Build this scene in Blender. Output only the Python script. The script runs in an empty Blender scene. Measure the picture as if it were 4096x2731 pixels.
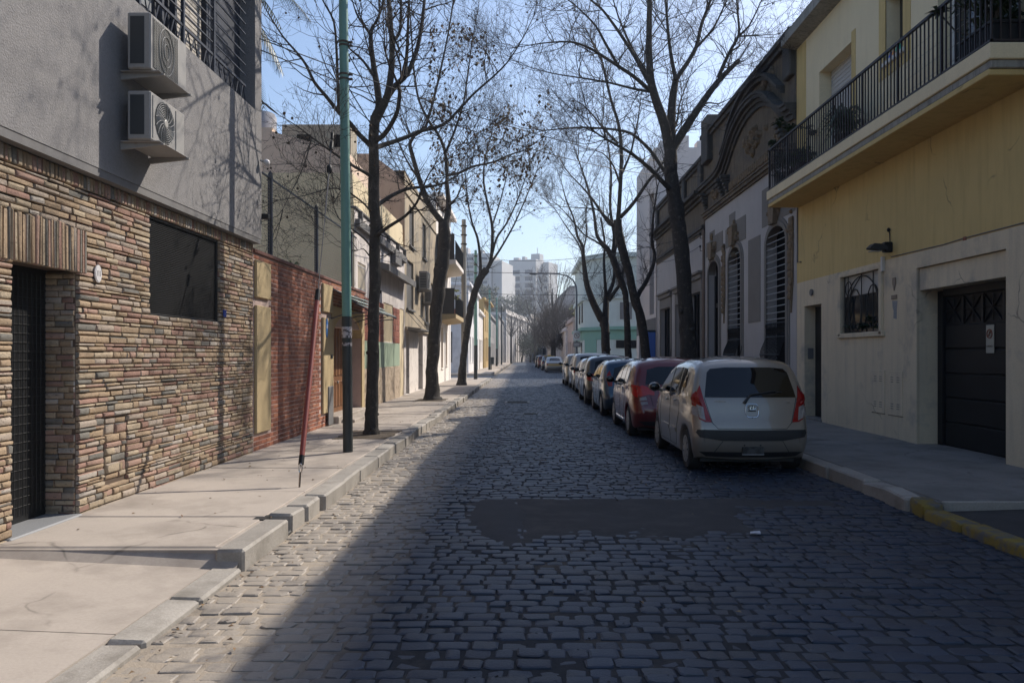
import bpy, bmesh, math, random
import numpy as np
from mathutils import Vector, Matrix
from mathutils.geometry import delaunay_2d_cdt
random.seed(7); np.random.seed(7)
R = math.radians
scene = bpy.context.scene
COL = scene.collection
# ---------------------------------------------------------------- camera
cam_d = bpy.data.cameras.new('camera'); cam = bpy.data.objects.new('camera', cam_d); COL.objects.link(cam)
cam_d.sensor_width = 36.0; cam_d.lens = 3150.0 / 4096.0 * 36.0
cam_d.clip_start = 0.05; cam_d.clip_end = 5000.0
cam.location = (0, 0, 1.6); cam.rotation_euler = (R(90), 0, 0)
cam_d.shift_x = -50.0 / 4096.0; cam_d.shift_y = 52.5 / 4096.0
scene.camera = cam
# ---------------------------------------------------------------- light
SUN_D = Vector((-1.0, -0.965, -1.2)).normalized()
SUN_EL = math.asin(-SUN_D.z); SUN_AZ = math.atan2(-SUN_D.x, -SUN_D.y)
world = bpy.data.worlds.new('World'); scene.world = world; world.use_nodes = True
wn = world.node_tree.nodes; wl = world.node_tree.links
for n in list(wn): wn.remove(n)
sky = wn.new('ShaderNodeTexSky'); sky.sky_type = 'NISHITA'; sky.sun_disc = False
sky.sun_elevation = SUN_EL; sky.sun_rotation = SUN_AZ; sky.altitude = 20
sky.air_density = 1.0; sky.dust_density = 1.3; sky.ozone_density = 3.2
bg = wn.new('ShaderNodeBackground'); bg.inputs['Strength'].default_value = 0.115
wo = wn.new('ShaderNodeOutputWorld')
wl.new(sky.outputs[0], bg.inputs['Color']); wl.new(bg.outputs[0], wo.inputs['Surface'])
sd = bpy.data.lights.new('sun', 'SUN'); sd.energy = 3.8; sd.angle = R(0.5); sd.color = (1.0, 0.92, 0.81)
sun = bpy.data.objects.new('sun', sd); COL.objects.link(sun)
sun.rotation_euler = SUN_D.to_track_quat('-Z', 'Y').to_euler(); sun.location = (20, 20, 30)
vs = scene.view_settings
scene.display_settings.display_device = 'sRGB'
vs.view_transform = 'Standard'; vs.look = 'None'; vs.exposure = 0.63; vs.gamma = 1.0; vs.use_curve_mapping = False
cy = scene.cycles
cy.max_bounces = 8; cy.diffuse_bounces = 4; cy.glossy_bounces = 3; cy.transmission_bounces = 4; cy.volume_bounces = 0
cy.use_denoising = True; cy.caustics_reflective = False; cy.caustics_refractive = False
cy.sample_clamp_indirect = 6.0
# ---------------------------------------------------------------- helpers
def tag(o, label=None, cat=None, group=None, kind=None):
    if label: o['label'] = label
    if cat: o['category'] = cat
    if group: o['group'] = group
    if kind: o['kind'] = kind
    return o

def thing(name, loc, label, cat, group=None, rz=0.0, kind=None):
    o = bpy.data.objects.new(name, None); COL.objects.link(o)
    o.empty_display_size = 0.2; o.location = loc; o.rotation_euler = (0, 0, rz)
    return tag(o, label, cat, group, kind)

def copy_tree(o, parent=None):
    c = o.copy(); COL.objects.link(c)
    if parent is not None: c.parent = parent
    for ch in list(o.children): copy_tree(ch, c)
    return c

def wloc(o):
    p = Vector((0, 0, 0))
    while o is not None: p = p + o.location; o = o.parent
    return p

class MB:
    def __init__(s): s.v = []; s.f = []; s.m = []; s.cm = 0
    def mat(s, i): s.cm = i; return s
    def add(s, vs_, fs_):
        b = len(s.v); s.v.extend([tuple(p) for p in vs_])
        s.f.extend([tuple(i + b for i in f) for f in fs_]); s.m.extend([s.cm] * len(fs_)); return s
    def quad(s, a, b, c, d): return s.add([a, b, c, d], [(0, 1, 2, 3)])
    def box(s, x0, x1, y0, y1, z0, z1):
        return s.add([(x0, y0, z0), (x1, y0, z0), (x1, y1, z0), (x0, y1, z0), (x0, y0, z1), (x1, y0, z1), (x1, y1, z1), (x0, y1, z1)],
                     [(0, 3, 2, 1), (4, 5, 6, 7), (0, 1, 5, 4), (1, 2, 6, 5), (2, 3, 7, 6), (3, 0, 4, 7)])
    def bevbox(s, x0, x1, y0, y1, z0, z1, b=0.01):
        # box with chamfered edges
        vs_ = []
        for sx, xx in ((-1, x0), (1, x1)):
            for sy, yy in ((-1, y0), (1, y1)):
                for sz, zz in ((-1, z0), (1, z1)):
                    vs_ += [(xx, yy - sy * b, zz - sz * b), (xx - sx * b, yy, zz - sz * b), (xx - sx * b, yy - sy * b, zz)]
        def i(sx, sy, sz, k): return ((sx * 2 + sy) * 2 + sz) * 3 + k
        F = []
        for sx in (0, 1): F.append((i(sx, 0, 0, 0), i(sx, 1, 0, 0), i(sx, 1, 1, 0), i(sx, 0, 1, 0)))
        for sy in (0, 1): F.append((i(0, sy, 0, 1), i(1, sy, 0, 1), i(1, sy, 1, 1), i(0, sy, 1, 1)))
        for sz in (0, 1): F.append((i(0, 0, sz, 2), i(1, 0, sz, 2), i(1, 1, sz, 2), i(0, 1, sz, 2)))
        for a in (0, 1):
            for c in (0, 1):
                F.append((i(a, c, 0, 0), i(a, c, 1, 0), i(a, c, 1, 1), i(a, c, 0, 1)))
                F.append((i(a, 0, c, 0), i(a, 1, c, 0), i(a, 1, c, 2), i(a, 0, c, 2)))
                F.append((i(0, a, c, 1), i(1, a, c, 1), i(1, a, c, 2), i(0, a, c, 2)))
                for e in (0, 1): F.append((i(a, c, e, 0), i(a, c, e, 1), i(a, c, e, 2)))
        return s.add(vs_, F)
    def prism(s, poly, axis, a, b):
        # poly: list of 2-D points; axis 'x': (y,z), 'y': (x,z), 'z': (x,y)
        n = len(poly)
        def P(p, t): return (t, p[0], p[1]) if axis == 'x' else ((p[0], t, p[1]) if axis == 'y' else (p[0], p[1], t))
        vs_ = [P(p, a) for p in poly] + [P(p, b) for p in poly]
        fs_ = [tuple(range(n))[::-1], tuple(range(n, 2 * n))] + [(i, (i + 1) % n, n + (i + 1) % n, n + i) for i in range(n)]
        return s.add(vs_, fs_)
    def tube(s, pts, rad, n=8, caps=True):
        pts = [Vector(p) for p in pts]; k = len(pts)
        if not hasattr(rad, '__len__'): rad = [rad] * k
        rings = []; up = None
        for i in range(k):
            t = (pts[min(i + 1, k - 1)] - pts[max(i - 1, 0)]).normalized()
            if up is None:
                up = Vector((0, 0, 1)) if abs(t.z) < 0.9 else Vector((1, 0, 0))
            u = (up - t * up.dot(t)); u = u.normalized() if u.length > 1e-6 else t.orthogonal().normalized()
            up = u; w = t.cross(u)
            rings.append([pts[i] + (u * math.cos(2 * math.pi * j / n) + w * math.sin(2 * math.pi * j / n)) * rad[i] for j in range(n)])
        vs_ = [p for r in rings for p in r]; fs_ = []
        for i in range(k - 1):
            for j in range(n):
                fs_.append((i * n + j, i * n + (j + 1) % n, (i + 1) * n + (j + 1) % n, (i + 1) * n + j))
        if caps: fs_ += [tuple(range(n))[::-1], tuple(range((k - 1) * n, k * n))]
        return s.add(vs_, fs_)
    def cyl(s, p0, p1, r, n=12, r1=None): return s.tube([p0, p1], [r, r if r1 is None else r1], n)
    def lathe(s, prof, c, axis='z', n=20):
        # prof: list of (radius, height) along axis
        vs_ = []; fs_ = []
        for r, h in prof:
            for j in range(n):
                a = 2 * math.pi * j / n; p, q = r * math.cos(a), r * math.sin(a)
                d = (p, q, h) if axis == 'z' else ((h, p, q) if axis == 'x' else (p, h, q))
                vs_.append((c[0] + d[0], c[1] + d[1], c[2] + d[2]))
        for i in range(len(prof) - 1):
            for j in range(n): fs_.append((i * n + j, i * n + (j + 1) % n, (i + 1) * n + (j + 1) % n, (i + 1) * n + j))
        fs_ += [tuple(range(n))[::-1], tuple(range((len(prof) - 1) * n, len(prof) * n))]
        return s.add(vs_, fs_)
    def blob(s, c, r, nu=10, nv=7, jit=0.0):
        vs_ = []; fs_ = []
        for i in range(nv + 1):
            th = math.pi * i / nv
            for j in range(nu):
                a = 2 * math.pi * j / nu; k = 1 + random.uniform(-jit, jit)
                vs_.append((c[0] + r[0] * k * math.sin(th) * math.cos(a), c[1] + r[1] * k * math.sin(th) * math.sin(a), c[2] + r[2] * k * math.cos(th)))
        for i in range(nv):
            for j in range(nu): fs_.append((i * nu + j, i * nu + (j + 1) % nu, (i + 1) * nu + (j + 1) % nu, (i + 1) * nu + j))
        return s.add(vs_, fs_)
    def cut(s):
        s.cuts = getattr(s, 'cuts', [0]) + [len(s.v)]; return s
    def build_each(s, name, mats, parent=None, smooth=None, local=False):
        # one object per piece, pieces separated by cut()
        cs = getattr(s, 'cuts', [0]); cs = cs + [len(s.v)] if cs[-1] != len(s.v) else cs
        for a, c in zip(cs[:-1], cs[1:]):
            q = MB(); q.v = s.v[a:c]; q.f = [tuple(i - a for i in f) for f in s.f if a <= f[0] < c]; q.m = [0] * len(q.f)
            if q.f: q.build(name, mats, parent, smooth, local)
    def build(s, name, mats, parent=None, smooth=None, local=False, loc=None):
        if not isinstance(mats, (list, tuple)): mats = [mats]
        V = np.array(s.v, dtype=np.float64).reshape(-1, 3)
        if not local:
            if parent is not None: o = np.array(wloc(parent))
            elif loc is not None: o = np.array(loc)
            else: o = np.array([(V[:, 0].min() + V[:, 0].max()) / 2, (V[:, 1].min() + V[:, 1].max()) / 2, V[:, 2].min()])
            V = V - o
        me = bpy.data.meshes.new(name); me.from_pydata(V.tolist(), [], s.f)
        for m in mats: me.materials.append(m)
        if len(mats) > 1: me.polygons.foreach_set('material_index', s.m)
        if smooth is not None:
            me.polygons.foreach_set('use_smooth', [True] * len(me.polygons))
            if smooth < 179: me.set_sharp_from_angle(angle=R(smooth))
        me.update()
        ob = bpy.data.objects.new(name, me); COL.objects.link(ob)
        if parent is not None: ob.parent = parent
        elif not local: ob.location = o.tolist()
        return ob

def np_mesh(name, V, quads, mat, parent=None, smooth=False, origin=(0, 0, 0), nv=4):
    V = np.asarray(V, dtype=np.float32) - np.asarray(origin, dtype=np.float32)
    Q = np.asarray(quads, dtype=np.int32)
    me = bpy.data.meshes.new(name)
    me.vertices.add(len(V)); me.vertices.foreach_set('co', V.ravel())
    me.loops.add(Q.size); me.loops.foreach_set('vertex_index', Q.ravel())
    me.polygons.add(len(Q)); me.polygons.foreach_set('loop_start', np.arange(0, Q.size, nv, dtype=np.int32))
    if smooth: me.polygons.foreach_set('use_smooth', np.ones(len(Q), dtype=bool))
    me.materials.append(mat); me.update(calc_edges=True); me.validate()
    ob = bpy.data.objects.new(name, me); COL.objects.link(ob)
    if parent is not None: ob.parent = parent
    else: ob.location = origin
    return ob

def text_mesh(txt, size, mat, name, parent, loc, rot, depth=0.002, align='CENTER'):
    cu = bpy.data.curves.new(name, 'FONT'); cu.body = txt; cu.size = size; cu.extrude = depth; cu.align_x = align; cu.align_y = 'CENTER'
    tmp = bpy.data.objects.new(name + '_tmp', cu); COL.objects.link(tmp)
    dg = bpy.context.evaluated_depsgraph_get()
    me = bpy.data.meshes.new_from_object(tmp.evaluated_get(dg)); me.name = name
    bpy.data.objects.remove(tmp); bpy.data.curves.remove(cu)
    me.materials.clear(); me.materials.append(mat)
    ob = bpy.data.objects.new(name, me); COL.objects.link(ob)
    ob.location = Vector(loc) - (wloc(parent) if parent else Vector((0, 0, 0))); ob.rotation_euler = rot
    if parent: ob.parent = parent
    return ob

# ---------------------------------------------------------------- materials
def _nt(name):
    m = bpy.data.materials.new(name); m.use_nodes = True
    nt = m.node_tree; b = nt.nodes['Principled BSDF']
    return m, nt, b
def _noise(nt, vec, scale, detail=4.0, rough=0.6):
    n = nt.nodes.new('ShaderNodeTexNoise'); n.inputs['Scale'].default_value = scale
    n.inputs['Detail'].default_value = detail; n.inputs['Roughness'].default_value = rough
    if vec is not None: nt.links.new(vec, n.inputs['Vector'])
    return n.outputs['Fac']
def _ramp(nt, fac, p0, p1, c0=(0, 0, 0, 1), c1=(1, 1, 1, 1)):
    r = nt.nodes.new('ShaderNodeValToRGB'); e = r.color_ramp.elements
    e[0].position = p0; e[1].position = p1; e[0].color = c0; e[1].color = c1
    nt.links.new(fac, r.inputs[0]); return r.outputs[0]
def _mix(nt, fac, a, b, mode='MIX'):
    n = nt.nodes.new('ShaderNodeMix'); n.data_type = 'RGBA'; n.blend_type = mode
    for s_, v in ((n.inputs[0], fac), (n.inputs[6], a), (n.inputs[7], b)):
        if hasattr(v, 'is_linked') or hasattr(v, 'links'): nt.links.new(v, s_)
        elif isinstance(v, (int, float)): s_.default_value = v
        else: s_.default_value = (v[0], v[1], v[2], 1)
    return n.outputs[2]
def _math(nt, op, a, b=0.0, c=None):
    n = nt.nodes.new('ShaderNodeMath'); n.operation = op
    for i, v in enumerate((a, b) if c is None else (a, b, c)):
        if hasattr(v, 'links'): nt.links.new(v, n.inputs[i])
        else: n.inputs[i].default_value = v
    return n.outputs[0]
def _pos(nt, obj=False):
    if obj: return nt.nodes.new('ShaderNodeTexCoord').outputs['Object']
    return nt.nodes.new('ShaderNodeNewGeometry').outputs['Position']
def _scale(nt, vec, s_):
    n = nt.nodes.new('ShaderNodeVectorMath'); n.operation = 'MULTIPLY'; n.inputs[1].default_value = s_
    nt.links.new(vec, n.inputs[0]); return n.outputs[0]
def _bump(nt, b, h, strength, dist=0.01, prev=None):
    n = nt.nodes.new('ShaderNodeBump'); n.inputs['Strength'].default_value = strength; n.inputs['Distance'].default_value = dist
    nt.links.new(h, n.inputs['Height'])
    if prev is not None: nt.links.new(prev, n.inputs['Normal'])
    nt.links.new(n.outputs[0], b.inputs['Normal']); return n.outputs[0]

def M(name, col, rough=0.8, var=0.12, sc=1.5, fine=0.08, fsc=45.0, streak=0.0, stcol=(0.09, 0.08, 0.07), stz=0.35, stsc=4.0,
      patch=None, crack=None, bump=0.0, bsc=90.0, bdist=0.01, metal=0.0, spec=0.5, coat=0.0, obj=False, island=0.0, emit=None):
    m, nt, b = _nt(name); vec = _pos(nt, obj)
    c = None
    n1 = _noise(nt, vec, sc, 5); n2 = _noise(nt, vec, fsc, 3)
    v = _math(nt, 'ADD', _math(nt, 'MULTIPLY', _math(nt, 'SUBTRACT', n1, 0.5), 4 * var), _math(nt, 'MULTIPLY', _math(nt, 'SUBTRACT', n2, 0.5), 4 * fine))
    v = _math(nt, 'ADD', v, 1.0)
    if island:
        g = nt.nodes.new('ShaderNodeNewGeometry')
        v = _math(nt, 'ADD', v, _math(nt, 'MULTIPLY', _math(nt, 'SUBTRACT', g.outputs['Random Per Island'], 0.5), 2 * island))
    hv = nt.nodes.new('ShaderNodeCombineColor')
    for i in range(3): nt.links.new(v, hv.inputs[i])
    c = _mix(nt, 1.0, col, hv.outputs[0], 'MULTIPLY')
    if patch:
        pc, p0, p1, psc = patch
        f = _ramp(nt, _noise(nt, vec, psc, 6, 0.65), p0, p1)
        c = _mix(nt, f, c, pc)
    if streak:
        f = _ramp(nt, _noise(nt, _scale(nt, vec, (stsc, stsc, stz)), 1.6, 5, 0.65), 0.48, 0.72)
        f2 = _math(nt, 'MULTIPLY', f, streak)
        c = _mix(nt, f2, c, stcol)
    if crack:
        wv = nt.nodes.new('ShaderNodeVectorMath'); wv.operation = 'ADD'; nn = nt.nodes.new('ShaderNodeTexNoise'); nn.inputs['Scale'].default_value = 3.0; nt.links.new(vec, nn.inputs['Vector'])
        nt.links.new(vec, wv.inputs[0]); nt.links.new(_scale(nt, nn.outputs['Color'], (.35, .35, .35)), wv.inputs[1])
        vo = nt.nodes.new('ShaderNodeTexVoronoi'); vo.feature = 'DISTANCE_TO_EDGE'; vo.inputs['Scale'].default_value = crack[0]; nt.links.new(wv.outputs[0], vo.inputs['Vector'])
        f = _ramp(nt, vo.outputs['Distance'], .0, crack[1], (1, 1, 1, 1), (0, 0, 0, 1)); f = _math(nt, 'MULTIPLY', f, _ramp(nt, _noise(nt, vec, 1.1, 3), .5, .62)); c = _mix(nt, _math(nt, 'MULTIPLY', f, .75), c, (.05, .045, .04))
    nt.links.new(c, b.inputs['Base Color'])
    b.inputs['Roughness'].default_value = rough; b.inputs['Metallic'].default_value = metal
    b.inputs['Specular IOR Level'].default_value = spec; b.inputs['Coat Weight'].default_value = coat
    b.inputs['Coat Roughness'].default_value = 0.04
    if bump: _bump(nt, b, _noise(nt, vec, bsc, 5, 0.65), bump, bdist)
    if emit:
        b.inputs['Emission Color'].default_value = (*emit[0], 1); b.inputs['Emission Strength'].default_value = emit[1]
    return m
def ramp_island(name, cols, rough, bump=0.5, bsc=60, pit=0.0, dust_and_sun=None, var=0.2, dirt=None):
    m, nt, b = _nt(name); vec = _pos(nt)
    g = nt.nodes.new('ShaderNodeNewGeometry')
    r = nt.nodes.new('ShaderNodeValToRGB'); r.color_ramp.interpolation = 'CONSTANT'; e = r.color_ramp.elements
    while len(e) < len(cols): e.new(0.5)
    for i, (p, cc) in enumerate(cols): e[i].position = p; e[i].color = (*cc, 1)
    nt.links.new(g.outputs['Random Per Island'], r.inputs[0]); c = r.outputs[0]
    n1 = _noise(nt, vec, 9.0, 6, 0.7)
    v = _math(nt, 'ADD', _math(nt, 'MULTIPLY', _math(nt, 'SUBTRACT', n1, 0.5), 4 * var), 1.0)
    hv = nt.nodes.new('ShaderNodeCombineColor')
    for i in range(3): nt.links.new(v, hv.inputs[i])
    c = _mix(nt, 1.0, c, hv.outputs[0], 'MULTIPLY')
    big = _ramp(nt, _noise(nt, vec, 0.7, 5, .65), .3, .75, (.72, .70, .69, 1), (1.1, 1.1, 1.1, 1)); c = _mix(nt, 1.0, c, big, 'MULTIPLY')
    if pit:
        f = _ramp(nt, _noise(nt, _scale(nt, vec, (1, 1, 1.8)), 38, 2, 0.5), 0.62, 0.70)
        c = _mix(nt, _math(nt, 'MULTIPLY', f, pit), c, (0.06, 0.05, 0.045))
    if dirt:
        f = _ramp(nt, _noise(nt, vec, dirt[1], 6, .7), .52, .72); c = _mix(nt, _math(nt, 'MULTIPLY', f, dirt[2]), c, dirt[0])
    if dust_and_sun:  # tan tint growing along x: gutter dust plus sunlight painted into the colour
        dc, x0, x1, amt = dust_and_sun
        sx = nt.nodes.new('ShaderNodeSeparateXYZ'); nt.links.new(vec, sx.inputs[0])
        mr = nt.nodes.new('ShaderNodeMapRange'); mr.inputs['From Min'].default_value = x0; mr.inputs['From Max'].default_value = x1
        nt.links.new(sx.outputs[0], mr.inputs['Value'])
        f = _math(nt, 'MULTIPLY', mr.outputs[0], amt)
        f = _math(nt, 'MULTIPLY', f, _ramp(nt, _noise(nt, vec, 2.2, 6, 0.7), 0.15, 0.5))
        c = _mix(nt, f, c, dc)
    nt.links.new(c, b.inputs['Base Color']); b.inputs['Roughness'].default_value = rough
    _bump(nt, b, _noise(nt, vec, bsc, 6, 0.7), bump, 0.012)
    return m
# ================================================================ materials used by the setting
m_ground = M('earth', (0.12, 0.11, 0.10), 0.95)
m_bed = ramp_island('cobble_joint_dirt', [(0, (.017, .020, .027)), (.5, (.017, .020, .027))], .95, bump=.6, dust_and_sun=((.35, .295, .235), -.8, -1.4, .97), dirt=((.09, .075, .06), 1.3, .9))  # joints turn tan in the sunlit strip: dust and painted sun together
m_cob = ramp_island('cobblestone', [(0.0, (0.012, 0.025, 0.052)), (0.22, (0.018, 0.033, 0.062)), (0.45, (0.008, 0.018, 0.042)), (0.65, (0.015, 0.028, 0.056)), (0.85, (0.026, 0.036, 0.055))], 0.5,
                    bump=0.45, bsc=70, dirt=((.04, .036, .032), 1.0, .6), dust_and_sun=((0.35, 0.305, 0.255), -0.85, -1.45, 0.95), var=0.12)  # stones lightened up to the shadow edge: kerb dust and painted sunlight
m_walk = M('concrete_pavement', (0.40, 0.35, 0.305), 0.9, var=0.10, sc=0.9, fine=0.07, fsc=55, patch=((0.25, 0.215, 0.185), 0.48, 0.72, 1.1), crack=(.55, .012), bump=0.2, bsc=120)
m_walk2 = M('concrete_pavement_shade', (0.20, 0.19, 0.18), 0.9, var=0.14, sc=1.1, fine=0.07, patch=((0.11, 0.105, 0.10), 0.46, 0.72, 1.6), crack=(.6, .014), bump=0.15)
m_kerb = M('granite_kerb', (0.31, 0.285, 0.255), 0.8, var=0.10, sc=3, fine=0.16, fsc=70, patch=((0.20, 0.18, 0.155), 0.5, 0.7, 2.5), bump=0.4, bsc=50, island=0.12)
m_kerby = M('yellow_kerb_paint', (0.20, 0.14, 0.025), 0.8, var=0.2, patch=((0.10, 0.095, 0.09), 0.47, 0.6, 7.0), bump=0.4, bsc=50)
m_asph = M('asphalt_patch', (0.036, 0.035, 0.039), 0.85, var=0.2, fine=0.4, fsc=130, patch=((.055, .052, .052), .5, .66, 3.0), crack=(1.6, .016), bump=1.0, bsc=130)
m_asph2 = M('asphalt_patch_new', (0.020, 0.021, 0.027), 0.8, var=0.10, fine=0.15, fsc=170, bump=0.5, bsc=170)
m_soil = M('tree_pit_soil', (0.11, 0.085, 0.06), 1.0, var=0.3, sc=6, fine=0.2, bump=1.0, bsc=40)
m_iron = M('cast_iron', (0.05, 0.048, 0.047), 0.55, var=0.2, metal=0.4, bump=0.3)
WZ = 0.15
def struct(o, label): return tag(o, label, 'ground', kind='structure')
# ---- earth sheet
b = MB(); b.quad((-2500, -300, -0.12), (2500, -300, -0.12), (2500, 4000, -0.12), (-2500, 4000, -0.12))
struct(b.build('ground', m_ground), 'bare earth under and beyond the street')
# ---- road bed with the side street
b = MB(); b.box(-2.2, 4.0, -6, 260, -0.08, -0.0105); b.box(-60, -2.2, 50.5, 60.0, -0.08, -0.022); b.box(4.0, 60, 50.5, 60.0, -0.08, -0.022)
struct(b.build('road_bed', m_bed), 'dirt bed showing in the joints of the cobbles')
# ---- cobbles: one frustum with a rounded top per stone
def cobbles(x0, x1, y0, y1, pitch, wmin, wmax, name, label):
    V = []; nst = 0; y = y0; rng = random.Random(3)
    bx = []
    while y < y1:
        x = x0 - rng.uniform(0, 0.2); wob = rng.uniform(-0.012, 0.012); ph = rng.uniform(0, 6)
        rp = pitch * rng.uniform(0.9, 1.1)
        while x < x1:
            w = rng.uniform(wmin, wmax)
            if x + w > x0:
                xa, xb = max(x, x0), min(x + w, x1)
                if xb - xa > 0.06:
                    dy = 0.05 * math.sin(0.9 * x + 0.35 * y) + 0.012 * math.sin(3 * x + ph)
                    bx.append((xa, xb, y + dy + wob, y + rp + dy + wob))
            x += w
        y += rp
    B = np.array(bx); n = len(B); rs = np.random.RandomState(5)
    g = 0.003 + 0.008 * rs.rand(n) ** 1.5; gy = 0.0015 + 0.004 * rs.rand(n) ** 2
    xa = B[:, 0] + g; xb = B[:, 1] - g; ya = B[:, 2] + gy; yb = B[:, 3] - gy
    zt = -0.003 + 0.0045 * rs.randn(n).clip(-1.8, 1.8); tx = 0.012 * rs.randn(n); ty = 0.016 * rs.randn(n)
    cx, cy_ = (xa + xb) / 2, (ya + yb) / 2
    rings = []; cch = .005 + .024 * rs.rand(n, 4) ** 2
    for ins, dz in ((0.0, -0.035), (0.002, -0.007), (0.009, -0.0015), (0.026, 0.0006)):
        for (sx, sy, cx_, cy_k) in ((0, 0, 0, 1), (0, 0, 1, 0), (1, 0, 1, 0), (1, 0, 0, 1), (1, 1, 0, 1), (1, 1, 1, 0), (0, 1, 1, 0), (0, 1, 0, 1)):
            ck = cch[:, sx * 2 + sy]; kx, ky = ck * cx_ * 1.3, ck * cy_k * .9
            px = np.where(sx == 0, xa + ins * (1 + 0.3 * rs.rand(n)) + kx, xb - ins * (1 + 0.3 * rs.rand(n)) - kx)
            py = np.where(sy == 0, ya + ins * 0.8 * (1 + 0.3 * rs.rand(n)) + ky, yb - ins * 0.8 * (1 + 0.3 * rs.rand(n)) - ky)
            # rounded corners: the outer rings move corners inwards
            pz = zt + dz + tx * (px - cx) + ty * (py - cy_) if dz > -0.03 else np.full(n, -0.04)
            rings.append(np.stack([px + 0.004 * rs.randn(n), py + 0.0035 * rs.randn(n), pz], 1))
    V = np.stack(rings, 1).reshape(-1, 3)
    q = []
    for k in range(3):
        for j in range(8):
            q.append((k * 8 + j, k * 8 + (j + 1) % 8, (k + 1) * 8 + (j + 1) % 8, (k + 1) * 8 + j))
    q += [(24, 25, 26, 27), (24, 27, 28, 31), (28, 29, 30, 31)]; q = np.array(q)
    Q = (np.arange(n)[:, None, None] * 32 + q[None]).reshape(-1, 4)
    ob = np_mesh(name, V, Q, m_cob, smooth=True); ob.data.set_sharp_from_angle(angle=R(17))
    return struct(ob, label)
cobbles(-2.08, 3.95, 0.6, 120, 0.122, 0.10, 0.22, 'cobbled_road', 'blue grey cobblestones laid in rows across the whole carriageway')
b = MB(); b.box(-2.1, 3.98, 120, 262, -0.05, -0.006); b.box(-60, -2.25, 50.8, 59.7, -0.05, -0.006); b.box(4.15, 60, 50.8, 59.7, -0.05, -0.006)
m_far = M('far_cobbles', (0.022, 0.036, 0.062), 0.55, var=0.15, sc=2, fine=0.2, fsc=14, bump=0.6, bsc=12, bdist=0.03)
struct(b.build('road', m_far), 'distant carriageway and the side street')
# ---- asphalt repairs
def blob_poly(pts, jit, n=10, seed=1):
    rng = random.Random(seed); out = []
    for i in range(len(pts)):
        a, c = Vector(pts[i]), Vector(pts[(i + 1) % len(pts)])
        for k in range(n):
            p = a.lerp(c, k / n); out.append((p.x + rng.uniform(-jit, jit), p.y + rng.uniform(-jit, jit)))
    return out
def patch(name, pts, z, m, label, seed):
    pl = blob_poly(pts, 0.05, 9, seed); b = MB(); n = len(pl); A = np.array(pl); Bq = np.roll(A, -1, 0); D = Bq - A
    def edge(x, y):
        q = np.array([x, y]); t = np.clip(((q - A) * D).sum(1) / ((D * D).sum(1) + 1e-9), 0, 1); return float(np.sqrt((((A + D * t[:, None]) - q) ** 2).sum(1)).min())
    P = [Vector(p) for p in pl]; rng = random.Random(seed); x = A[:, 0].min()
    while x < A[:, 0].max():
        y = A[:, 1].min()
        while y < A[:, 1].max(): P.append(Vector((x + rng.uniform(-.03, .03), y + rng.uniform(-.03, .03)))); y += .1
        x += .1
    v, e, f, *_ = delaunay_2d_cdt(P, [], [list(range(n))], 1, 1e-4)
    # thin and sunken at its rim, so that the stones stand out of it there
    V3 = []
    for p in v: d = min(1, edge(p.x, p.y) / .2); V3.append((p.x, p.y, -.009 + (z + .009) * d * d * (3 - 2 * d) + rng.uniform(-.0025, .0025)))
    b.add(V3, f)
    return struct(b.build(name, m, smooth=40), label)
patch('asphalt_repair', [(-0.2, 8.85), (1.5, 8.85), (2.6, 8.8), (3.4, 8.7), (3.3, 8.3), (2.4, 8.2), (2.2, 7.8), (2.15, 7.1), (1.6, 6.9), (1.0, 6.85), (0.6, 7.05), (-0.1, 6.65)], 0.008, m_asph, 'long rough asphalt strip repairing the cobbles', 3)
patch('asphalt_repair', [(-0.62, 8.7), (-0.05, 8.9), (0.12, 8.1), (0.05, 7.3), (0.02, 6.55), (-0.2, 6.5), (-0.45, 7.0), (-0.6, 7.4)], 0.014, m_asph2, 'darker newer asphalt blob at the left end of the repair', 5)
# ---- left pavement: slabs with joints; a lowered driveway nearest the camera
b = MB(); y = 5.95; rng = random.Random(11)
edges = [5.95, 7.05, 8.35, 9.35, 10.1, 11.0, 11.9, 12.7] + [12.7 + 0.92 * i for i in range(1, 42)]
for i in range(len(edges) - 1):
    ya, yb = edges[i] + 0.007, edges[i + 1] - 0.007
    if ya > 49.2: break
    dz = rng.uniform(-0.004, 0.004) - 0.0
    cuts = [-4.6, -3.2, -2.33] if ya > 11.5 else [-4.6, -2.33]
    for k in range(len(cuts) - 1):
        z2 = WZ + dz + rng.uniform(-0.003, 0.003)
        b.bevbox(cuts[k] + 0.004, cuts[k + 1] - 0.004, ya, yb, -0.05, z2, 0.006)
b.box(-4.6, -2.3, 5.9, 50, -0.1, WZ - 0.012)
struct(b.build('left_pavement', m_walk, smooth=20), 'sunlit concrete pavement of big slabs along the left buildings')
def slope_slab(b, ya, yb, x0=-4.6, x1=-2.3):
    za, zb = 0.12, 0.03
    b.add([(x0, ya, za), (x1, ya, zb), (x1, yb, zb), (x0, yb, za), (x0, ya, -0.1), (x1, ya, -0.1), (x1, yb, -0.1), (x0, yb, -0.1)],
          [(0, 1, 2, 3), (0, 4, 5, 1), (1, 5, 6, 2), (2, 6, 7, 3), (3, 7, 4, 0)])
b = MB()
for ya, yb in ((2.0, 3.3), (3.31, 4.42), (4.43, 5.84)): slope_slab(b, ya, yb)
b.add([(-4.6, 5.85, 0.12), (-2.12, 5.78, 0.02), (-2.12, 5.955, WZ - 0.004), (-4.6, 5.955, WZ - 0.004)], [(0, 1, 2, 3)])
struct(b.build('driveway_pavement', m_walk, smooth=15), 'lowered concrete driveway crossing sloping down to the road')
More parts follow.
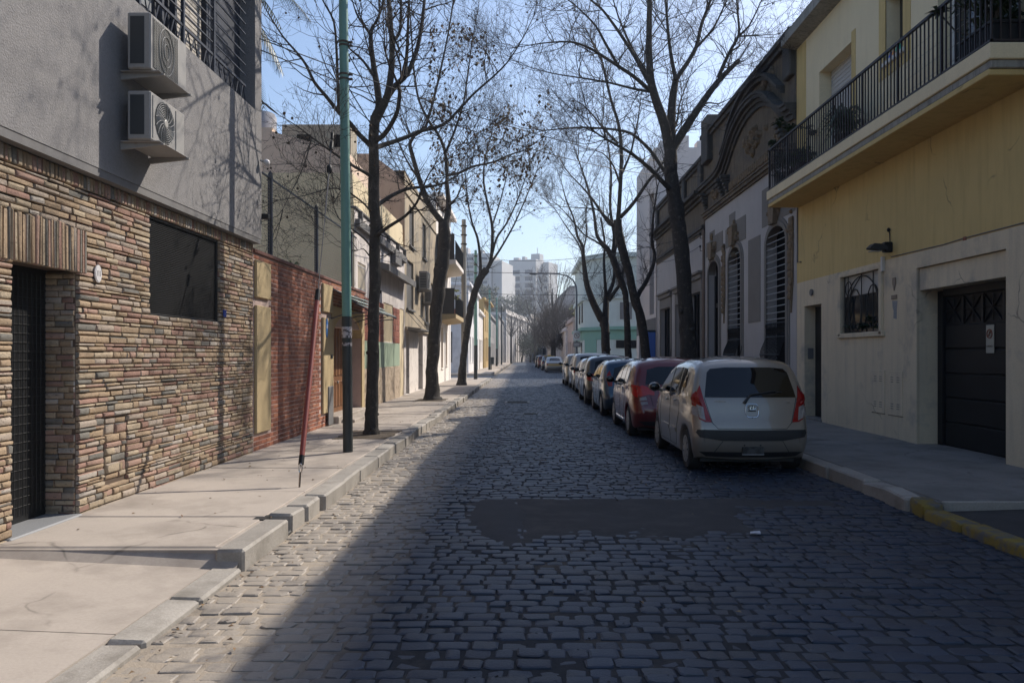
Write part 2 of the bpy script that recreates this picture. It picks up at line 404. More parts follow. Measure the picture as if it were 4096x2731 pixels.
# ---- left kerb: granite blocks, some shifted or broken
b = MB(); y = 1.5; rng = random.Random(21); xk = -2.08
def kblock(b, ya, yb, zt, dx=0.0, rot=0.0, tilt=0.0, w=0.22, bev=0.02):
    b0 = len(b.v); b.bevbox(xk - w + dx, xk + dx, ya, yb, -0.1, zt, bev)
    cy0 = (ya + yb) / 2
    for i in range(b0, len(b.v)):
        x, yy, z = b.v[i]; yy2 = yy - cy0
        b.v[i] = (x + yy2 * rot + rng.uniform(-.004, .004), yy, z + (tilt * yy2 if z > 0 else 0) + rng.uniform(-.004, .004))
for ya, yb in ((1.2, 2.9), (2.92, 4.28), (4.31, 5.05), (5.07, 5.80)): kblock(b, ya, yb, 0.035 if ya > 4.3 else 0.032, dx=0.0, rot=rng.uniform(-.01, .01))
for ya, yb, dx, tl in ((5.84, 6.95, 0, 0), (7.12, 7.55, -0.02, -0.04), (7.6, 8.05, -0.01, 0.02), (8.14, 9.1, 0.02, 0), (9.12, 9.95, 0.0, 0.02), (9.97, 11.2, 0, 0), (11.22, 12.1, 0.0, 0.0)):
    kblock(b, ya, yb, WZ + 0.004, dx, 0, tl)
y = 12.13
while y < 49:
    L = rng.uniform(0.55, 1.1); kblock(b, y, y + L, WZ + rng.uniform(-0.008, 0.01), rng.uniform(-0.025, 0.025), rng.uniform(-0.04, 0.04), rng.uniform(-0.015, 0.015)); y += L + rng.choice((0.008, 0.012, 0.03))
struct(b.build('left_kerb', m_kerb, smooth=35), 'worn granite kerb blocks along the left pavement, chipped and shifted')
b = MB(); b.bevbox(-2.33, -2.1, 6.96, 7.11, -0.08, 0.02, 0.01); b.box(-2.4, -2.3, 6.94, 7.13, -0.05, WZ)
struct(b.build('kerb_drain', m_iron), 'dark drain gap in the left kerb')
# ---- far pavements beyond the side street
b = MB(); b.bevbox(-60, -2.6, 60.0, 66, -0.1, WZ, 0.03); b.bevbox(-5, -2.55, 66, 262, -0.1, WZ, 0.03)
struct(b.build('far_left_pavement', m_walk, smooth=20), 'pale pavement of the next block on the left')
b = MB(); b.bevbox(4.2, 60, 60.0, 66, -0.1, WZ, 0.03); b.bevbox(4.1, 8, 66, 262, -0.1, WZ, 0.03)
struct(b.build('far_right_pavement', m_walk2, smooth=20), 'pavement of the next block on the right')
# ---- right pavement and kerb
b = MB(); y = 7.85; rng = random.Random(5)
ys = [7.85, 9.2, 10.6, 12.1, 13.4, 14.8, 16.2, 17.6] + [17.6 + 1.3 * i for i in range(1, 26)]
for i in range(len(ys) - 1):
    if ys[i] > 49: break
    for xa, xb in ((4.14, 5.35), (5.36, 6.75)): b.bevbox(xa, xb, ys[i] + .004, ys[i + 1] - .004, -0.05, WZ + rng.uniform(-.004, .004), 0.006)
b.box(4.1, 6.8, 7.8, 50, -0.1, WZ - 0.012)
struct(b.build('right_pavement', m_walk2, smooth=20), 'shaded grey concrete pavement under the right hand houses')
b = MB(); b.add([(4.13, 1, 0.05), (6.9, 1, 0.13), (6.9, 7.78, 0.13), (4.13, 7.78, 0.05), (4.13, 1, -.1), (4.13, 7.78, -.1)], [(0, 1, 2, 3), (0, 3, 5, 4)])
struct(b.build('driveway', m_asph), 'dark asphalt driveway ramp beside the yellow kerb')
b = MB(); xk = 4.13; rng = random.Random(8)
y = 8.05
kblock(b, 8.05, 8.6, WZ - .005, -.01, .04, .04); kblock(b, 8.6, 9.1, WZ - .01, .01, -.05, -.04); 
y = 9.12
while y < 49.5:
    L = rng.uniform(0.8, 1.3); kblock(b, y, y + L, WZ + rng.uniform(-.008, .008), rng.uniform(-.015, .015)); y += L + .012
b.bevbox(4.14, 6.8, 7.79, 7.84, -0.1, WZ - .003, 0.01)
struct(b.build('right_kerb', m_kerb, smooth=35), 'grey granite kerb beside the parked cars, broken at its near end')
b = MB(); rng = random.Random(9); y = 2.0
while y < 7.5:
    L = rng.uniform(0.7, 1.0); kblock(b, y, min(y + L, 7.7), 0.085, rng.uniform(-.01, .01)); y += L + .012
kblock(b, 7.72, 8.03, WZ - .01, .0, .08, .1)
struct(b.build('yellow_kerb', m_kerby, smooth=62), 'low kerb painted worn yellow at the near right driveway')
b = MB(); b.box(-13.5, -4.5, 11.9, 19.8, -.1, .1); struct(b.build('bounce_yard', M('pale_bounce_floor', (.58, .55, .5), .8)), 'pale paved yard behind the brick garden wall')  # unseen pale floor, added to throw sunlight back onto the party walls
# ---- covers, soil, litter
def plate(x, y, sx, sy, label):
    t = thing('manhole_cover', (x, y, 0.0), label, 'manhole cover')
    b = MB(); b.bevbox(-sx, sx, -sy, sy, -.02, .009, .008); b.build('rim', m_iron, t, local=True)
    b = MB(); b.bevbox(-sx * .85, sx * .85, -sy * .85, sy * .85, -.02, .012, .004)
    for i in range(-3, 4):
        b.box(-sx * .8, sx * .8, i * sy * .22 - .012, i * sy * .22 + .012, .011, .017)
    b.build('lid', m_iron, t, local=True)
plate(-0.24, 26.5, 0.42, 0.55, 'larger dark iron manhole cover in the middle of the road')
plate(0.15, 21.3, 0.2, 0.2, 'small dark iron valve cover in the road, nearer the camera')
for (x, y, r, lb) in ((-2.79, 14.3, .5, 'bare soil square at the foot of the nearest left tree'), (-2.95, 25.2, .5, 'bare soil square under the second left tree')):
    b = MB(); pl = blob_poly([(x - r, y - .75), (x + r * .85, y - .75), (x + r * .85, y + .75), (x - r, y + .75)], .04, 6, 4); b.prism(pl, 'z', WZ - .02, WZ + .008)
    struct(b.build('tree_pit', m_soil), lb)
m_leaf = ramp_island('dry_leaf', [(0, (0.16, 0.09, 0.045)), (.3, (0.22, 0.14, 0.07)), (.6, (0.09, 0.055, 0.03)), (.8, (0.28, 0.21, 0.11))], 0.8, bump=0.2)
V = []; Q = []; rng = random.Random(77)
for i in range(420):
    if rng.random() < .6: x = -2.06 + abs(rng.gauss(0, .22)); y = rng.uniform(3.5, 30); z = 0.014
    elif rng.random() < .7: x = rng.uniform(-3.9, -2.2); y = rng.uniform(6.0, 32); z = WZ + .012
    else: x = rng.uniform(-1.8, 3.5); y = rng.uniform(4, 25); z = 0.016
    a = rng.uniform(0, 6.28); s_ = rng.uniform(.008, .024); w = s_ * rng.uniform(.35, .7); h = s_ * rng.uniform(.2, .9)
    c, sn = math.cos(a), math.sin(a)
    for (p, q, zz) in ((-s_, 0, 0), (0, -w, h * .6), (s_, 0, h * .2), (0, w, h)): V.append((x + c * p - sn * q, y + sn * p + c * q, z + zz - .008))
    Q.append((4 * i, 4 * i + 1, 4 * i + 2, 4 * i + 3))
tag(np_mesh('fallen_leaves', V, Q, m_leaf), 'dry leaf scraps scattered along the left gutter and pavement', 'leaves', kind='stuff')
b = MB(); b.add([(2.0, 6.98, .02), (2.09, 6.96, .024), (2.1, 7.03, .03), (2.02, 7.05, .018)], [(0, 1, 2, 3)]); b.add([(2.0, 6.98, .012), (2.09, 6.96, .014), (2.1, 7.03, .02), (2.02, 7.05, .01)], [(0, 3, 2, 1)])
tag(b.build('paper_scrap', M('paper', (.55, .55, .6), .9)), 'small white scrap of paper lying on the shaded cobbles', 'litter')
# ================================================================ shared materials
m_stucco = M('grey_stucco', (0.225, 0.216, 0.216), 0.92, var=0.09, sc=2.5, fine=0.10, fsc=38, streak=0.35, stcol=(0.20, 0.19, 0.188), stsc=10, patch=((0.10, 0.095, 0.095), 0.66, 0.74, 26.0), bump=1.0, bsc=60, bdist=0.012)
m_stone = ramp_island('stone_strip', [(0, (0.38, 0.28, 0.185)), (.20, (0.43, 0.35, 0.25)), (.38, (0.31, 0.185, 0.145)), (.48, (0.19, 0.18, 0.16)), (.55, (0.39, 0.325, 0.265)), (.73, (0.34, 0.25, 0.165)), (.85, (0.39, 0.255, 0.20)), (.96, (0.44, 0.395, 0.345))], 0.9, bump=0.8, bsc=55, pit=0.7, var=0.22)
m_mortar = M('dark_mortar', (0.105, 0.072, 0.052), 0.95, var=0.2)
m_ledge = M('grey_ledge', (0.16, 0.155, 0.155), 0.9, var=0.1, streak=.3)
m_black = M('black_paint_metal', (0.009, 0.0095, 0.011), 0.5, var=0.2, spec=.3)
m_navy = M('navy_painted_steel', (0.024, 0.03, 0.048), 0.45, var=0.15)
m_dark = M('dark_interior', (0.005, 0.005, 0.006), 0.9, var=0.1, spec=.15)
m_glass = M('window_glass', (0.02, 0.025, 0.03), 0.06, var=0.05, spec=0.8)
m_glasspale = M('pale_curtain_glass', (0.33, 0.34, 0.35), 0.12, var=0.12, sc=3, patch=((0.08, 0.09, 0.11), .5, .62, 2.0))
m_screen = M('insect_screen', (0.010, 0.0105, 0.012), 0.8, spec=.2, var=0.15, fine=.2, fsc=200)
m_gstep = M('grey_granite_step', (0.22, 0.225, 0.235), 0.6, var=0.06, fine=0.22, fsc=120, bump=.1)
m_plaq = M('enamel_plaque', (0.62, 0.60, 0.60), 0.35, var=0.05, patch=((.4, .36, .33), .6, .7, 12))
m_acw = M('ac_casing', (0.28, 0.27, 0.26), 0.6, var=0.06, fine=.05, patch=((.25, .22, .19), .6, .72, 5), bump=.05)
m_acd = M('ac_dark_coil', (0.02, 0.026, 0.032), 0.5, var=.2)
m_acgr = M('ac_grille', (0.33, 0.32, 0.30), 0.5, var=.05)
m_blueglass = M('blue_sticker', (.03, .06, .3), .4)
m_ink = M('dark_ink', (0.04, 0.04, 0.045), 0.6)

def stone_rows(b, y0, y1, z0, z1, x, hol, hmin, hmax, wmin, wmax, dep=0.035, rng=None, horiz='y', gap=0.006):
    """rough stone strips laid in courses on a wall facing +x; hol: rectangles (ya,yb,za,zb) to leave free"""
    z = z0
    while z < z1 - 0.012:
        h = rng.uniform(hmin, hmax)
        if rng.random() < .3: h *= .62
        if z + h > z1: h = z1 - z
        segs = [(y0, y1)]
        for (ya, yb, za, zb) in hol:
            if z + h * .6 > za and z + h * .4 < zb:
                ns = []
                for (a, c) in segs:
                    if yb <= a or ya >= c: ns.append((a, c)); continue
                    if ya > a: ns.append((a, ya))
                    if yb < c: ns.append((yb, c))
                segs = ns
        for (a, c) in segs:
            y = a
            while y < c - 0.01:
                w = rng.uniform(wmin, wmax)
                if rng.random() < .12: w *= .45
                if c - (y + w) < wmin * .5: w = c - y
                stone(b, y + gap * .5, y + w - gap * .5, z + gap * .55, z + h - gap * .55, x, dep * rng.uniform(.6, 1.15), rng, horiz)
                y += w
        z += h

def stone(b, ya, yb, za, zb, x, d, rng, horiz='y'):
    r = min(0.016, (zb - za) * .34, (yb - ya) * .34); jj = min(.004, r * .3)
    vs_ = []
    for (ins, dx) in ((0, 0.0), (0.0, d * .55), (r * .45, d * .9), (r * 1.3, d)):
        for (sy, sz) in ((0, 0), (1, 0), (1, 1), (0, 1)):
            yy = ya + ins if sy == 0 else yb - ins; zz = za + ins if sz == 0 else zb - ins
            if ins == 0 and dx > 0: yy += (1 if sy == 0 else -1) * jj * .6
            j = jj if dx > 0 else 0
            p = (x + dx + rng.uniform(-j, j) * .8, yy + rng.uniform(-j, j), zz + rng.uniform(-j, j))
            vs_.append(p if horiz == 'y' else (p[1], p[0], p[2]))
    fs_ = [(k * 4 + j, k * 4 + (j + 1) % 4, (k + 1) * 4 + (j + 1) % 4, (k + 1) * 4 + j) for k in range(3) for j in range(4)] + [(12, 13, 14, 15)]
    b.add(vs_, fs_)

def facade(b, x, nx, y0, y1, z0, z1, ops=()):
    """wall sheet in the plane X=x (outside towards nx) with openings (ya,yb,za,zb,depth) and their reveals"""
    ys = sorted({y0, y1, *[v for o in ops for v in o[:2]]}); zs = sorted({z0, z1, *[v for o in ops for v in o[2:4]]})
    ys = [v for v in ys if y0 <= v <= y1]; zs = [v for v in zs if z0 <= v <= z1]
    for i in range(len(ys) - 1):
        for j in range(len(zs) - 1):
            yc, zc = (ys[i] + ys[i + 1]) / 2, (zs[j] + zs[j + 1]) / 2
            if any(o[0] < yc < o[1] and o[2] < zc < o[3] for o in ops): continue
            b.quad((x, ys[i], zs[j]), (x, ys[i + 1], zs[j]), (x, ys[i + 1], zs[j + 1]), (x, ys[i], zs[j + 1]))
    for (ya, yb, za, zb, d) in ops:
        xi = x - nx * d
        b.quad((x, ya, za), (xi, ya, za), (xi, ya, zb), (x, ya, zb)); b.quad((x, yb, za), (xi, yb, za), (xi, yb, zb), (x, yb, zb))
        b.quad((x, ya, za), (xi, ya, za), (xi, yb, za), (x, yb, za)); b.quad((x, ya, zb), (xi, ya, zb), (xi, yb, zb), (x, yb, zb))
        b.quad((xi, ya, za), (xi, yb, za), (xi, yb, zb), (xi, ya, zb))
def hull(b, x, nx, y0, y1, z0, z1, depth):
    """sides, back and roof of a building behind a facade"""
    xb = x - nx * depth
    b.quad((x, y0, z0), (xb, y0, z0), (xb, y0, z1), (x, y0, z1)); b.quad((x, y1, z0), (xb, y1, z0), (xb, y1, z1), (x, y1, z1))
    b.quad((xb, y0, z0), (xb, y1, z0), (xb, y1, z1), (xb, y0, z1)); b.quad((x, y0, z1), (x, y1, z1), (xb, y1, z1), (xb, y0, z1))

# ================================================================ 1. grey house with stone base (left foreground)
XL = -4.03; XU = -3.93
hs = thing('grey_house', (-7, 8, 0), 'grey stucco house with a stone strip base and two air conditioners, at the left edge', 'house')
b = MB(); facade(b, XU, 1, -3.0, 11.77, 3.32, 9.0, [(7.2, 11.49, 5.17, 7.0, .24), (0.5, 4.5, 5.17, 7.0, .24)])
hull(b, XU, 1, -3.0, 11.77, 3.32, 9.0, 8.0); b.quad((XU, -3, 3.32), (XL - 8, -3, 3.32), (XL - 8, 11.77, 3.32), (XU, 11.77, 3.32))
b.build('upper_wall', m_stucco, hs)
b = MB(); b.box(-11.8, XU - .12, 11.775, 11.80, 3.4, 8.9); b.box(-11.4, XL - .5, 11.72, 11.80, 0.1, 3.4); b.build('bounce_wall', M('white_bounce_wall', (.80, .77, .72), .9), hs)  # unseen white panel added as a reflector towards the shaded party walls
b = MB(); b.box(XL - .02, XU - .006, -3, 11.74, 3.245, 3.317); b.build('ledge', m_ledge, hs)
DOOR = (6.2, 7.12, 0.0, 2.36); WIN = (8.48, 10.41, 2.01, 3.12)
b = MB(); facade(b, XL - .03, 1, -3, 11.7, 0, 3.25, [(6.2, 7.12, 0.0, 2.36, .30), (8.48, 10.41, 2.01, 3.12, .06)])
hull(b, XL - .03, 1, -3, 11.7, 0, 3.25, 7.5); b.build('wall', m_mortar, hs)
rng = random.Random(4); b = MB()
LINT = (6.02, 7.24, 2.36, 2.74)
stone_rows(b, 4.9, 11.7, 0.13, 3.10, XL - .03, [DOOR, WIN, LINT, (7.56, 8.0, 0.36, 1.0)], .042, .072, .12, .38, .037, rng, gap=.008)
# soldier courses: lintel of the door and strip under the ledge
y = LINT[0]
while y < LINT[1] - .01:
    w = rng.uniform(.03, .06); stone(b, y + .003, min(y + w, LINT[1]) - .003, LINT[2] - .02, LINT[3] + rng.uniform(-.015, .015), XL - .03, .05, rng); y += w
y = 4.9
while y < 11.66:
    w = rng.uniform(.045, .075); stone(b, y + .003, y + w - .003, 3.11, 3.24, XL - .03, .035, rng); y += w
# door jambs
for (zz0, zz1) in ((0.14, 2.34),):
    z = zz0
    while z < zz1:
        h = rng.uniform(.045, .07); x = XL - .32
        while x < XL - .05:
            w = rng.uniform(.1, .2); w = min(w, XL - .03 - x); 
            if w > .03: 
                st = MB(); stone(st, x + .003, x + w - .003, z + .003, min(z + h, zz1) - .003, 0, .02, rng)
                b.add([(p[1], 7.12 - p[0], p[2]) for p in st.v], st.f)
            x += w
        z += h
b.build('stone_cladding', m_stone, hs, smooth=50)
# meter hatch clad in the same stone, with a dark gap around it
b = MB(); b.box(XL - .06, XL - .045, 7.56, 8.0, .36, 1.0); hd = b.build('meter_hatch', m_dark, hs)
b = MB(); stone_rows(b, 7.60, 7.985, .385, .985, XL - .045, [], .06, .1, .14, .3, .045, rng=rng); o = b.build('hatch_stone', m_stone, hd, smooth=50)
# door
b = MB(); b.box(XL - .33, XL - .29, 6.2, 7.12, .16, 2.36); d = b.build('door', m_black, hs)
b = MB()
for i in range(26):
    z = .3 + i * .078
    b.tube([(XL - .282, 6.24, z), (XL - .282, 7.08, z)], .003, 4)
for i in range(14): b.tube([(XL - .28, 6.26 + i * .063, .22), (XL - .28, 6.26 + i * .063, 2.3)], .004, 4)
b.build('mesh_grille', m_black, d)
b = MB(); b.bevbox(XL - .27, XL - .24, 6.28, 6.34, 1.05, 1.35, .008); b.cyl((XL - .29, 6.31, 1.3), (XL - .25, 6.31, 1.3), .014); b.build('handle', m_acgr, d)
b = MB(); b.bevbox(XL - .32, XL + .035, 6.12, 7.13, .0, .165, .012); b.build('doorstep', m_gstep, hs)
# screened window
b = MB(); b.box(XL - .075, XL - .05, 8.5, 10.39, 2.03, 3.10); w = b.build('screened_window', m_screen, hs)
b = MB()
for i in range(52): b.box(XL - .05, XL - .044, 8.5, 10.39, 2.04 + i * .0205, 2.047 + i * .0205)
b.build('louvre', m_screen, w)
b = MB(); 
for (ya, yb, za, zb) in ((8.48, 8.52, 2.01, 3.12), (10.37, 10.41, 2.01, 3.12), (8.52, 10.37, 2.01, 2.05), (8.52, 10.37, 3.08, 3.12)): b.bevbox(XL - .06, XL - .025, ya, yb, za, zb, .005)
b.build('frame', m_black, w)
# number plaque, little blue sticker
t = thing('house_number', (XL + .02, 7.41, 2.27), 'small oval white enamel number plaque beside the stone house door', 'number plaque')
b = MB(); b.v = []
pr = [(math.cos(a * math.pi / 12) * .058, math.sin(a * math.pi / 12) * .083) for a in range(24)]
b.prism([(7.41 + p, 2.36 + q) for p, q in pr], 'x', XL + .012, XL + .022); b.prism([(7.41 + p * .85, 2.36 + q * .88) for p, q in pr], 'x', XL + .022, XL + .026); b.build('plate', m_plaq, t, smooth=30)
text_mesh('11', .075, m_ink, 'number', t, (XL + .027, 7.41, 2.36), (R(90), 0, R(90)), .001)
b = MB(); b.bevbox(XL + .01, XL + .02, 10.5, 10.6, 2.1, 2.2, .004); b.build('sticker', m_blueglass, hs)
# upstairs window with shutters and a navy grille
wdw = None
b = MB(); b.box(XU - .25, XU - .225, 7.2, 11.49, 5.17, 7.0); wdw = b.build('window', m_navy, hs)
b = MB(); b.box(XU - .222, XU - .215, 8.15, 8.75, 5.4, 6.95); b.box(XU - .222, XU - .215, 7.3, 7.95, 5.4, 6.95); b.build('pane', m_glasspale, wdw)
b = MB(); b.box(XU - .20, XU - .185, 9.25, 10.02, 5.3, 6.95)
for i in range(30): b.box(XU - .185, XU - .178, 9.27, 10.0, 5.32 + i * .054, 5.36 + i * .054)
b.build('shutter', M('beige_shutter', (.46, .42, .37), .7, var=.08, patch=((.1, .1, .1), .55, .65, 8)), wdw)
b = MB()
for i, (ya, yb, za, zb) in enumerate(((10.2, 10.33, 5.32, 5.5), (10.2, 10.33, 5.54, 5.74), (10.2, 10.26, 5.8, 5.86), (10.2, 10.27, 5.9, 6.05), (10.2, 10.25, 6.1, 6.3), (10.3, 10.35, 5.95, 6.1), (10.2, 10.3, 6.4, 6.6))): b.box(XU - .215, XU - .205, ya, yb, za, zb)
b.build('pane', m_glasspale, wdw)
b = MB()
for yy in (7.3, 7.98, 8.85, 9.18, 10.08, 10.15): b.bevbox(XU - .2, XU - .13, yy - .03, yy + .03, 5.2, 7.0, .006)
b.build('mullion', m_navy, wdw)
gr = MB()
for i in range(11): gr.box(XU - .05, XU - .035, 7.2, 11.2, 5.42 + i * .145, 5.436 + i * .145)
gr.box(XU - .055, XU - .03, 7.2, 11.2, 5.40, 5.425); gr.box(XU - .055, XU - .03, 7.2, 11.2, 5.185, 5.20)
n = 44
for i in range(n):
    ya = 7.2 + 4.0 * i / n; yb = 7.2 + 4.0 * (i + 1) / n; z0, z1 = (5.195, 5.41) if i % 2 == 0 else (5.41, 5.195)
    gr.tube([(XU - .042, ya, z0), (XU - .042, yb, z1)], .008, 4)
for yy in (9.15, 10.05, 8.1): gr.bevbox(XU - .06, XU - .02, yy - .022, yy + .022, 5.19, 6.98, .004)
gr.build('window_grille', m_navy, hs)
# ---- air conditioners
def ac_unit(name, label, loc, W, H, D, style, group, rz=0.0, cat='air conditioner'):
    """outdoor unit, wall side at local x=0, fan side at +x, width along y"""
    t = thing(name, loc, label, cat, group, rz); g = .105; x1 = g + D
    b = MB(); b.bevbox(g, x1, 0, W, 0, H, .012); b.build('casing', m_acw, t, local=True)
    b = MB()
    if 'ochre' in (group or ''):
        for i in range(9): b.box(g + .05, x1 - .05, -.006, .006, .08 + i * (H - .16) / 9, .08 + (i + .55) * (H - .16) / 9)
    else: b.box(g + .03, x1 - .06, -.004, .006, .05, H - .04)
    b.build('side_panel', m_acd, t, local=True)
    b = MB(); fy, fz = W * .39, H * .5; rr = min(H * .44, W * .36)
    b.lathe([(rr, x1 - .004), (rr, x1 + .002)], (0, fy, fz), 'x', 24) if style else b.box(x1 - .004, x1 + .002, W * .06, W * .72, H * .06, H * .94)
    f = b.build('fan_opening', m_acd, t, local=True)
    b = MB()
    if style:
        for i in range(9):
            r0 = rr * (i + 1.6) / 10.2; pts = [(x1 + .012, fy + r0 * math.cos(a), fz + r0 * math.sin(a)) for a in [2 * math.pi * k / 28 for k in range(29)]]
            b.tube(pts, .0032, 4)
        for i in range(16):
            a = 2 * math.pi * i / 16; b.tube([(x1 + .012, fy + rr * q * math.cos(a + q * .7), fz + rr * q * math.sin(a + q * .7)) for q in (.2, .5, .8, 1.0)], .0035, 4)
        b.lathe([(rr * .2, x1 + .004), (rr * .2, x1 + .018), (rr * .15, x1 + .022)], (0, fy, fz), 'x', 18)
        for s_ in (W * .06, W * .72): b.box(x1, x1 + .008, s_ - .004, s_ + .004, .03, H - .03)
    else:
        for i in range(30): b.box(x1 + .004, x1 + .009, W * .06, W * .72, H * .07 + i * H * .87 / 30, H * .07 + i * H * .87 / 30 + .004)
        for i in range(16): b.box(x1 + .003, x1 + .008, W * .06 + i * W * .66 / 15, W * .06 + i * W * .66 / 15 + .004, H * .06, H * .94)
        for q in (.95, .62, .32):
            b.tube([(x1 + .013, fy + rr * .72 * q * math.cos(a), fz + rr * q * math.sin(a)) for a in [2 * math.pi * k / 28 for k in range(29)]], .0042, 4)
    b.build('fan_grille', m_acgr, f, local=True)
    b = MB()
    for yy in (W * .12, W * .88):
        b.cut()
        b.prism([(0, -.012), (x1 + .09, -.012), (x1 + .09, -.03), (.03, -.075), (0, -.075)], 'y', yy - .012, yy + .012)
    b.build_each('bracket', m_acw, t, local=True)
    b = MB(); b.bevbox(.02, x1 + .07, W * .04, W * .98, -.011, -.002, .003); b.build('tray', m_acw, t, local=True)
    b = MB(); b.tube([(g + .05, W + .0, H * .2), (g + .04, W + .06, H * .2), (.02, W + .07, H * .35), (.02, W + .07, H * .9)], .012, 6); b.build('pipe', m_ledge, t, local=True)
    return t
ac_unit('air_conditioner', 'upper air conditioner with a square mesh grille on the grey stucco wall', (XU, 7.58, 4.35), .81, .545, .225, 0, 'air conditioners on the grey wall')
ac_unit('air_conditioner', 'lower air conditioner with a round spoked fan guard on the grey stucco wall', (XU, 7.58, 3.67), .76, .47, .225, 1, 'air conditioners on the grey wall')
# cameras and light at the house corner
t = thing('security_camera', (XU + .02, 11.6, 4.45), 'small white dome camera on the corner of the grey house', 'security camera')
b = MB(); b.blob((.08, .1, .0), (.05, .06, .05)); b.build('housing', m_plaq, t, 30, local=True); b = MB(); b.cyl((0, .05, .02), (.07, .1, .0), .015, 8); b.build('mount', m_acw, t, local=True)
t = thing('floodlight', (XL + .03, 11.85, 3.62), 'small black floodlight at the corner between grey house and brick wall', 'floodlight')
b = MB(); b.bevbox(.0, .16, -.06, .06, .02, .09, .01); b.build('lamp_head', m_black, t, local=True); b = MB(); b.cyl((.02, 0, .05), (-.1, -.1, .0), .015, 6); b.build('bracket', m_black, t, local=True)

# ================================================================ 2. brick garden wall with portal, fence and canopy
m_brick = ramp_island('brick', [(0, (0.35, 0.125, 0.07)), (.3, (0.28, 0.105, 0.064)), (.6, (0.40, 0.155, 0.083)), (.85, (0.23, 0.092, 0.064))], 0.85, bump=.5, bsc=50, var=.15)
m_joint = M('pale_brick_joint', (.50, .38, .34), .95, var=.2)
m_cream = M('cream_render', (.47, .36, .20), .88, var=.06, streak=.25, stcol=(.25, .19, .12), bump=.3)
m_wood = M('varnished_wood', (.20, .085, .03), .5, var=.2, sc=6, fine=.15, streak=.5, stcol=(.10, .04, .015), stz=.15, stsc=30)
gw = thing('brick_garden_wall', (XL, 15, 0), 'brick garden wall with cream pillars and an arched wooden door', 'wall')
b = MB(); facade(b, XL - .012, 1, 11.72, 19.88, 0, 3.12, [(16.55, 19.45, .12, 2.2, .30)])
hull(b, XL - .012, 1, 11.72, 19.88, 0, 3.12, .42); b.build('wall', m_joint, gw)
rng = random.Random(14); b = MB()
def bricks(b, y0, y1, z0, z1, x, hol, L=.235, H=.072, dep=.006, gap=.013):
    z = z0; k = 0
    while z < z1 - .02:
        y = y0 - (L / 2 if k % 2 else 0)
        while y < y1:
            ya, yb = max(y, y0), min(y + L, y1); za, zb = z, min(z + H, z1)
            if yb - ya > .03 and not any(ya < h[1] - .01 and yb > h[0] + .01 and za < h[3] - .01 and zb > h[2] + .01 for h in hol):
                stone(b, ya + .003, yb - .003, za + gap * .5, zb - gap * .5, x, dep, rng)
            y += L
        z += H; k += 1
PA = (11.76, 12.42); PB = (15.66, 16.44)
bricks(b, 11.74, 16.5, .15, 3.12, XL - .012, [(PA[0], PA[1], .42, 3.0), (PB[0], PB[1], .42, 3.0)])
bricks(b, 16.5, 19.88, 2.62, 3.12, XL - .012, [])
b.build('brickwork', m_brick, gw, smooth=40)
b = MB(); b.bevbox(XL - .45, XL + .02, 11.72, 19.9, 3.12, 3.18, .01); b.build('coping', M('brick_coping', (.16, .065, .05), .85, var=.2, bump=.4), gw)
b = MB()
for (ya, yb) in (PA, PB):
    b.bevbox(XL - .01, XL + .035, ya, yb, .42, 2.34, .008); b.bevbox(XL - .01, XL + .035, ya, yb, 2.46, 3.02, .008)
b.build('pillar', m_cream, gw)
b = MB(); arch = [(16.55, 2.0)]
for k in range(13): a = math.pi * (1 - k / 12); arch.append((18.0 + 1.45 * math.cos(a), 2.0 + .48 * math.sin(a)))
poly = [(16.46, .12), (16.55, .12)] + arch + [(19.45, .12), (19.75, .12), (19.75, 2.62), (16.46, 2.62)]
# portal: front cream slab with arched opening (quads between the arch and its frame)
outer = [(16.46, .12), (16.46, 2.62), (19.75, 2.62), (19.75, .12)]
for k in range(len(arch) - 1):
    (ya, za), (yb, zb) = arch[k], arch[k + 1]
    b.add([(XL + .02, ya, za), (XL + .02, yb, zb), (XL + .02, yb, 2.62), (XL + .02, ya, 2.62), (XL - .3, ya, za), (XL - .3, yb, zb)], [(0, 1, 2, 3), (0, 4, 5, 1)])
b.bevbox(XL - .01, XL + .02, 16.46, 16.55, .12, 2.62, .004); b.bevbox(XL - .01, XL + .02, 19.45, 19.75, .12, 2.62, .004)
b.box(XL - .29, XL + .016, 19.452, 19.46, .12, 2.0)
b.build('portal', m_cream, gw)
b = MB(); b.box(XL - .30, XL - .26, 16.56, 19.44, .3, 2.5); dr = b.build('door', m_wood, gw)
b = MB()
for i in range(10):
    ya = 16.62 + i * .285
    b.bevbox(XL - .262, XL - .235, ya, ya + .23, .42, 1.0, .012); b.bevbox(XL - .262, XL - .235, ya, ya + .23, 1.12, 2.3, .012)
b.build('door_panel', m_wood, dr)
b = MB()
for i in range(5): b.bevbox(XL - .24, XL - .2, 16.9 + i * .5, 16.95 + i * .5, .95, 1.0, .006)
b.build('stud', m_acgr, dr)
b = MB(); b.bevbox(XL - .3, XL + .14, 16.5, 19.5, .05, .30, .015); b.bevbox(XL - .1, XL + .42, 16.75, 19.3, .05, .22, .015); b.build('step', m_walk, gw)
b = MB(); b.bevbox(XL + .03, XL + .055, 16.0, 16.4, .16, .95, .006); b.build('metal_cover', M('grey_galvanised', (.2, .2, .205), .5, metal=.3), gw)
b = MB(); b.bevbox(XL + .035, XL + .05, 16.22, 16.38, 1.52, 1.6, .004); b.build('letter_slot', m_black, gw)
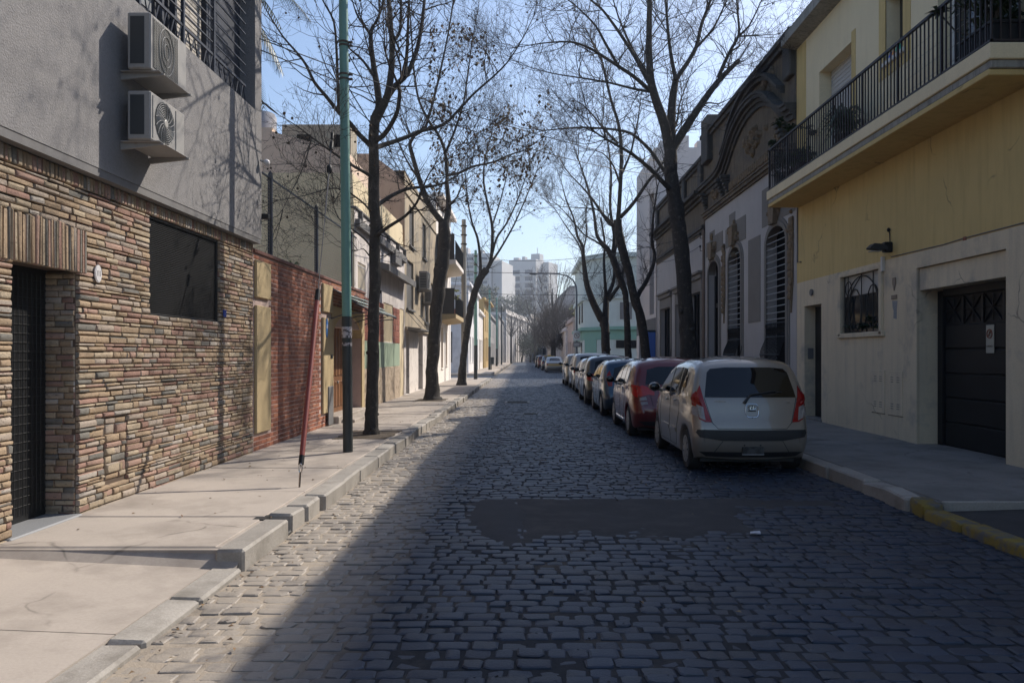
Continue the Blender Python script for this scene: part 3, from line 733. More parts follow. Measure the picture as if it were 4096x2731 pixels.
# blue address plate
t = thing('address_plate', (XL + .04, 15.9, 2.0), 'narrow blue enamel address plate on the cream pillar', 'sign')
b = MB(); pr = [(15.9 + .075 * math.cos(a), 2.14 + .2 * math.sin(a)) for a in [k * math.pi / 10 for k in range(20)]]; b.prism(pr, 'x', XL + .036, XL + .048); b.build('plate', M('blue_enamel', (.05, .16, .42), .4), t)
text_mesh('83', .10, m_plaq, 'number', t, (XL + .049, 15.9, 2.16), (R(90), 0, R(90)), .001)
# canopy of greenish glass tiers
m_can = M('canopy_glass', (.36, .42, .39), .2, var=.1, spec=.6)
cn = thing('glass_canopy', (XL, 18, 2.5), 'greenish glass door canopy in three stepped tiers on a dark frame', 'canopy')
b = MB()
for k in range(3):
    x0 = XL + .02 + .25 * k; x1 = x0 + .28; z0 = 2.98 - .15 * k; z1 = z0 - .12
    b.add([(x0, 16.42, z0), (x1, 16.42, z1), (x1, 19.8, z1), (x0, 19.8, z0), (x0, 16.42, z0 - .012), (x1, 16.42, z1 - .012), (x1, 19.8, z1 - .012), (x0, 19.8, z0 - .012)],
          [(0, 1, 2, 3), (7, 6, 5, 4), (0, 4, 5, 1), (1, 5, 6, 2), (2, 6, 7, 3), (3, 7, 4, 0)])
b.build('glass', m_can, cn)
b = MB()
for k in range(4):
    x = XL + .02 + .25 * k + (.03 if k == 3 else 0); z = 2.96 - .15 * k + (.02 if k == 3 else 0); b.tube([(x, 16.4, z), (x, 19.82, z)], .016, 6)
for yy in (16.42, 17.55, 18.68, 19.8): b.tube([(XL, yy, 3.0), (XL + .4, yy, 2.75), (XL + .8, yy, 2.5)], .014, 6); b.tube([(XL, yy, 2.35), (XL + .3, yy, 2.45), (XL + .75, yy, 2.48)], .012, 6)
b.build('frame', m_navy, cn)
# wire fence on the wall
fn = thing('wire_fence', (XL - .2, 15, 3.18), 'tall wire mesh fence on dark posts above the brick garden wall', 'fence')
b = MB()
for i in range(26): z = 3.22 + i * .052; b.tube([(XL - .2, 11.8, z), (XL - .2, 19.8, z)], .0028, 3)
for i in range(100): y = 11.85 + i * .08; b.tube([(XL - .2, y, 3.2), (XL - .2, y, 4.52)], .0018, 3)
b.build('mesh', M('fence_wire', (.22, .20, .17), .7), fn)
for yy in (13.1, 16.0, 19.2):
    b = MB(); b.bevbox(XL - .235, XL - .165, yy - .035, yy + .035, 3.18, 4.58, .006); b.lathe([(.045, 4.58), (.03, 4.62), (.004, 4.66)], (XL - .2, yy, 0), 'z', 6); b.build('post', m_navy, fn)
b = MB(); b.tube([(XL - .2, 11.75, 4.53), (XL - .2, 19.8, 4.53)], .02, 6); b.build('top_rail', m_navy, fn)
# a tuft on the wall
t = thing('wall_plant', (XL - .15, 14.2, 3.18), 'little green fern tuft growing on top of the brick wall', 'plant')
m_green = M('leaf_green', (.07, .13, .03), .6, var=.25); m_dgreen = M('dark_leaf_green', (.03, .055, .022), .5, var=.3, island=.3)
def leaf_tuft(b, c, n, L, rng, droop=.4, w=.02, up=.8):
    for i in range(n):
        a = rng.uniform(0, 6.28); e = rng.uniform(.2, up); l = L * rng.uniform(.6, 1.1); d = Vector((math.cos(a), math.sin(a), 0)); s_ = Vector((-d.y, d.x, 0)) * w
        p0 = Vector(c); p1 = p0 + d * l * .5 + Vector((0, 0, l * e * .6)); p2 = p0 + d * l + Vector((0, 0, l * (e * .6 - droop * .5)))
        b.add([p0 - s_ * .3, p0 + s_ * .3, p1 + s_, p1 - s_, p2], [(0, 1, 2, 3), (3, 2, 4)])
b = MB(); leaf_tuft(b, (XL - .15, 14.2, 3.18), 24, .22, rng); b.build('fronds', m_green, t)

# ================================================================ 3. tall party-wall house (peach and cream) and white-fronted house
XB = -4.30
m_white = M('white_render', (.70, .64, .61), .9, var=.06, streak=.35, stcol=(.30, .265, .25), bump=.3, patch=((.35, .31, .29), .58, .72, 2.0))
m_peach = M('peach_render', (.66, .50, .385), .9, var=.06, streak=.2, stcol=(.38, .28, .21))
m_creamw = M('cream_party_wall', (.72, .60, .40), .9, var=.06, streak=.2, stcol=(.45, .36, .23))
m_brown = M('brown_party_wall', (.50, .36, .27), .9, var=.1, streak=.3, stcol=(.28, .20, .16))
m_greenp = M('pale_green_paint', (.29, .37, .27), .85, var=.08, streak=.4, stcol=(.2, .25, .19))
m_rubble = M('crazy_stone_base', (.44, .35, .26), .9, var=.18, sc=5, patch=((.25, .19, .13), .5, .6, 7), bump=.5)
m_tile = ramp_island('red_tile', [(0, (.36, .12, .075)), (.4, (.30, .10, .07)), (.75, (.42, .16, .1))], .7, bump=.2)
wh = thing('white_house', (-7, 23, 0), 'white fronted house with red tile, green and stone base bands behind the first left tree', 'house')
b = MB(); OPW = [(24.0, 25.75, 2.0, 3.2, .06), (27.1, 28.1, .15, 3.2, .07), (20.3, 21.3, 2.7, 4.0, .08)]
facade(b, XB, 1, 19.9, 28.22, 0, 5.3, OPW); b.quad((XB, 28.22, 0), (XB, 28.22, 5.3), (-6, 28.22, 5.3), (-6, 28.22, 0)); b.build('front_wall', m_white, wh)
# party wall, stepped outline, facing the camera
b = MB(); b.prism([(-14, 0), (XB - .02, 0), (XB - .02, 5.28), (XB - .06, 6.2), (-14, 6.2)], 'y', 19.93, 28.1); b.build('party_wall', m_creamw, wh)
b = MB(); b.prism([(-14, 6.2), (XB - .06, 6.2), (-4.45, 6.7), (-5.3, 6.95), (-6.4, 7.25), (-6.4, 7.35), (-14, 7.35)], 'y', 19.95, 24); b.build('upper_party_wall', m_peach, wh)
b = MB(); b.bevbox(-6.35, -4.55, 20.6, 21.4, 6.6, 7.62, .02); pa = b.build('rear_parapet', M('stained_parapet', (.40, .35, .27), .9, var=.1, streak=.6, stcol=(.2, .17, .13)), wh)
b = MB(); b.box(-5.95, -5.6, 20.59, 20.6, 7.1, 7.35); b.cut(); b.box(-4.98, -4.72, 20.59, 20.6, 7.02, 7.34); b.build_each('vent', m_dark, pa)
t = thing('water_tank', (-6.9, 20.6, 7.35), 'round grey rooftop water tank beside the peach party wall', 'water tank')
b = MB(); b.lathe([(.4, -1.2), (.4, .45), (.36, .5), (.36, .53), (.02, .56)], (0, 0, 0), 'z', 20); b.build('tank', M('fibre_cement', (.36, .35, .37), .9, streak=.3), t, 40, local=True)
# front details
rng = random.Random(31); b = MB()
def tiles(b, ya, yb, za, zb, x, L=.2, H=.2):
    y = ya
    while y < yb - .02:
        z = za
        while z < zb - .02: stone(b, y + .004, min(y + L, yb) - .004, z + .004, min(z + H, zb) - .004, x, .018, rng); z += H
        y += L
tiles(b, 19.95, 24.0, 1.98, 3.15, XB); b.cut(); tiles(b, 25.75, 27.05, 1.98, 3.15, XB); b.build_each('red_tile_band', m_tile, wh)
b = MB(); b.bevbox(XB, XB + .015, 19.92, 27.05, 1.22, 1.97, .004); b.build('green_band', m_greenp, wh)
b = MB(); b.bevbox(XB, XB + .035, 19.92, 27.05, .12, 1.215, .01); b.build('stone_base', m_rubble, wh)
b = MB(); b.box(XB - .055, XB - .03, 24.02, 25.73, 2.02, 3.18); w = b.build('window', m_dark, wh)
b = MB()
for i in range(10): b.box(XB - .028, XB - .015, 24.1 + i * .165, 24.12 + i * .165, 2.02, 3.18)
b.build('grille', m_black, w)
b = MB(); b.box(XB - .066, XB - .03, 27.12, 28.08, .16, 3.18); b.build('door', M('dark_green_door', (.03, .045, .04), .5), wh)
b = MB(); b.box(XB - .075, XB - .05, 20.32, 21.28, 2.7, 3.98); w = b.build('window', m_dark, wh)
b = MB()
for i in range(8): b.box(XB - .03, XB - .01, 20.36 + i * .125, 20.385 + i * .125, 2.7, 3.98)
for z in (2.75, 3.3, 3.9): b.box(XB - .03, XB - .01, 20.3, 21.3, z, z + .03)
b.build('grille', m_plaq, w)
b = MB(); b.prism([(XB, 4.3), (XB + .42, 4.2), (XB + .42, 4.0), (XB, 4.15)], 'y', 22.6, 28.2); b.build('canopy_ledge', m_ledge, wh)
b = MB()
b.prism([(20.0, 5.05), (20.2, 5.05), (28.1, 5.05), (28.1, 4.85), (20.0, 4.85)], 'x', XB, XB + .12)
for yy in (20.4, 22.6, 24.6, 26.4, 27.9): b.bevbox(XB, XB + .1, yy, yy + .12, 4.85, 5.32, .01)
b.bevbox(XB, XB + .16, 25.3, 26.6, 4.55, 4.95, .01); b.bevbox(XB - .1, XB + .05, 19.9, 28.2, 5.3, 5.36, .01); b.build('cornice', m_ledge, wh)
b = MB(); b.cyl((XB + .05, 22.3, 3.2), (XB + .05, 22.3, 4.9), .045, 8); b.build('drainpipe', m_ledge, wh)

# ================================================================ 4. ochre peeling house with AC units
m_ochre = M('peeling_ochre_render', (.46, .375, .26), .92, var=.12, streak=.85, stcol=(.14, .115, .09), stsc=7, patch=((.32, .28, .23), .5, .66, 2.2), bump=.4)
m_palew = M('pale_weathered_wall', (.74, .68, .63), .9, var=.08, patch=((.36, .33, .30), .52, .7, 3.0))
oc = thing('ochre_house', (-7, 31, 0), 'peeling ochre two storey house with dark door openings at street level', 'house')
XO = -4.30
OPO = [(28.6, 29.4, .15, 2.5, .3), (31.9, 33.3, .15, 2.5, .3), (34.6, 35.5, .15, 2.4, .3), (28.7, 30.5, 3.3, 5.1, .12), (33.9, 35.0, 3.0, 4.9, .12), (36.2, 37.2, 3.0, 4.9, .12), (29.4, 30.6, 5.7, 7.2, .12), (33.2, 34.3, 5.7, 7.2, .12)]
b = MB(); facade(b, XO, 1, 28.25, 38.28, 2.55, 8.2, [o for o in OPO if o[2] > 2.6]); b.quad((XO, 38.28, 0), (-14, 38.28, 0), (-14, 38.28, 8.2), (XO, 38.28, 8.2)); b.quad((XO, 28.25, 8.2), (XO, 38.28, 8.2), (-14, 38.28, 8.2), (-14, 28.25, 8.2)); b.build('front_wall', m_ochre, oc)
b = MB(); facade(b, XO, 1, 28.25, 38.28, 0, 2.55, [o for o in OPO if o[2] < 1]); b.build('lower_wall', m_palew, oc)
b = MB(); b.prism([(-14, 0), (XO - .01, 0), (XO - .01, 7.75), (-4.7, 8.2), (-5.5, 8.8), (-14, 8.8)], 'y', 28.24, 28.6); b.build('side_wall', m_brown, oc)
b = MB()
for o in OPO:
    if o[2] < 1: b.box(XO - .27, XO - .22, o[0], o[1], .15, o[3])
b.build('door', M('dark_brown_door', (.05, .04, .035), .6), oc)
for o in OPO:
    if o[2] > 2: 
        b = MB(); b.box(XO - .11, XO - .08, o[0], o[1], o[2], o[3]); w = b.build('window', M('grey_shutter', (.22, .215, .2), .8, streak=.4) if o[2] < 5 else m_glass, oc)
        b = MB()
        for i in range(int((o[3] - o[2]) / .06)): b.box(XO - .08, XO - .07, o[0] + .04, o[1] - .04, o[2] + i * .06, o[2] + i * .06 + .035)
        b.build('slats', m_ledge, w)
        b = MB(); b.bevbox(XO, XO + .08, o[0] - .08, o[1] + .08, o[2] - .08, o[2], .01); b.build('sill', m_ledge, w)
b = MB(); b.bevbox(XO, XO + .1, 28.25, 38.28, 2.5, 2.6, .01); b.bevbox(XO, XO + .05, 28.25, 38.28, 7.4, 7.48, .02); b.build('string_course', m_ochre, oc)
b = MB(); b.prism([(XO, 2.62), (XO + .55, 2.55), (XO + .55, 2.5), (XO, 2.5)], 'y', 28.4, 32.2)
for yy in (28.5, 30.2, 32.1): b.tube([(XO, yy, 3.2), (XO + .54, yy, 2.58)], .012, 5)
b.tube([(XO + .5, 28.5, 3.0), (XO + .5, 32.1, 2.7)], .012, 5); b.build('door_awning', m_ledge, oc)
ac_unit('air_conditioner', 'air conditioner high on the peeling ochre facade beyond the first tree', (XO, 31.3, 4.2), .95, .72, .34, 0, 'air conditioners on the ochre wall')
ac_unit('air_conditioner', 'smaller air conditioner just beyond and below the other on the ochre facade', (XO, 32.9, 3.75), .85, .6, .32, 1, 'air conditioners on the ochre wall')

# ================================================================ 5. corner house with balconies
m_whit2 = M('bright_white_render', (.80, .74, .68), .9, var=.04, streak=.15, stcol=(.5, .45, .4))
m_balc = M('dark_brown_panel', (.045, .038, .033), .7, var=.1)
bh = thing('balcony_house', (-7, 40, 0), 'white corner house with stacked balconies with dark side screens', 'house')
OPB = [(40.6, 41.6, .9, 3.0, .2), (39.2, 39.9, 3.5, 5.4, .2), (40.0, 41.2, 3.5, 5.4, .2), (39.2, 39.9, 6.2, 8, .2), (40.0, 41.2, 6.2, 8, .2), (43.0, 43.8, 1.0, 2.8, .2)]
b = MB(); facade(b, XB, 1, 38.3, 45.9, 0, 9.4, OPB); hull(b, XB, 1, 38.3, 45.9, 0, 9.4, 9); b.build('wall', m_whit2, bh)
for o in OPB:
    b = MB(); b.box(XB - .19, XB - .15, o[0], o[1], o[2], o[3]); w = b.build('window', m_glass if o[2] > 2 else M('tan_shutter', (.3, .23, .15), .8), bh)
    b = MB(); b.bevbox(XB, XB + .06, o[0] - .06, o[1] + .06, o[2] - .07, o[2], .01); b.build('sill', m_whit2, w)
for z0 in (3.3, 5.95):
    b = MB(); b.prism([(XB, z0 - .05), (XB + .95, z0 + .08), (XB + .95, z0 + .28), (XB, z0 + .28)], 'y', 38.4, 44.3); bl = b.build('balcony', m_cream if z0 < 5 else m_whit2, bh)
    b = MB(); b.bevbox(XB, XB + .88, 38.42, 38.48, z0 + .28, z0 + 1.55, .01); b.build('side_screen', m_balc, bl)
    b = MB()
    b.tube([(XB + .92, 38.5, z0 + 1.2), (XB + .92, 44.25, z0 + 1.2)], .025, 6)
    for i in range(40): b.tube([(XB + .92, 38.5 + i * .147, z0 + .28), (XB + .92, 38.5 + i * .147, z0 + 1.2)], .01, 4)
    b.build('railing', m_black, bl)
b = MB(); b.bevbox(XB - .2, XB + .35, 38.3, 46, 9.3, 9.5, .02); b.build('cornice', m_whit2, bh)
t = thing('balcony_plant', (XB + .8, 39.6, 3.58), 'yellow green plant leaning over the lower far left balcony', 'plant')
b = MB()
for i in range(9): leaf_tuft(b, (XB + .75 + rng.uniform(-.12, .2), 39.6 + rng.uniform(-.4, .4), 4.2 + rng.uniform(0, .7)), 16, .25, rng, w=.04)
b.build('foliage', M('yellow_green_leaf', (.25, .27, .06), .6), t)
b = MB(); b.lathe([(.12, 3.58), (.16, 3.9)], (XB + .7, 39.6, 0)); b.tube([(XB + .7, 39.6, 3.8), (XB + .75, 39.6, 4.7)], .02, 5); b.build('pot', m_tile, t)

# ================================================================ 6. the next block, seen past the side street
def simple_house(name, label, x, nx, y0, y1, h, mwall, ops, depth=9, cornice=None, mw=None, cat='house', extra=None):
    t = thing(name, (x - nx * depth / 2, (y0 + y1) / 2, 0), label, cat)
    b = MB(); facade(b, x, nx, y0, y1, 0, h, [o + (.2,) for o in ops]); hull(b, x, nx, y0, y1, 0, h, depth); b.build('wall', mwall, t)
    for o in ops:
        b = MB(); b.box(min(x - nx * .19, x - nx * .14), max(x - nx * .19, x - nx * .14), o[0], o[1], o[2], o[3])
        w = b.build('window' if o[2] > .5 else 'door', mw or m_glass, t)
        b = MB(); xs = sorted((x, x + nx * .06)); b.bevbox(xs[0], xs[1], o[0] - .08, o[1] + .08, o[3], o[3] + .1, .01)
        if o[2] > .5: b.bevbox(xs[0], xs[1], o[0] - .08, o[1] + .08, o[2] - .1, o[2], .01)
        b.build('surround', mwall, w)
    b = MB(); xs = sorted((x - nx * .1, x + nx * (cornice or .25))); b.bevbox(xs[0], xs[1], y0 - .1, y1 + .1, h - .35, h - .15, .03); xs = sorted((x - nx * .1, x + nx * .1)); b.bevbox(xs[0], xs[1], y0 - .03, y1 + .03, h - .15, h + .12, .02)
    b.build('cornice', mwall, t)
    return t
m_bluew = M('white_corner_render', (.76, .74, .74), .9, var=.04, patch=((.52, .5, .5), .5, .7, .8))
m_gold = M('golden_ochre_render', (.46, .31, .12), .9, var=.1, streak=.4, stcol=(.2, .14, .07))
m_greyh = M('grey_render', (.33, .31, .30), .9, var=.1, streak=.5, stcol=(.15, .14, .14))
hA = simple_house('corner_house', 'white corner house whose shaded side faces the side street', -4.42, 1, 62.0, 76, 7.3, m_bluew, [(63.5, 64.6, 1, 3), (67, 68.2, 1, 3), (70.5, 71.7, 1, 3), (73.4, 74.6, .1, 3), (64, 65, 4.4, 6.2), (68, 69, 4.4, 6.2), (72, 73, 4.4, 6.2)], 14)
b = MB(); b.box(-6.3, -5.7, 61.94, 61.98, 1.0, 3.4); b.build('window', m_ledge, hA)
b = MB(); b.bevbox(-9.5, -4.3, 61.75, 62.2, 7.0, 7.25, .03); b.bevbox(-9.5, -4.3, 61.9, 62.1, 4.0, 4.15, .03); b.build('cornice', m_bluew, hA)
simple_house('terrace_house', 'low white terrace house next to the white corner house', -4.42, 1, 76.1, 83.5, 5.9, m_palew, [(77, 78, .1, 3), (79, 80, 1, 3), (81.5, 82.5, 1, 3)])
simple_house('ochre_terrace_house', 'narrow golden ochre house with a heavy cornice, far along the left side', -4.3, 1, 83.6, 95, 7.6, m_gold, [(85, 86.2, .1, 3.2), (88, 89.2, 1, 3.4), (91.5, 92.7, 1, 3.4), (86, 87, 4.3, 6.2), (90, 91, 4.3, 6.2)], cornice=.6)
simple_house('grey_terrace_house', 'grey house row with small balconies beyond the ochre one', -4.3, 1, 95.2, 118, 6.6, m_greyh, [(97, 98.2, .1, 3), (101, 102.2, 1, 3), (105, 106.2, 1, 3), (110, 111.2, 1, 3), (100, 101, 4, 5.6), (107, 108, 4, 5.6)])
simple_house('grey_corner_house', 'plain grey house before the ornate white facade at the street bend', -3.9, 1, 118.5, 146, 7.6, m_greyh, [(122, 123.5, .1, 3), (130, 131.5, 1, 3.2), (138, 139.5, 1, 3.2), (126, 127.2, 4.2, 6.2), (134, 135.2, 4.2, 6.2)])
# houses closing the view at the bend: local frame turned clockwise
def bend_house(name, label, p, L, h, mwall, ops, rz, cat='house'):
    t = thing(name, p, label, cat, rz=rz)
    b = MB(); facade(b, 0, 1, 0, L, 0, h, [o + (.25,) for o in ops]); hull(b, 0, 1, 0, L, 0, h, 9); b.build('wall', mwall, t, local=True)
    for o in ops:
        b = MB(); b.box(-.24, -.18, *o); b.build('window' if o[2] > .5 else 'door', m_dark, t, local=True)
    b = MB(); b.bevbox(-.1, .4, -.1, L + .1, h - .5, h - .2, .04); b.bevbox(-.1, .15, 0, L, h - .2, h + .5, .03)
    for i in range(int(L / 3)): b.bevbox(0, .18, i * 3 + .1, i * 3 + .5, 0, h - .5, .03)
    b.build('pilasters_and_cornice', mwall, t, local=True)
    return t
m_stw = M('stained_white_facade', (.72, .67, .63), .9, var=.08, streak=.5, stcol=(.32, .3, .29))
A0 = Vector((-3.6, 148, 0)); dirv = Vector((9.6, 84, 0)); rzb = -math.atan2(dirv.x, dirv.y)
bend_house('ornate_white_house', 'weathered ornate white two storey house where the street bends', A0, 44, 9.6, m_stw, [(3 + i * 5, 4.4 + i * 5, 1.2, 3.9) for i in range(8)] + [(3 + i * 5, 4.4 + i * 5, 5.4, 8.2) for i in range(8)], rzb)
p2 = A0 + dirv.normalized() * 44.5
bend_house('shop_building', 'white shop building with a pale awning at the far end of the street', p2, 24, 11, m_whit2, [(2 + i * 4, 4.6 + i * 4, .2, 3.2) for i in range(5)] + [(2 + i * 4, 4 + i * 4, 5.4, 7.6) for i in range(5)], rzb)
p3 = A0 + dirv.normalized() * 69
bend_house('far_white_house', 'last white house with tall windows closing the street view', p3, 30, 10.5, m_whit2, [(2 + i * 4, 4 + i * 4, .2, 4) for i in range(7)] + [(2 + i * 4, 3.6 + i * 4, 5.4, 8.6) for i in range(7)], rzb - .3)
t = thing('shop_awning', p2, 'pale fabric awning over the far shop front', 'awning', rz=rzb); b = MB(); b.prism([(0.02, 4.6), (2.4, 3.5), (2.4, 3.2), (0.02, 4.3)], 'y', 3, 15); b.build('fabric', m_bluew, t, local=True); b = MB(); b.tube([(.05, 3, 3.2), (2.35, 3, 3.3)], .03, 5); b.tube([(.05, 15, 3.2), (2.35, 15, 3.3)], .03, 5); b.build('frame', m_ledge, t, local=True)
# ================================================================ right side
XR = 6.4
m_yel = M('yellow_render', (.60, .45, .195), .9, var=.07, sc=1.2, fine=.05, fsc=90, crack=(.4, .005), streak=.35, stcol=(.34, .24, .10), bump=.35, bsc=110)
m_crm = M('pale_cream_render', (.64, .54, .39), .9, var=.07, sc=1.4, crack=(.4, .005), streak=.35, stcol=(.33, .29, .24), patch=((.34, .31, .27), .55, .75, 1.3), bump=.2)
m_upw = M('upper_cream_render', (.74, .63, .42), .9, streak=.2, stcol=(.5, .42, .28), var=.05, sc=1.4, bump=.2)
m_frame = M('white_frame_paint', (.62, .60, .56), .7, var=.05)
m_conc = M('stained_concrete_edge', (.30, .29, .26), .9, var=.2, streak=.7, stcol=(.09, .09, .095), stsc=9, stz=.8, bump=.4)
m_gar = M('dark_garage_panel', (.011, .012, .014), .55, var=.12, spec=.25)
m_slat = M('roller_shutter', (.46, .45, .43), .6, var=.04)
yh = thing('yellow_house', (10, 12, 0), 'yellow two storey house with long balcony and dark garage door, at the right edge', 'house')
YA, YB = 4.0, 18.5
OPY = [(16.98, 18.0, .15, 2.7, .30), (14.12, 15.88, 2.02, 3.16, .10), (10.42, 12.8, .12, 3.0, .45), (15.4, 17.1, 5.38, 7.72, .35), (13.3, 13.95, 6.75, 7.9, .3), (10.2, 12.2, 5.38, 7.8, .3)]
b = MB(); facade(b, XR, -1, YA, YB, 0, 3.27, OPY[:3]); hull(b, XR, -1, YA, YB, 0, 9.3, 9); b.build('lower_wall', m_crm, yh)
b = MB(); facade(b, XR, -1, YA, YB, 3.27, 5.2, []); b.build('yellow_wall', m_yel, yh)
b = MB(); facade(b, XR, -1, YA, YB, 5.2, 8.85, OPY[3:]); b.build('upper_wall', m_upw, yh)
b = MB(); b.bevbox(XR - .012, XR + .1, 17.9, 18.49, 5.4, 8.74, .004); b.cut()
for (ya, yb, za, zb) in ((13.05, 14.2, 6.5, 8.1),):
    b.box(XR - .012, XR + .01, ya, 13.3, za, zb); b.box(XR - .012, XR + .01, 13.95, yb, za, zb); b.box(XR - .012, XR + .01, 13.3, 13.95, za, 6.75); b.box(XR - .012, XR + .01, 13.3, 13.95, 7.9, zb)
b.cut(); b.box(XR - .01, XR + .01, 15.22, 15.4, 5.4, 7.9); b.build_each('yellow_trim', m_yel, yh)
b = MB(); b.prism([(XR + .1, 8.74), (XR - .36, 8.82), (XR - .36, 8.98), (XR + .1, 8.9)], 'y', YA, YB + .05); b.bevbox(XR - .28, XR + .2, YA, YB + .04, 8.985, 9.16, .02); b.build('eave', m_conc, yh)
# garage
b = MB(); b.box(XR - .03, XR + .005, 12.8, 13.12, .15, 3.25); b.box(XR - .03, XR + .005, 9.9, 10.42, .15, 3.25); b.box(XR - .03, XR + .005, 10.42, 12.8, 3.0, 3.25); b.build('garage_surround', m_crm, yh)
b = MB(); b.box(XR + .36, XR + .42, 10.45, 12.78, .12, 2.55)
gd = b.build('garage_door', m_gar, yh)
b = MB(); XG = XR + .36
for i in range(5): b.bevbox(XG - .03, XG, 10.52, 12.6, .16 + i * .385, .16 + i * .385 + .365, .012)
b.build('panel', m_gar, gd)
b = MB()
for i in range(4):
    ya = 10.55 + i * .52; b.bevbox(XG - .03, XG, ya - .03, ya + .03, 2.08, 2.5, .006)
    b.tube([(XG - .015, ya + .05, 2.1), (XG - .015, ya + .47, 2.48)], .013, 5); b.tube([(XG - .015, ya + .05, 2.48), (XG - .015, ya + .47, 2.1)], .013, 5); b.tube([(XG - .015, ya + .26, 2.1), (XG - .015, ya + .26, 2.48)], .01, 5); b.tube([(XG - .015, ya + .03, 2.29), (XG - .015, ya + .5, 2.29)], .008, 5)
b.build('lattice', m_black, gd)
b = MB(); b.bevbox(XG - .06, XG + .03, 12.62, 12.78, .12, 2.62, .008); b.bevbox(XG - .06, XG + .03, 10.42, 10.52, .12, 2.62, .008); b.bevbox(XG - .06, XG + .03, 10.52, 12.62, 2.52, 2.64, .008); b.build('frame', m_black, gd)
b = MB(); b.box(XR + .02, XR + .44, 10.43, 12.79, 2.64, 2.99); b.build('garage_soffit', m_crm, yh)
t = thing('no_parking_sign', (XG - .04, 11.35, 1.62), 'narrow white no parking sign with a barred letter fixed on the dark garage door', 'sign')
b = MB(); b.bevbox(XG - .045, XG - .032, 11.27, 11.46, 1.62, 2.03, .003); b.build('plate', M('white_sign', (.36, .36, .31), .5), t)
b = MB()
b.tube([(XG - .05, 11.365 + .062 * math.cos(a), 1.9 + .062 * math.sin(a)) for a in [2 * math.pi * k / 20 for k in range(21)]], .008, 5); b.tube([(XG - .052, 11.325, 1.94), (XG - .052, 11.405, 1.86)], .007, 5); b.build('red_ring', M('sign_red', (.22, .06, .04), .5), t)
text_mesh('E', .10, m_ink, 'letter', t, (XG - .047, 11.365, 1.9), (R(90), 0, R(-90)), .001)
text_mesh('GARAGE', .038, m_ink, 'lettering', t, (XG - .047, 11.365, 1.72), (R(90), 0, R(-90)), .001)
# door
b = MB(); b.box(XR + .24, XR + .28, 17.02, 17.98, .17, 2.68); d = b.build('door', m_black, yh)
b = MB(); b.bevbox(XR + .2, XR + .25, 17.1, 17.2, .9, 1.2, .01); b.build('handle', m_acgr, d)
b = MB(); b.bevbox(XR - .02, XR + .26, 16.94, 18.05, .1, .2, .01); b.build('doorstep', m_walk2, yh)
b = MB(); b.bevbox(XR + .07, XR + .2, 17.975, 17.997, 1.5, 1.75, .004); b.build('intercom', m_ledge, yh)
b = MB(); b.lathe([(.075, 0), (.075, .03), (.05, .045)], (XR - .045, 17.5, 2.98), 'x', 14); b.build('round_vent', m_ledge, yh)
# ground floor window with scroll grille and plants
b = MB(); b.box(XR + .07, XR + .1, 14.12, 15.88, 2.02, 3.16); w = b.build('window', m_glass, yh)
b = MB()
for (ya, yb, za, zb) in ((14.04, 14.14, 1.96, 3.22), (15.86, 15.96, 1.96, 3.22), (14.14, 15.86, 3.14, 3.22), (13.98, 16.02, 1.93, 2.02)): b.bevbox(XR - .05, XR + .02, ya, yb, za, zb, .008)
b.build('frame', m_crm, w)
b = MB(); b.box(XR + .055, XR + .07, 14.15, 15.85, 2.75, 3.14)
for i in range(7): b.box(XR + .048, XR + .056, 14.15, 15.85, 2.77 + i * .053, 2.80 + i * .053)
b.build('blind', m_slat, w)
b = MB()
def arcpts(yc, zc, ry, rz, a0, a1, n=16): return [(XR + .02, yc + ry * math.cos(R(a0 + (a1 - a0) * k / n)), zc + rz * math.sin(R(a0 + (a1 - a0) * k / n))) for k in range(n + 1)]
for yy in (14.2, 15.0, 15.78, 15.62, 14.5): b.tube([(XR + .02, yy, 2.03), (XR + .02, yy, 3.14)], .011, 5)
b.tube(arcpts(15.3, 2.45, .28, .42, 0, 360), .012, 5); b.tube(arcpts(14.5, 2.5, .26, .40, 0, 360), .012, 5); b.tube(arcpts(15.0, 2.4, .75, .7, 20, 175), .012, 5); b.tube(arcpts(15.6, 2.9, .14, .14, 0, 360), .01, 5); b.tube([(XR + .02, 15.8, 2.2), (XR + .02, 15.5, 2.8), (XR + .02, 15.0, 3.12)], .011, 5)
b.build('scroll_grille', m_black, w)
rng = random.Random(50)
t = thing('window_plants', (XR - .0, 15, 2.02), 'bushy green pot plants behind the ground floor window grille', 'plants'); b = MB()
for i in range(16): leaf_tuft(b, (XR + .045, 14.25 + rng.random() * 1.5, 2.06 + rng.random() * .22), 10, .14, rng, w=.025)
b.build('foliage', m_dgreen, t)
b = MB()
for ya in (13.98, 13.32):
    b = MB(); b.bevbox(XR - .012, XR + .004, ya, ya + .52, .55, 1.32, .004); mc = b.build('meter_cabinet', m_crm, yh); b = MB()
    for q in (.1, .32):
        for z in (.66, .7, .74, 1.12, 1.16, 1.2): b.box(XR - .014, XR - .011, ya + q, ya + q + .1, z, z + .012)
    b.box(XR - .006, XR - .001, ya - .01, ya + .53, .54, .55); b.build('slots', m_ledge, mc)
b = MB(); b.prism([(13.62 + p, 2.83 + q) for p, q in ((-.055, .1), (.055, .1), (.06, 0), (0, -.13), (-.06, 0))], 'x', XR - .014, XR + .002); b.cut(); b.bevbox(XR - .014, XR + .002, 13.52, 13.72, 2.56, 2.63, .003); b.build_each('wall_plaque', M('bronze_plaque', (.17, .13, .10), .5), yh)
b = MB(); b.prism([(13.6 + p, 2.38 + q) for p, q in ((-.09, .14), (.1, .16), (.09, .05), (.05, -.02), (.06, -.15), (-.06, -.17), (-.07, 0))], 'x', XR - .003, XR + .002); b.build('grey_touch_up', M('grey_paint_smudge', (.27, .28, .29), .9, var=.1), yh)
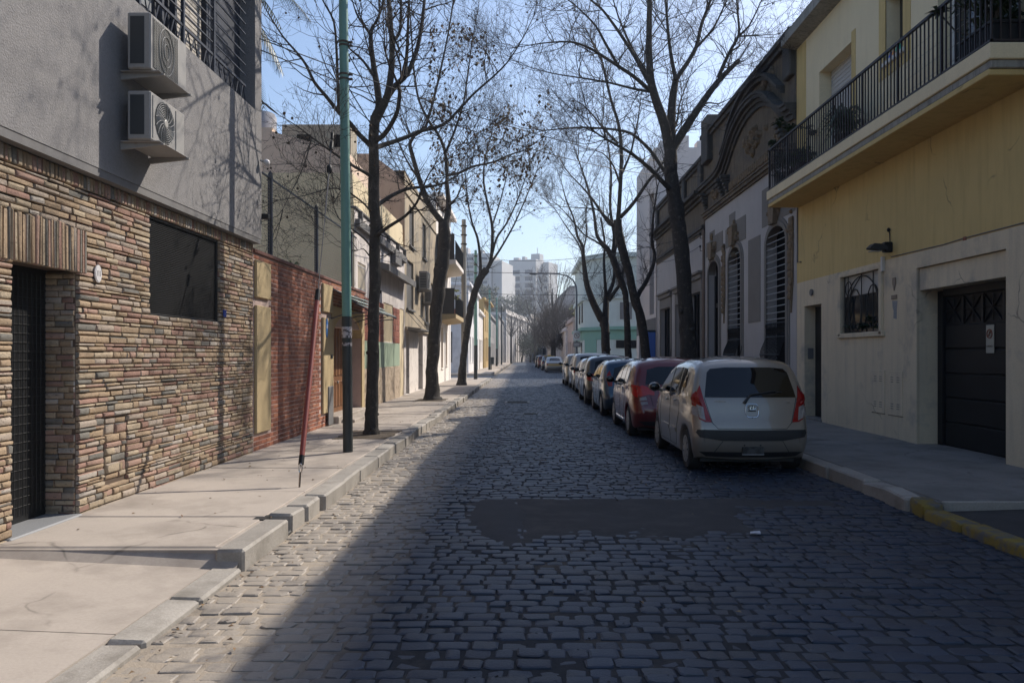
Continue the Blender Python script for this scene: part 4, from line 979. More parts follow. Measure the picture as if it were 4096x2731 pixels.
# lamp and cable
t = thing('wall_lamp', (XR, 13.75, 3.25), 'dark street style lamp bracketed on the yellow wall beside the garage', 'lamp')
b = MB(); b.prism([(XR - .40, 3.46), (XR - .33, 3.53), (XR - .2, 3.52), (XR - .10, 3.47), (XR - .10, 3.43), (XR - .2, 3.41), (XR - .39, 3.44)], 'y', 13.64, 13.84); b.build('lamp_head', m_acd, t, 30)
b = MB(); b.prism([(13.66, 3.39), (13.82, 3.39), (13.82, 3.405), (13.66, 3.405)], 'x', XR - .37, XR - .2); b.build('lens', m_glasspale, t)
b = MB(); b.bevbox(XR - .14, XR, 13.68, 13.8, 3.38, 3.56, .012); b.tube([(XR - .02, 13.74, 3.5), (XR - .02, 13.76, 3.72), (XR - .02, 13.78, 3.76)], .010, 6); b.blob((XR - .03, 13.78, 3.78), (.03, .03, .04)); b.build('bracket', m_black, t, 40)
b = MB(); b.bevbox(XR - .05, XR, 13.98, 14.05, 3.08, 3.34, .004); b.build('bracket_plate', m_frame, t)
b = MB(); b.tube([(XR - .012, 13.72, 3.3), (XR - .012, 12.0, 3.275), (XR - .012, 11.45, 3.29), (XR - .012, 9, 3.28)], .009, 5); b.tube([(XR - .012, 18.42, 5.1), (XR - .012, 18.42, 3.75), (XR - .012, 18.2, 3.74)], .016, 6); b.build('wall_cables', m_ledge, yh)
b = MB(); b.bevbox(XR - .02, XR + .01, 11.4, 11.47, 3.24, 3.31, .004); b.build('cable_clip', m_brick, yh)
# upstairs openings
b = MB(); b.box(XR + .30, XR + .34, 15.4, 17.1, 5.4, 7.7); w = b.build('balcony_door', m_glass, yh)
b = MB()
for i in range(24): b.box(XR + .26 - .008 * (i % 2), XR + .29, 15.42, 17.08, 6.62 + i * .046, 6.62 + i * .046 + .043)
b.build('roller_shutter', m_slat, w)
b = MB()
for yy in (15.44, 16.05, 16.45, 17.02): b.bevbox(XR + .24, XR + .3, yy - .045, yy + .045, 5.42, 6.62, .008)
b.box(XR + .25, XR + .3, 15.44, 17.02, 5.42, 5.6); b.box(XR + .25, XR + .3, 15.44, 17.02, 6.55, 6.64); b.build('frame', m_frame, w)
b = MB(); b.box(XR + .25, XR + .29, 13.3, 13.95, 6.75, 7.9); w = b.build('small_window', m_glass, yh); b = MB(); b.bevbox(XR - .06, XR + .2, 13.2, 14.05, 6.68, 6.76, .01); b.build('sill', m_frame, w)
b = MB(); b.box(XR + .24, XR + .29, 10.2, 12.2, 5.4, 7.8); w = b.build('balcony_door', m_glass, yh)
b = MB()
for yy in (10.25, 11.2, 12.15): b.bevbox(XR + .19, XR + .24, yy - .05, yy + .05, 5.42, 7.78, .008)
b.build('frame', m_frame, w)
for k, (yy, c, r) in enumerate(((13.5, (.05, .45, .30), .07), (13.66, (.75, .3, .05), .055), (13.8, (.08, .12, .5), .05))):
    t = thing('toy', (XR + .03, yy, 6.76), ('green', 'orange', 'blue')[k] + ' rounded toy on the small upstairs window sill of the yellow house', 'toy')
    b = MB(); b.blob((XR + .03, yy, 6.76 + r), (r, r, r)); b.blob((XR + .03, yy, 6.76 + r * 2.2), (r * .6, r * .6, r * .5)); b.build('body', M('toy_paint', c, .4), t, 180)
# balcony
XBL = 5.66; BY0, BY1 = 9.58, 18.42
b = MB(); b.bevbox(XBL, XR + .01, BY0, BY1, 5.20, 5.40, .01); bc = b.build('balcony', m_upw, yh)
b = MB(); b.bevbox(XBL + .03, XR + .01, BY0 + .03, BY1 - .03, 5.10, 5.198, .01); b.build('balcony_edge', m_conc, bc)
b = MB(); b.bevbox(XBL + .02, XR + .01, BY0 + .06, BY1 - .06, 5.02, 5.098, .01); b.build('balcony_soffit', m_yel, bc)
b = MB(); zr = 6.36
pathr = [(XR - .02, BY1 - .05, zr), (XBL + .05, BY1 - .05, zr), (XBL + .05, BY0 + .05, zr), (XR - .02, BY0 + .05, zr)]
for k in range(3):
    p, q = pathr[k], pathr[k + 1]
    b.box(min(p[0], q[0]) - .022, max(p[0], q[0]) + .022, min(p[1], q[1]) - .022, max(p[1], q[1]) + .022, zr - .02, zr + .02)
    b.box(min(p[0], q[0]) - .012, max(p[0], q[0]) + .012, min(p[1], q[1]) - .012, max(p[1], q[1]) + .012, 5.43, 5.455)
n = 76
for i in range(n + 1):
    y = BY1 - .05 - (BY1 - BY0 - .1) * i / n; r = .016 if i % 11 == 0 else .009
    b.box(XBL + .05 - r, XBL + .05 + r, y - r, y + r, 5.40 if i % 11 == 0 else 5.45, zr)
for i in range(1, 6):
    for yy in (BY1 - .05, BY0 + .05): b.box(XBL + .05 + i * .115 - .009, XBL + .05 + i * .115 + .009, yy - .009, yy + .009, 5.45, zr)
b.build('railing', M('dark_maroon_iron', (.022, .014, .016), .5, var=.2), bc)
# balcony plants
def pot_plant(label, x, y, z, kind, rng, cat='plant', pot=m_black, h=.9, name='potted_plant'):
    t = thing(name, (x, y, z), label, cat)
    b = MB(); b.lathe([(.13, 0), (.18, .26), (.195, .3), (.16, .3), (.14, .27)], (0, 0, 0), 'z', 16); b.build('pot', pot, t, 40, local=True)
    b = MB(); s_ = MB()
    if kind == 'umbrella':
        for i in range(13):
            top = (rng.uniform(-.25, .25), rng.uniform(-.75, .75), .45 + rng.random() * h); s_.tube([(0, 0, .25), (top[0] * .4, top[1] * .4, top[2] * .6), top], .008, 4)
            for k in range(3): leaf_tuft(b, (top[0] + rng.uniform(-.1, .1), top[1] + rng.uniform(-.1, .1), top[2] + rng.uniform(-.08, .08)), 14, .19, rng, .5, .035)
    elif kind == 'fern':
        for i in range(4): leaf_tuft(b, (rng.uniform(-.06, .06), rng.uniform(-.08, .08), .3 + i * .08), 40, .55, rng, 1.0, .016, 1.3)
    else:
        for i in range(40): leaf_tuft(b, (rng.uniform(-.15, .15), rng.uniform(-.35, .35), .3 + rng.random() * h), 10, .16, rng, .4, .02)
        s_.tube([(0, 0, .2), (0, .02, .3 + h * .8)], .012, 5)
    if s_.v: s_.tube([(0, 0, .1), (0, 0, .4)], .012, 5); s_.build('stems', M('plant_stem', (.07, .06, .03), .8), t, local=True)
    b.build('foliage', m_dgreen if kind != 'bright' else m_green, t, local=True)
    return t
rng = random.Random(61)
pot_plant('tall umbrella leaved pot plant at the far corner of the yellow house balcony', 6.05, 17.75, 5.4, 'umbrella', rng, h=1.05)
pot_plant('dark bushy pot plant low behind the far end railing of the balcony', 5.95, 18.15, 5.4, 'bush', rng, h=.5)
pot_plant('bright green bushy pot plant behind the balcony railing, between umbrella plant and door', 6.0, 16.95, 5.4, 'bright', rng, h=.25)
pot_plant('spiky fern like pot plant behind the middle of the balcony railing', 6.0, 14.75, 5.4, 'fern', rng)
t = thing('planter_box', (5.95, 10.0, 5.4), 'long black planter trough with trailing plants at the near end of the balcony', 'planter')
b = MB(); b.bevbox(5.73, 6.35, 9.66, 10.35, 5.41, 5.68, .02); b.bevbox(5.71, 6.37, 9.64, 10.37, 5.66, 5.71, .012); b.build('trough', m_black, t)
b = MB()
for i in range(40): leaf_tuft(b, (5.95 + rng.uniform(-.2, .3), 10.0 + rng.uniform(-.3, .3), 5.75 + rng.random() * .8), 12, .3, rng, .5, .022, 1.6)
leaf_tuft(b, (5.75, 10.9, 6.3), 20, .2, rng, .4, .03); b.build('foliage', m_dgreen, t)
b = MB(); b.tube([(5.9, 10.2, 5.7), (5.8, 10.6, 5.95), (5.76, 10.9, 6.3)], .012, 5)
for i in range(9): b.tube([(5.95, 10, 5.65), (5.95 + rng.uniform(-.2, .3), 10 + rng.uniform(-.3, .3), 6.3 + rng.random() * .4)], .015, 5)
b.build('stems', M('plant_stem2', (.06, .05, .035), .8), t)
b = MB()
for z in (5.75, 5.95, 6.15, 6.35): b.tube([(XBL + .4, 10.4, z), (XBL + .4, 12.6, z)], .004, 4)
t = tag(b.build('clothes_line', m_acgr), 'thin wires of a clothes rack behind the near balcony railing', 'clothes rack')

# ================================================================ ornate house
m_pl = M('old_white_plaster', (.43, .41, .405), .9, var=.07, streak=.2, stcol=(.28, .265, .25), bump=.25)
m_gpan = M('grey_plaster_panel', (.20, .185, .17), .9, var=.08)
m_frieze = M('ochre_stained_frieze', (.16, .125, .085), .92, var=.2, sc=2.5, streak=.8, stcol=(.055, .05, .046), stsc=5, patch=((.09, .08, .07), .5, .68, 1.5), bump=.4)
m_corn = M('blackened_cornice', (.085, .08, .074), .95, var=.25, streak=.5, stcol=(.03, .03, .03), stsc=6, patch=((.17, .14, .10), .58, .7, 2.2), bump=.5)
m_orn = M('sandy_ornament', (.23, .17, .11), .95, var=.25, sc=6, patch=((.10, .085, .065), .5, .64, 6), bump=.6)
m_bar = M('pale_iron_bar', (.30, .32, .35), .5, metal=.2)
oh = thing('ornate_house', (11, 26, 0), 'old ornate single storey house with swan neck cornice and arched barred windows', 'house')
OA, OB = 18.52, 27.9
AW = [(19.2, 20.75), (23.2, 24.6)]
OPH = [(a, c, 1.35, 4.85, .32) for a, c in AW] + [(25.85, 27.3, .15, 4.75, .35)]
b = MB(); facade(b, XR, -1, OA, OB, 0, 6.35, OPH); hull(b, XR, -1, OA, OB, 0, 9.2, 9); b.build('wall', m_pl, oh)
b = MB(); b.box(XR - .02, XR + .01, OA, OB, 6.35, 9.2); b.build('frieze', m_frieze, oh)
def mould(b, path, layers, x, nx=-1):
    for (lo, hi, pr) in layers:
        xs = sorted((x, x + nx * pr)); n = len(path)
        vs_ = []
        for (y, z) in path: vs_ += [(xs[0], y, z + lo), (xs[1], y, z + lo), (xs[1], y, z + hi), (xs[0], y, z + hi)]
        fs_ = [(k * 4 + j, k * 4 + (j + 1) % 4, (k + 1) * 4 + (j + 1) % 4, (k + 1) * 4 + j) for k in range(n - 1) for j in range(4)] + [(0, 1, 2, 3), (4 * n - 4, 4 * n - 3, 4 * n - 2, 4 * n - 1)]
        b.add(vs_, fs_)
b = MB(); mould(b, [(OA, 6.35), (OB, 6.35)], [(0, .07, .06), (.075, .17, .12), (.175, .22, .16)], XR); b.build('architrave', m_frieze, oh)
swan = [(28.0, 7.25), (26.2, 7.25), (25.5, 7.27), (25.0, 7.38), (24.5, 7.62), (24.0, 7.92), (23.5, 8.15), (23.0, 8.3), (22.4, 8.4), (21.8, 8.42), (21.2, 8.38), (20.7, 8.26), (20.2, 8.05), (19.7, 7.72), (19.3, 7.45), (18.9, 7.3), (18.52, 7.26)]
b = MB(); mould(b, swan, [(-.12, .0, .09), (.004, .10, .16), (.104, .2, .26), (.204, .27, .30)], XR); b.build('cornice', m_corn, oh)
b = MB(); sw2 = [(y, z + .45 + (.0 if abs(y - 21.9) > 2.6 else .1)) for y, z in swan[3:-2]]; mould(b, sw2, [(0, .1, .14), (.104, .2, .24)], XR)
mould(b, [(OA, 9.05), (OB, 9.05)], [(0, .12, .12), (.124, .25, .2)], XR); b.bevbox(XR - .22, XR + .3, 26.7, 27.6, 8.2, 9.75, .03); b.bevbox(XR - .16, XR + .3, 18.55, 19.1, 8.2, 9.35, .03); b.build('parapet', m_corn, oh)
# brackets and relief
rng = random.Random(71)
def relief(b, y, z, ry, rz, n, d=.12):
    for i in range(n):
        yy = y + rng.gauss(0, ry * .42); zz = z + rng.gauss(0, rz * .42); r = rng.uniform(.05, .11)
        b.blob((XR - .02, yy, zz), (d * rng.uniform(.5, 1.1), r, r * rng.uniform(.7, 1.4)), 7, 5, .12)
b = MB()
for yy in (25.2, 27.5, 24.6, 19.2):
    b.cut()
    for k in range(5): b.bevbox(XR - .30 + k * .045, XR, yy - .11, yy + .11, 7.1 - k * .11, 7.2 - k * .11, .02)
b.build_each('cornice_bracket', m_corn, oh)
b = MB(); relief(b, 21.9, 7.55, 1.1, .45, 46, .16); b.cut(); relief(b, 26.3, 6.95, .6, .2, 14); b.cut(); relief(b, 19.6, 6.95, .5, .2, 12); b.cut(); relief(b, 20.6, 8.75, .5, .25, 12); b.cut()
for i in range(26): yy = 20.0 + i * .19; b.bevbox(XR - .07, XR, yy, yy + .1, 6.68, 6.92, .02)
b.build_each('frieze_relief', m_orn, oh)
# window surrounds, keystone ornament, drops
def arch_fill(b, ya, yb, zs, zt, x0, x1, n=14):
    yc, r = (ya + yb) / 2, (yb - ya) / 2
    for k in range(n):
        a0, a1 = math.pi * k / n, math.pi * (k + 1) / n
        p = [(yc + r * math.cos(a), zs + (zt - zs) * math.sin(a)) for a in (a0, a1)]
        b.prism([p[0], p[1], (p[1][0], zt + .015), (p[0][0], zt + .015)], 'x', x0, x1)
def arch_band(b, ya, yb, zb, zs, zt, w, x0, x1, n=16):
    yc, r = (ya + yb) / 2, (yb - ya) / 2; H = zt - zs
    P = [(ya, zb)] + [(yc - r * math.cos(math.pi * k / n), zs + H * math.sin(math.pi * k / n)) for k in range(n + 1)] + [(yb, zb)]
    Q = [(ya - w, zb)] + [(yc - (r + w) * math.cos(math.pi * k / n), zs + (H + w) * math.sin(math.pi * k / n)) for k in range(n + 1)] + [(yb + w, zb)]
    for k in range(len(P) - 1): b.prism([P[k], P[k + 1], Q[k + 1], Q[k]], 'x', x0, x1)
for (ya, yb) in AW + [(25.85, 27.3)]:
    zb = 1.35 if ya < 25 else .15; zs, zt = (4.42, 4.85) if ya < 25 else (4.35, 4.75)
    b = MB(); b.box(XR + .25, XR + .3, ya, yb, zb, zt); w = b.build('window' if ya < 25 else 'door', m_dark, oh)
    b = MB(); arch_fill(b, ya, yb, zs, zt, XR - .004, XR + .2); arch_band(b, ya, yb, zb, zs, zt, .13, XR - .05, XR + .002); arch_band(b, ya - .13, yb + .13, zb, zs, zt + .13, .09, XR - .025, XR + .003); b.build('surround', m_gpan, w)
    b = MB(); yc = (ya + yb) / 2
    relief(b, yc, zt + .38, .5, .38, 26, .15); b.prism([(yc - .18, zt + .05), (yc + .18, zt + .05), (yc + .24, zt + .6), (yc - .24, zt + .6)], 'x', XR - .17, XR); b.build('keystone', m_orn, w, 40)
    if ya < 25:
        b = MB()
        for i in range(14): b.cyl((XR - .015, ya, 2.5 + i * .165), (XR - .015, yb, 2.5 + i * .165), .013, 6)
        b.build('bars', m_bar, w)
        b = MB(); nb = 15
        prof = [(.03, 2.42), (.05, 2.35), (.03, 2.2), (.05, 2.0), (.16, 1.75), (.2, 1.6), (.15, 1.45), (.03, 1.38)]
        for i in range(nb + 1): yy = ya + (yb - ya) * i / nb; b.tube([(XR - p, yy, z) for p, z in prof], .011, 4)
        for p, z in ((.05, 2.4), (.05, 2.05), (.2, 1.6), (.05, 1.4)): b.tube([(XR - p, ya, z), (XR - p, yb, z)], .014, 4)
        for i in range(nb): yy = ya + (yb - ya) * (i + .5) / nb; b.tube([(XR - .05, yy + .04 * math.cos(a), 2.2 + .1 * math.sin(a)) for a in [2 * math.pi * k / 8 for k in range(9)]], .006, 4)
        b.build('belly_grille', m_black, w)
        b = MB(); b.bevbox(XR - .14, XR, ya - .2, yb + .2, 1.22, 1.35, .015); b.build('sill', m_pl, w)
    else:
        b = MB()
        for yy in (26.0, 26.55, 27.1): b.bevbox(XR + .15, XR + .25, yy - .06, yy + .06, .2, 4.3, .01)
        b.box(XR + .17, XR + .25, 25.9, 27.2, 3.2, 3.35); b.build('leaf_frame', m_black, w)
b = MB()
for yy in (18.82, 22.9 - .0, 25.2):
    pass
for yy in (18.85, 25.2):
    b.cut(); b.bevbox(XR - .05, XR, yy - .14, yy + .14, 3.3, 4.9, .02); b.prism([(yy - .12, 3.3), (yy + .12, 3.3), (yy, 2.6)], 'x', XR - .04, XR)
    relief(b, yy, 4.6, .15, .5, 12, .1)
    for k in range(8): b.blob((XR - .05, yy + rng.uniform(-.05, .05), 4.2 - k * .17), (.06, .09, .1), 7, 5, .1)
b.build_each('festoon', m_orn, oh, 40)
b = MB(); b.box(XR - .012, XR, 21.35, 22.5, 2.5, 4.85); b.cut()
st = [(20.9, 5.1), (21.0, 5.55), (21.35, 5.55), (21.35, 6.1), (20.9, 6.1)]
b.prism([(22.75, 4.95), (25.05, 4.95), (25.05, 5.55), (24.6, 5.55), (24.6, 5.95), (23.9, 5.95), (23.9, 5.65), (22.75, 5.65)], 'x', XR - .012, XR); b.cut()
b.prism([(25.4, 5.0), (27.7, 5.0), (27.7, 5.5), (27.2, 5.5), (27.2, 5.8), (26.5, 5.8), (26.5, 5.6), (25.4, 5.6)], 'x', XR - .012, XR); b.cut()
b.prism([(18.6, 5.0), (21.2, 5.0), (21.2, 6.0), (20.6, 6.0), (20.6, 5.8), (18.6, 5.8)], 'x', XR - .012, XR); b.build_each('grey_panel', m_gpan, oh)
b = MB(); b.bevbox(XR - .05, XR, OA, 25.6, .12, .9, .01); b.bevbox(XR - .07, XR, OA, 25.6, .9, .98, .015); b.build('plinth', m_gpan, oh)
# plainer left half (second house)
ph = thing('plain_old_house', (11, 33, 0), 'plainer old house with tall doors and dark cornice, farther along than the ornate one', 'house')
PA_, PB_ = 27.92, 38.0
OPP = [(28.5, 30.5, .15, 3.9, .3), (31.8, 33.2, .6, 3.7, .3), (34.4, 36.9, .15, 3.7, .3)]
b = MB(); facade(b, XR, -1, PA_, PB_, 0, 5.9, OPP); hull(b, XR, -1, PA_, PB_, 0, 8.5, 9); b.build('wall', m_pl, ph)
b = MB(); b.box(XR - .02, XR + .01, PA_, PB_, 5.9, 8.5); b.build('frieze', m_frieze, ph)
b = MB(); mould(b, [(PA_, 6.0), (PB_, 6.0)], [(0, .08, .06), (.084, .2, .12)], XR); mould(b, [(PA_, 7.1), (PB_, 7.1)], [(0, .1, .12), (.104, .2, .25), (.204, .32, .4)], XR); mould(b, [(PA_, 8.4), (PB_, 8.4)], [(0, .1, .1), (.104, .22, .18)], XR)
for yy in (28.3, 31.2, 33.8, 37.5): b.bevbox(XR - .14, XR, yy - .25, yy + .25, 7.45, 8.7, .03)
b.build('cornice', m_corn, ph)
for o in OPP:
    b = MB(); b.box(XR + .22, XR + .27, *o[:4]); w = b.build('door' if o[2] < .3 else 'window', m_dark, ph)
    b = MB(); b.bevbox(XR - .12, XR + .002, o[0] - .25, o[1] + .25, o[3] + .45, o[3] + .62, .02); b.bevbox(XR - .2, XR + .001, o[0] - .3, o[1] + .3, o[3] + .62, o[3] + .72, .02); b.bevbox(XR - .04, XR + .003, o[0] - .18, o[0], o[2], o[3] + .45, .01); b.bevbox(XR - .04, XR + .003, o[1], o[1] + .18, o[2], o[3] + .45, .01); b.bevbox(XR - .035, XR + .003, o[0], o[1], o[3], o[3] + .44, .01); b.build('surround', m_gpan, w)
    b = MB(); nn = 4
    for k in range(nn + 1): yy = o[0] + (o[1] - o[0]) * k / nn; b.bevbox(XR + .17, XR + .22, yy - .04, yy + .04, o[2], o[3], .006)
    b.build('leaf_frame', m_black, w)
b = MB(); b.cyl((XR - .05, 27.93, .15), (XR - .05, 27.93, 6.0), .045, 8); b.build('drainpipe', M('rusty_pipe', (.20, .15, .12), .8, streak=.5), ph)
b = MB()
for z in (5.3, 5.75): b.cut(); b.tube([(XR, 28.15, z), (XR - .12, 28.15, z), (XR - .12, 28.15, z + .14)], .014, 5); b.blob((XR - .12, 28.15, z + .16), (.035, .035, .05))
b.build_each('insulator', m_black, ph)
t = thing('blue_roof_sheet', (7.2, 20.5, 9.2), 'blue sheet showing above the ornate parapet', 'tarpaulin')
b = MB(); b.prism([(18.7, 9.2), (23.6, 9.2), (22.8, 9.62), (20.5, 9.78), (18.7, 9.7)], 'x', 6.75, 8.5); b.build('sheet', M('blue_sheet', (.06, .13, .36), .6, var=.1), t)

# ================================================================ white block before the side street, blue booth
wb = thing('white_block', (11, 42, 0), 'tall plain white block behind the leaning right hand trees', 'building')
m_wblk = M('white_block_render', (.62, .57, .545), .9, var=.03, streak=.15, stcol=(.45, .42, .4))
OPK = [(38.6, 40.0, 3.6, 9.6, .3), (38.4, 41.5, .1, 2.6, .5), (42.3, 43.6, .1, 2.6, .3)]
b = MB(); facade(b, XR - .05, -1, 38.05, 44.6, 0, 11.6, OPK); hull(b, XR - .05, -1, 38.05, 44.6, 0, 11.6, 8); b.build('wall', m_wblk, wb)
b = MB(); b.box(XR + .2, XR + .25, 38.6, 40, 3.6, 9.6); b.build('window', m_glass, wb); b = MB(); b.box(XR + .3, XR + .35, 38.4, 41.5, .1, 2.6); b.box(XR + .15, XR + .2, 42.3, 43.6, .1, 2.6); b.build('garage_opening', m_dark, wb)
b = MB(); b.bevbox(XR - .07, XR + .2, 38.1, 44.5, 2.65, 3.4, .01); b.build('dark_band', m_ledge, wb)
b = MB(); 
for k in range(3): b.cut(); b.bevbox(6.6 + k * .9, 7.1 + k * .9, 38.3, 39.0, 11.6, 12.0 + .25 * (k % 2), .02)
b.build_each('rooftop_box', m_wblk, wb)
t = thing('blue_booth', (6.15, 38.4, 0.15), 'blue painted metal booth standing out from the white block', 'booth')
b = MB(); b.bevbox(5.95, 6.34, 38.1, 40.3, .15, 2.7, .02); b.build('cabinet', M('blue_enamel_paint', (.07, .16, .52), .5, var=.06), t)
b = MB(); b.bevbox(5.9, 6.345, 38.06, 40.34, 2.705, 2.78, .01); b.build('roof', m_acd, t); b = MB(); b.bevbox(5.935, 5.95, 38.4, 40.0, .3, 2.5, .005); b.build('door', m_navy, t)

# ================================================================ mint corner house and what follows on the right
m_mint = M('mint_render', (.53, .585, .555), .9, var=.05, streak=.2, stcol=(.33, .43, .38)); m_mintd = M('strong_mint_paint', (.20, .37, .30), .8, var=.06)
m_pink = M('pinkish_render', (.52, .42, .38), .9, var=.06, streak=.2)
mh = thing('mint_corner_house', (9, 64, 0), 'pale mint green corner house across the side street', 'house')
pl = [(4.75, 63.0), (6.6, 60.2), (16, 60.2), (16, 74), (4.75, 74)]
b = MB(); b.prism(pl, 'z', 0, 9.3); b.build('wall', m_mint, mh)
def off(pl, d): return [(pl[0][0] - d, pl[0][1] - d * .4), (pl[1][0] - d * .4, pl[1][1] - d), (pl[2][0], pl[2][1] - d), pl[3], (pl[4][0] - d, pl[4][1])]
b = MB(); b.prism(off(pl, .35), 'z', 9.05, 9.3 + .1); b.prism(off(pl, .2), 'z', 5.9, 6.1); b.prism(off(pl, .14), 'z', 6.15, 6.3); b.build('cornice', m_mint, mh)
b = MB(); b.prism(off(pl, .3), 'z', 3.5, 3.75); b.prism(off(pl, .05), 'z', 2.75, 3.49); b.build('green_band', m_mintd, mh)
b = MB(); b.box(7.0, 9.6, 60.12, 60.19, 2.1, 2.7); b.box(10, 12, 60.12, 60.19, 2.1, 2.7); b.build('strip_window', m_dark, mh)
b = MB()
for (xa, za, zb) in ((7.0, 6.9, 8.6), (8.6, 6.9, 8.6), (10.2, 6.9, 8.6), (7.3, 4.3, 5.6), (9.3, 4.3, 5.6)): b.bevbox(xa, xa + .9, 60.13, 60.2, za, zb, .01)
b.build('shutter', m_ledge, mh)
b = MB(); b.bevbox(4.7, 4.76, 64, 65.1, 4.2, 5.8, .01); b.bevbox(4.7, 4.76, 67, 68.1, 4.2, 5.8, .01); b.bevbox(4.7, 4.76, 65, 66, .2, 2.6, .01); b.build('window', m_glass, mh)
b = MB(); b.prism([(4.80, 62.8), (5.6, 61.6), (5.7, 61.7), (4.9, 62.9)], 'z', .15, 2.75); b.build('corner_door', m_mintd, mh)
simple_house('pink_house', 'low pinkish house beyond the mint corner house', 4.6, -1, 74.1, 84, 5.0, m_pink, [(75, 76.2, .1, 2.6), (78, 79.2, 1, 2.8), (81, 82.2, 1, 2.8)])
t = thing('terrace_plant', (5.2, 76, 5.1), 'sunlit green shrub on the terrace of the low pinkish house', 'plant'); b = MB()
for i in range(30): leaf_tuft(b, (5.2 + rng.gauss(0, .4), 76 + rng.gauss(0, 1), 5.3 + abs(rng.gauss(0, .5))), 14, .35, rng, w=.06)
b.build('foliage', M('sunlit_leaf', (.14, .16, .04), .6, var=.3), t); b = MB(); b.bevbox(4.8, 5.6, 75, 77, 5.0, 5.3, .03); b.build('trough', m_tile, t)
simple_house('pale_blue_house', 'pale bluish white house after the low pinkish one', 4.4, -1, 84.1, 96, 4.4, m_bluew, [(86, 87.2, .1, 2.6), (90, 91.2, 1, 2.8)])
simple_house('far_right_house', 'plain grey white row closing the right side behind the bare bushy trees', 5.4, -1, 96.2, 215, 6.0, m_palew, [(100 + i * 7, 101.6 + i * 7, .1, 2.9) for i in range(15)])
sh = thing('industrial_shed', (20, 210, 0), 'broad bluish grey shed roof rising behind the street lamp', 'building')
b = MB(); b.prism([(8.5, 0), (8.5, 15.5), (11.5, 18.2), (40, 18.2), (40, 0)], 'y', 195, 240); b.build('wall', m_greyh, sh); b = MB(); b.prism([(8.2, 15.3), (11.4, 18.25), (40.3, 18.25), (40.3, 18.6), (11.2, 18.6), (8.2, 15.7)], 'y', 194.5, 240.5); b.build('roof', M('dark_metal_roof', (.10, .11, .13), .6), sh)
# ================================================================ far towers
m_twr = M('tower_concrete', (.50, .49, .48), .9, var=.05, sc=.2); m_twd = M('tower_opening', (.045, .055, .08), .5)
def tower(name, label, c, rz, blocks, wins):
    t = thing(name, c, label, 'tower block', rz=rz)
    b = MB()
    for bl in blocks: b.bevbox(*bl, .1)
    b.build('wall', m_twr, t, local=True)
    b = MB()
    for (x0, x1, y, z0, z1) in wins: b.box(x0, x1, y - .25, y - .05, z0, z1); b.cut()
    b.build_each('window', m_twd, t, local=True)
    b = MB()
    for (x0, x1, y, z0, z1) in wins: b.box(x0 - .6, x1 + .6, y - 1.2, y - .02, z0 - .5, z0 - .1); b.box(x0 - .6, x1 + .6, y - 1.2, y - 1.08, z0 - .1, z0 + .35); b.cut()
    b.build_each('balcony', m_twr, t, local=True)
    return t
fl = [3.0 * k + 1 for k in range(5, 13)]
tower('far_tower', 'distant apartment tower with rows of balconies and a rooftop mast, straight above the street', (-1.0, 352, 0), R(-22), [(-6.5, 6.5, 0, 14, 0, 44), (6.8, 9.6, 8, 20, 0, 43.5), (2.2, 6.4, 5, 10, 43.9, 47), (-5.5, -3, 3, 6, 43.9, 45.4), (-1, .5, 2, 5, 43.9, 45.6), (4.4, 4.7, 7, 7.3, 46.9, 50)],
      [(-5.0, -1.2, 0, z, z + 2.3) for z in fl] + [(1.4, 5.0, 0, z, z + 2.3) for z in fl] + [(7.3, 8.9, 8, z, z + 1.6) for z in fl])
tower('far_tower', 'broad distant apartment slab above the left side roofs, darker front and sunlit end', (-21, 300, 0), R(-12), [(-16, 8, 0, 16, 0, 40), (8.3, 12, 3, 22, 0, 37.5), (-6, -2, 5, 9, 39.9, 43), (2, 4, 5, 8, 39.9, 42)],
      [(-12 + 5.5 * i, -9.5 + 5.5 * i, 0, z, z + 1.5) for i in range(4) for z in fl])
tower('far_tower', 'lower pale tower standing between the two big distant towers', (-9.0, 330, 0), R(-14), [(-4.5, 2.2, 0, 12, 0, 35.5), (-2, 0, 4, 7, 35.4, 37)], [(-3.4, -2.6, 0, z, z + 1.0) for z in fl[:9]])
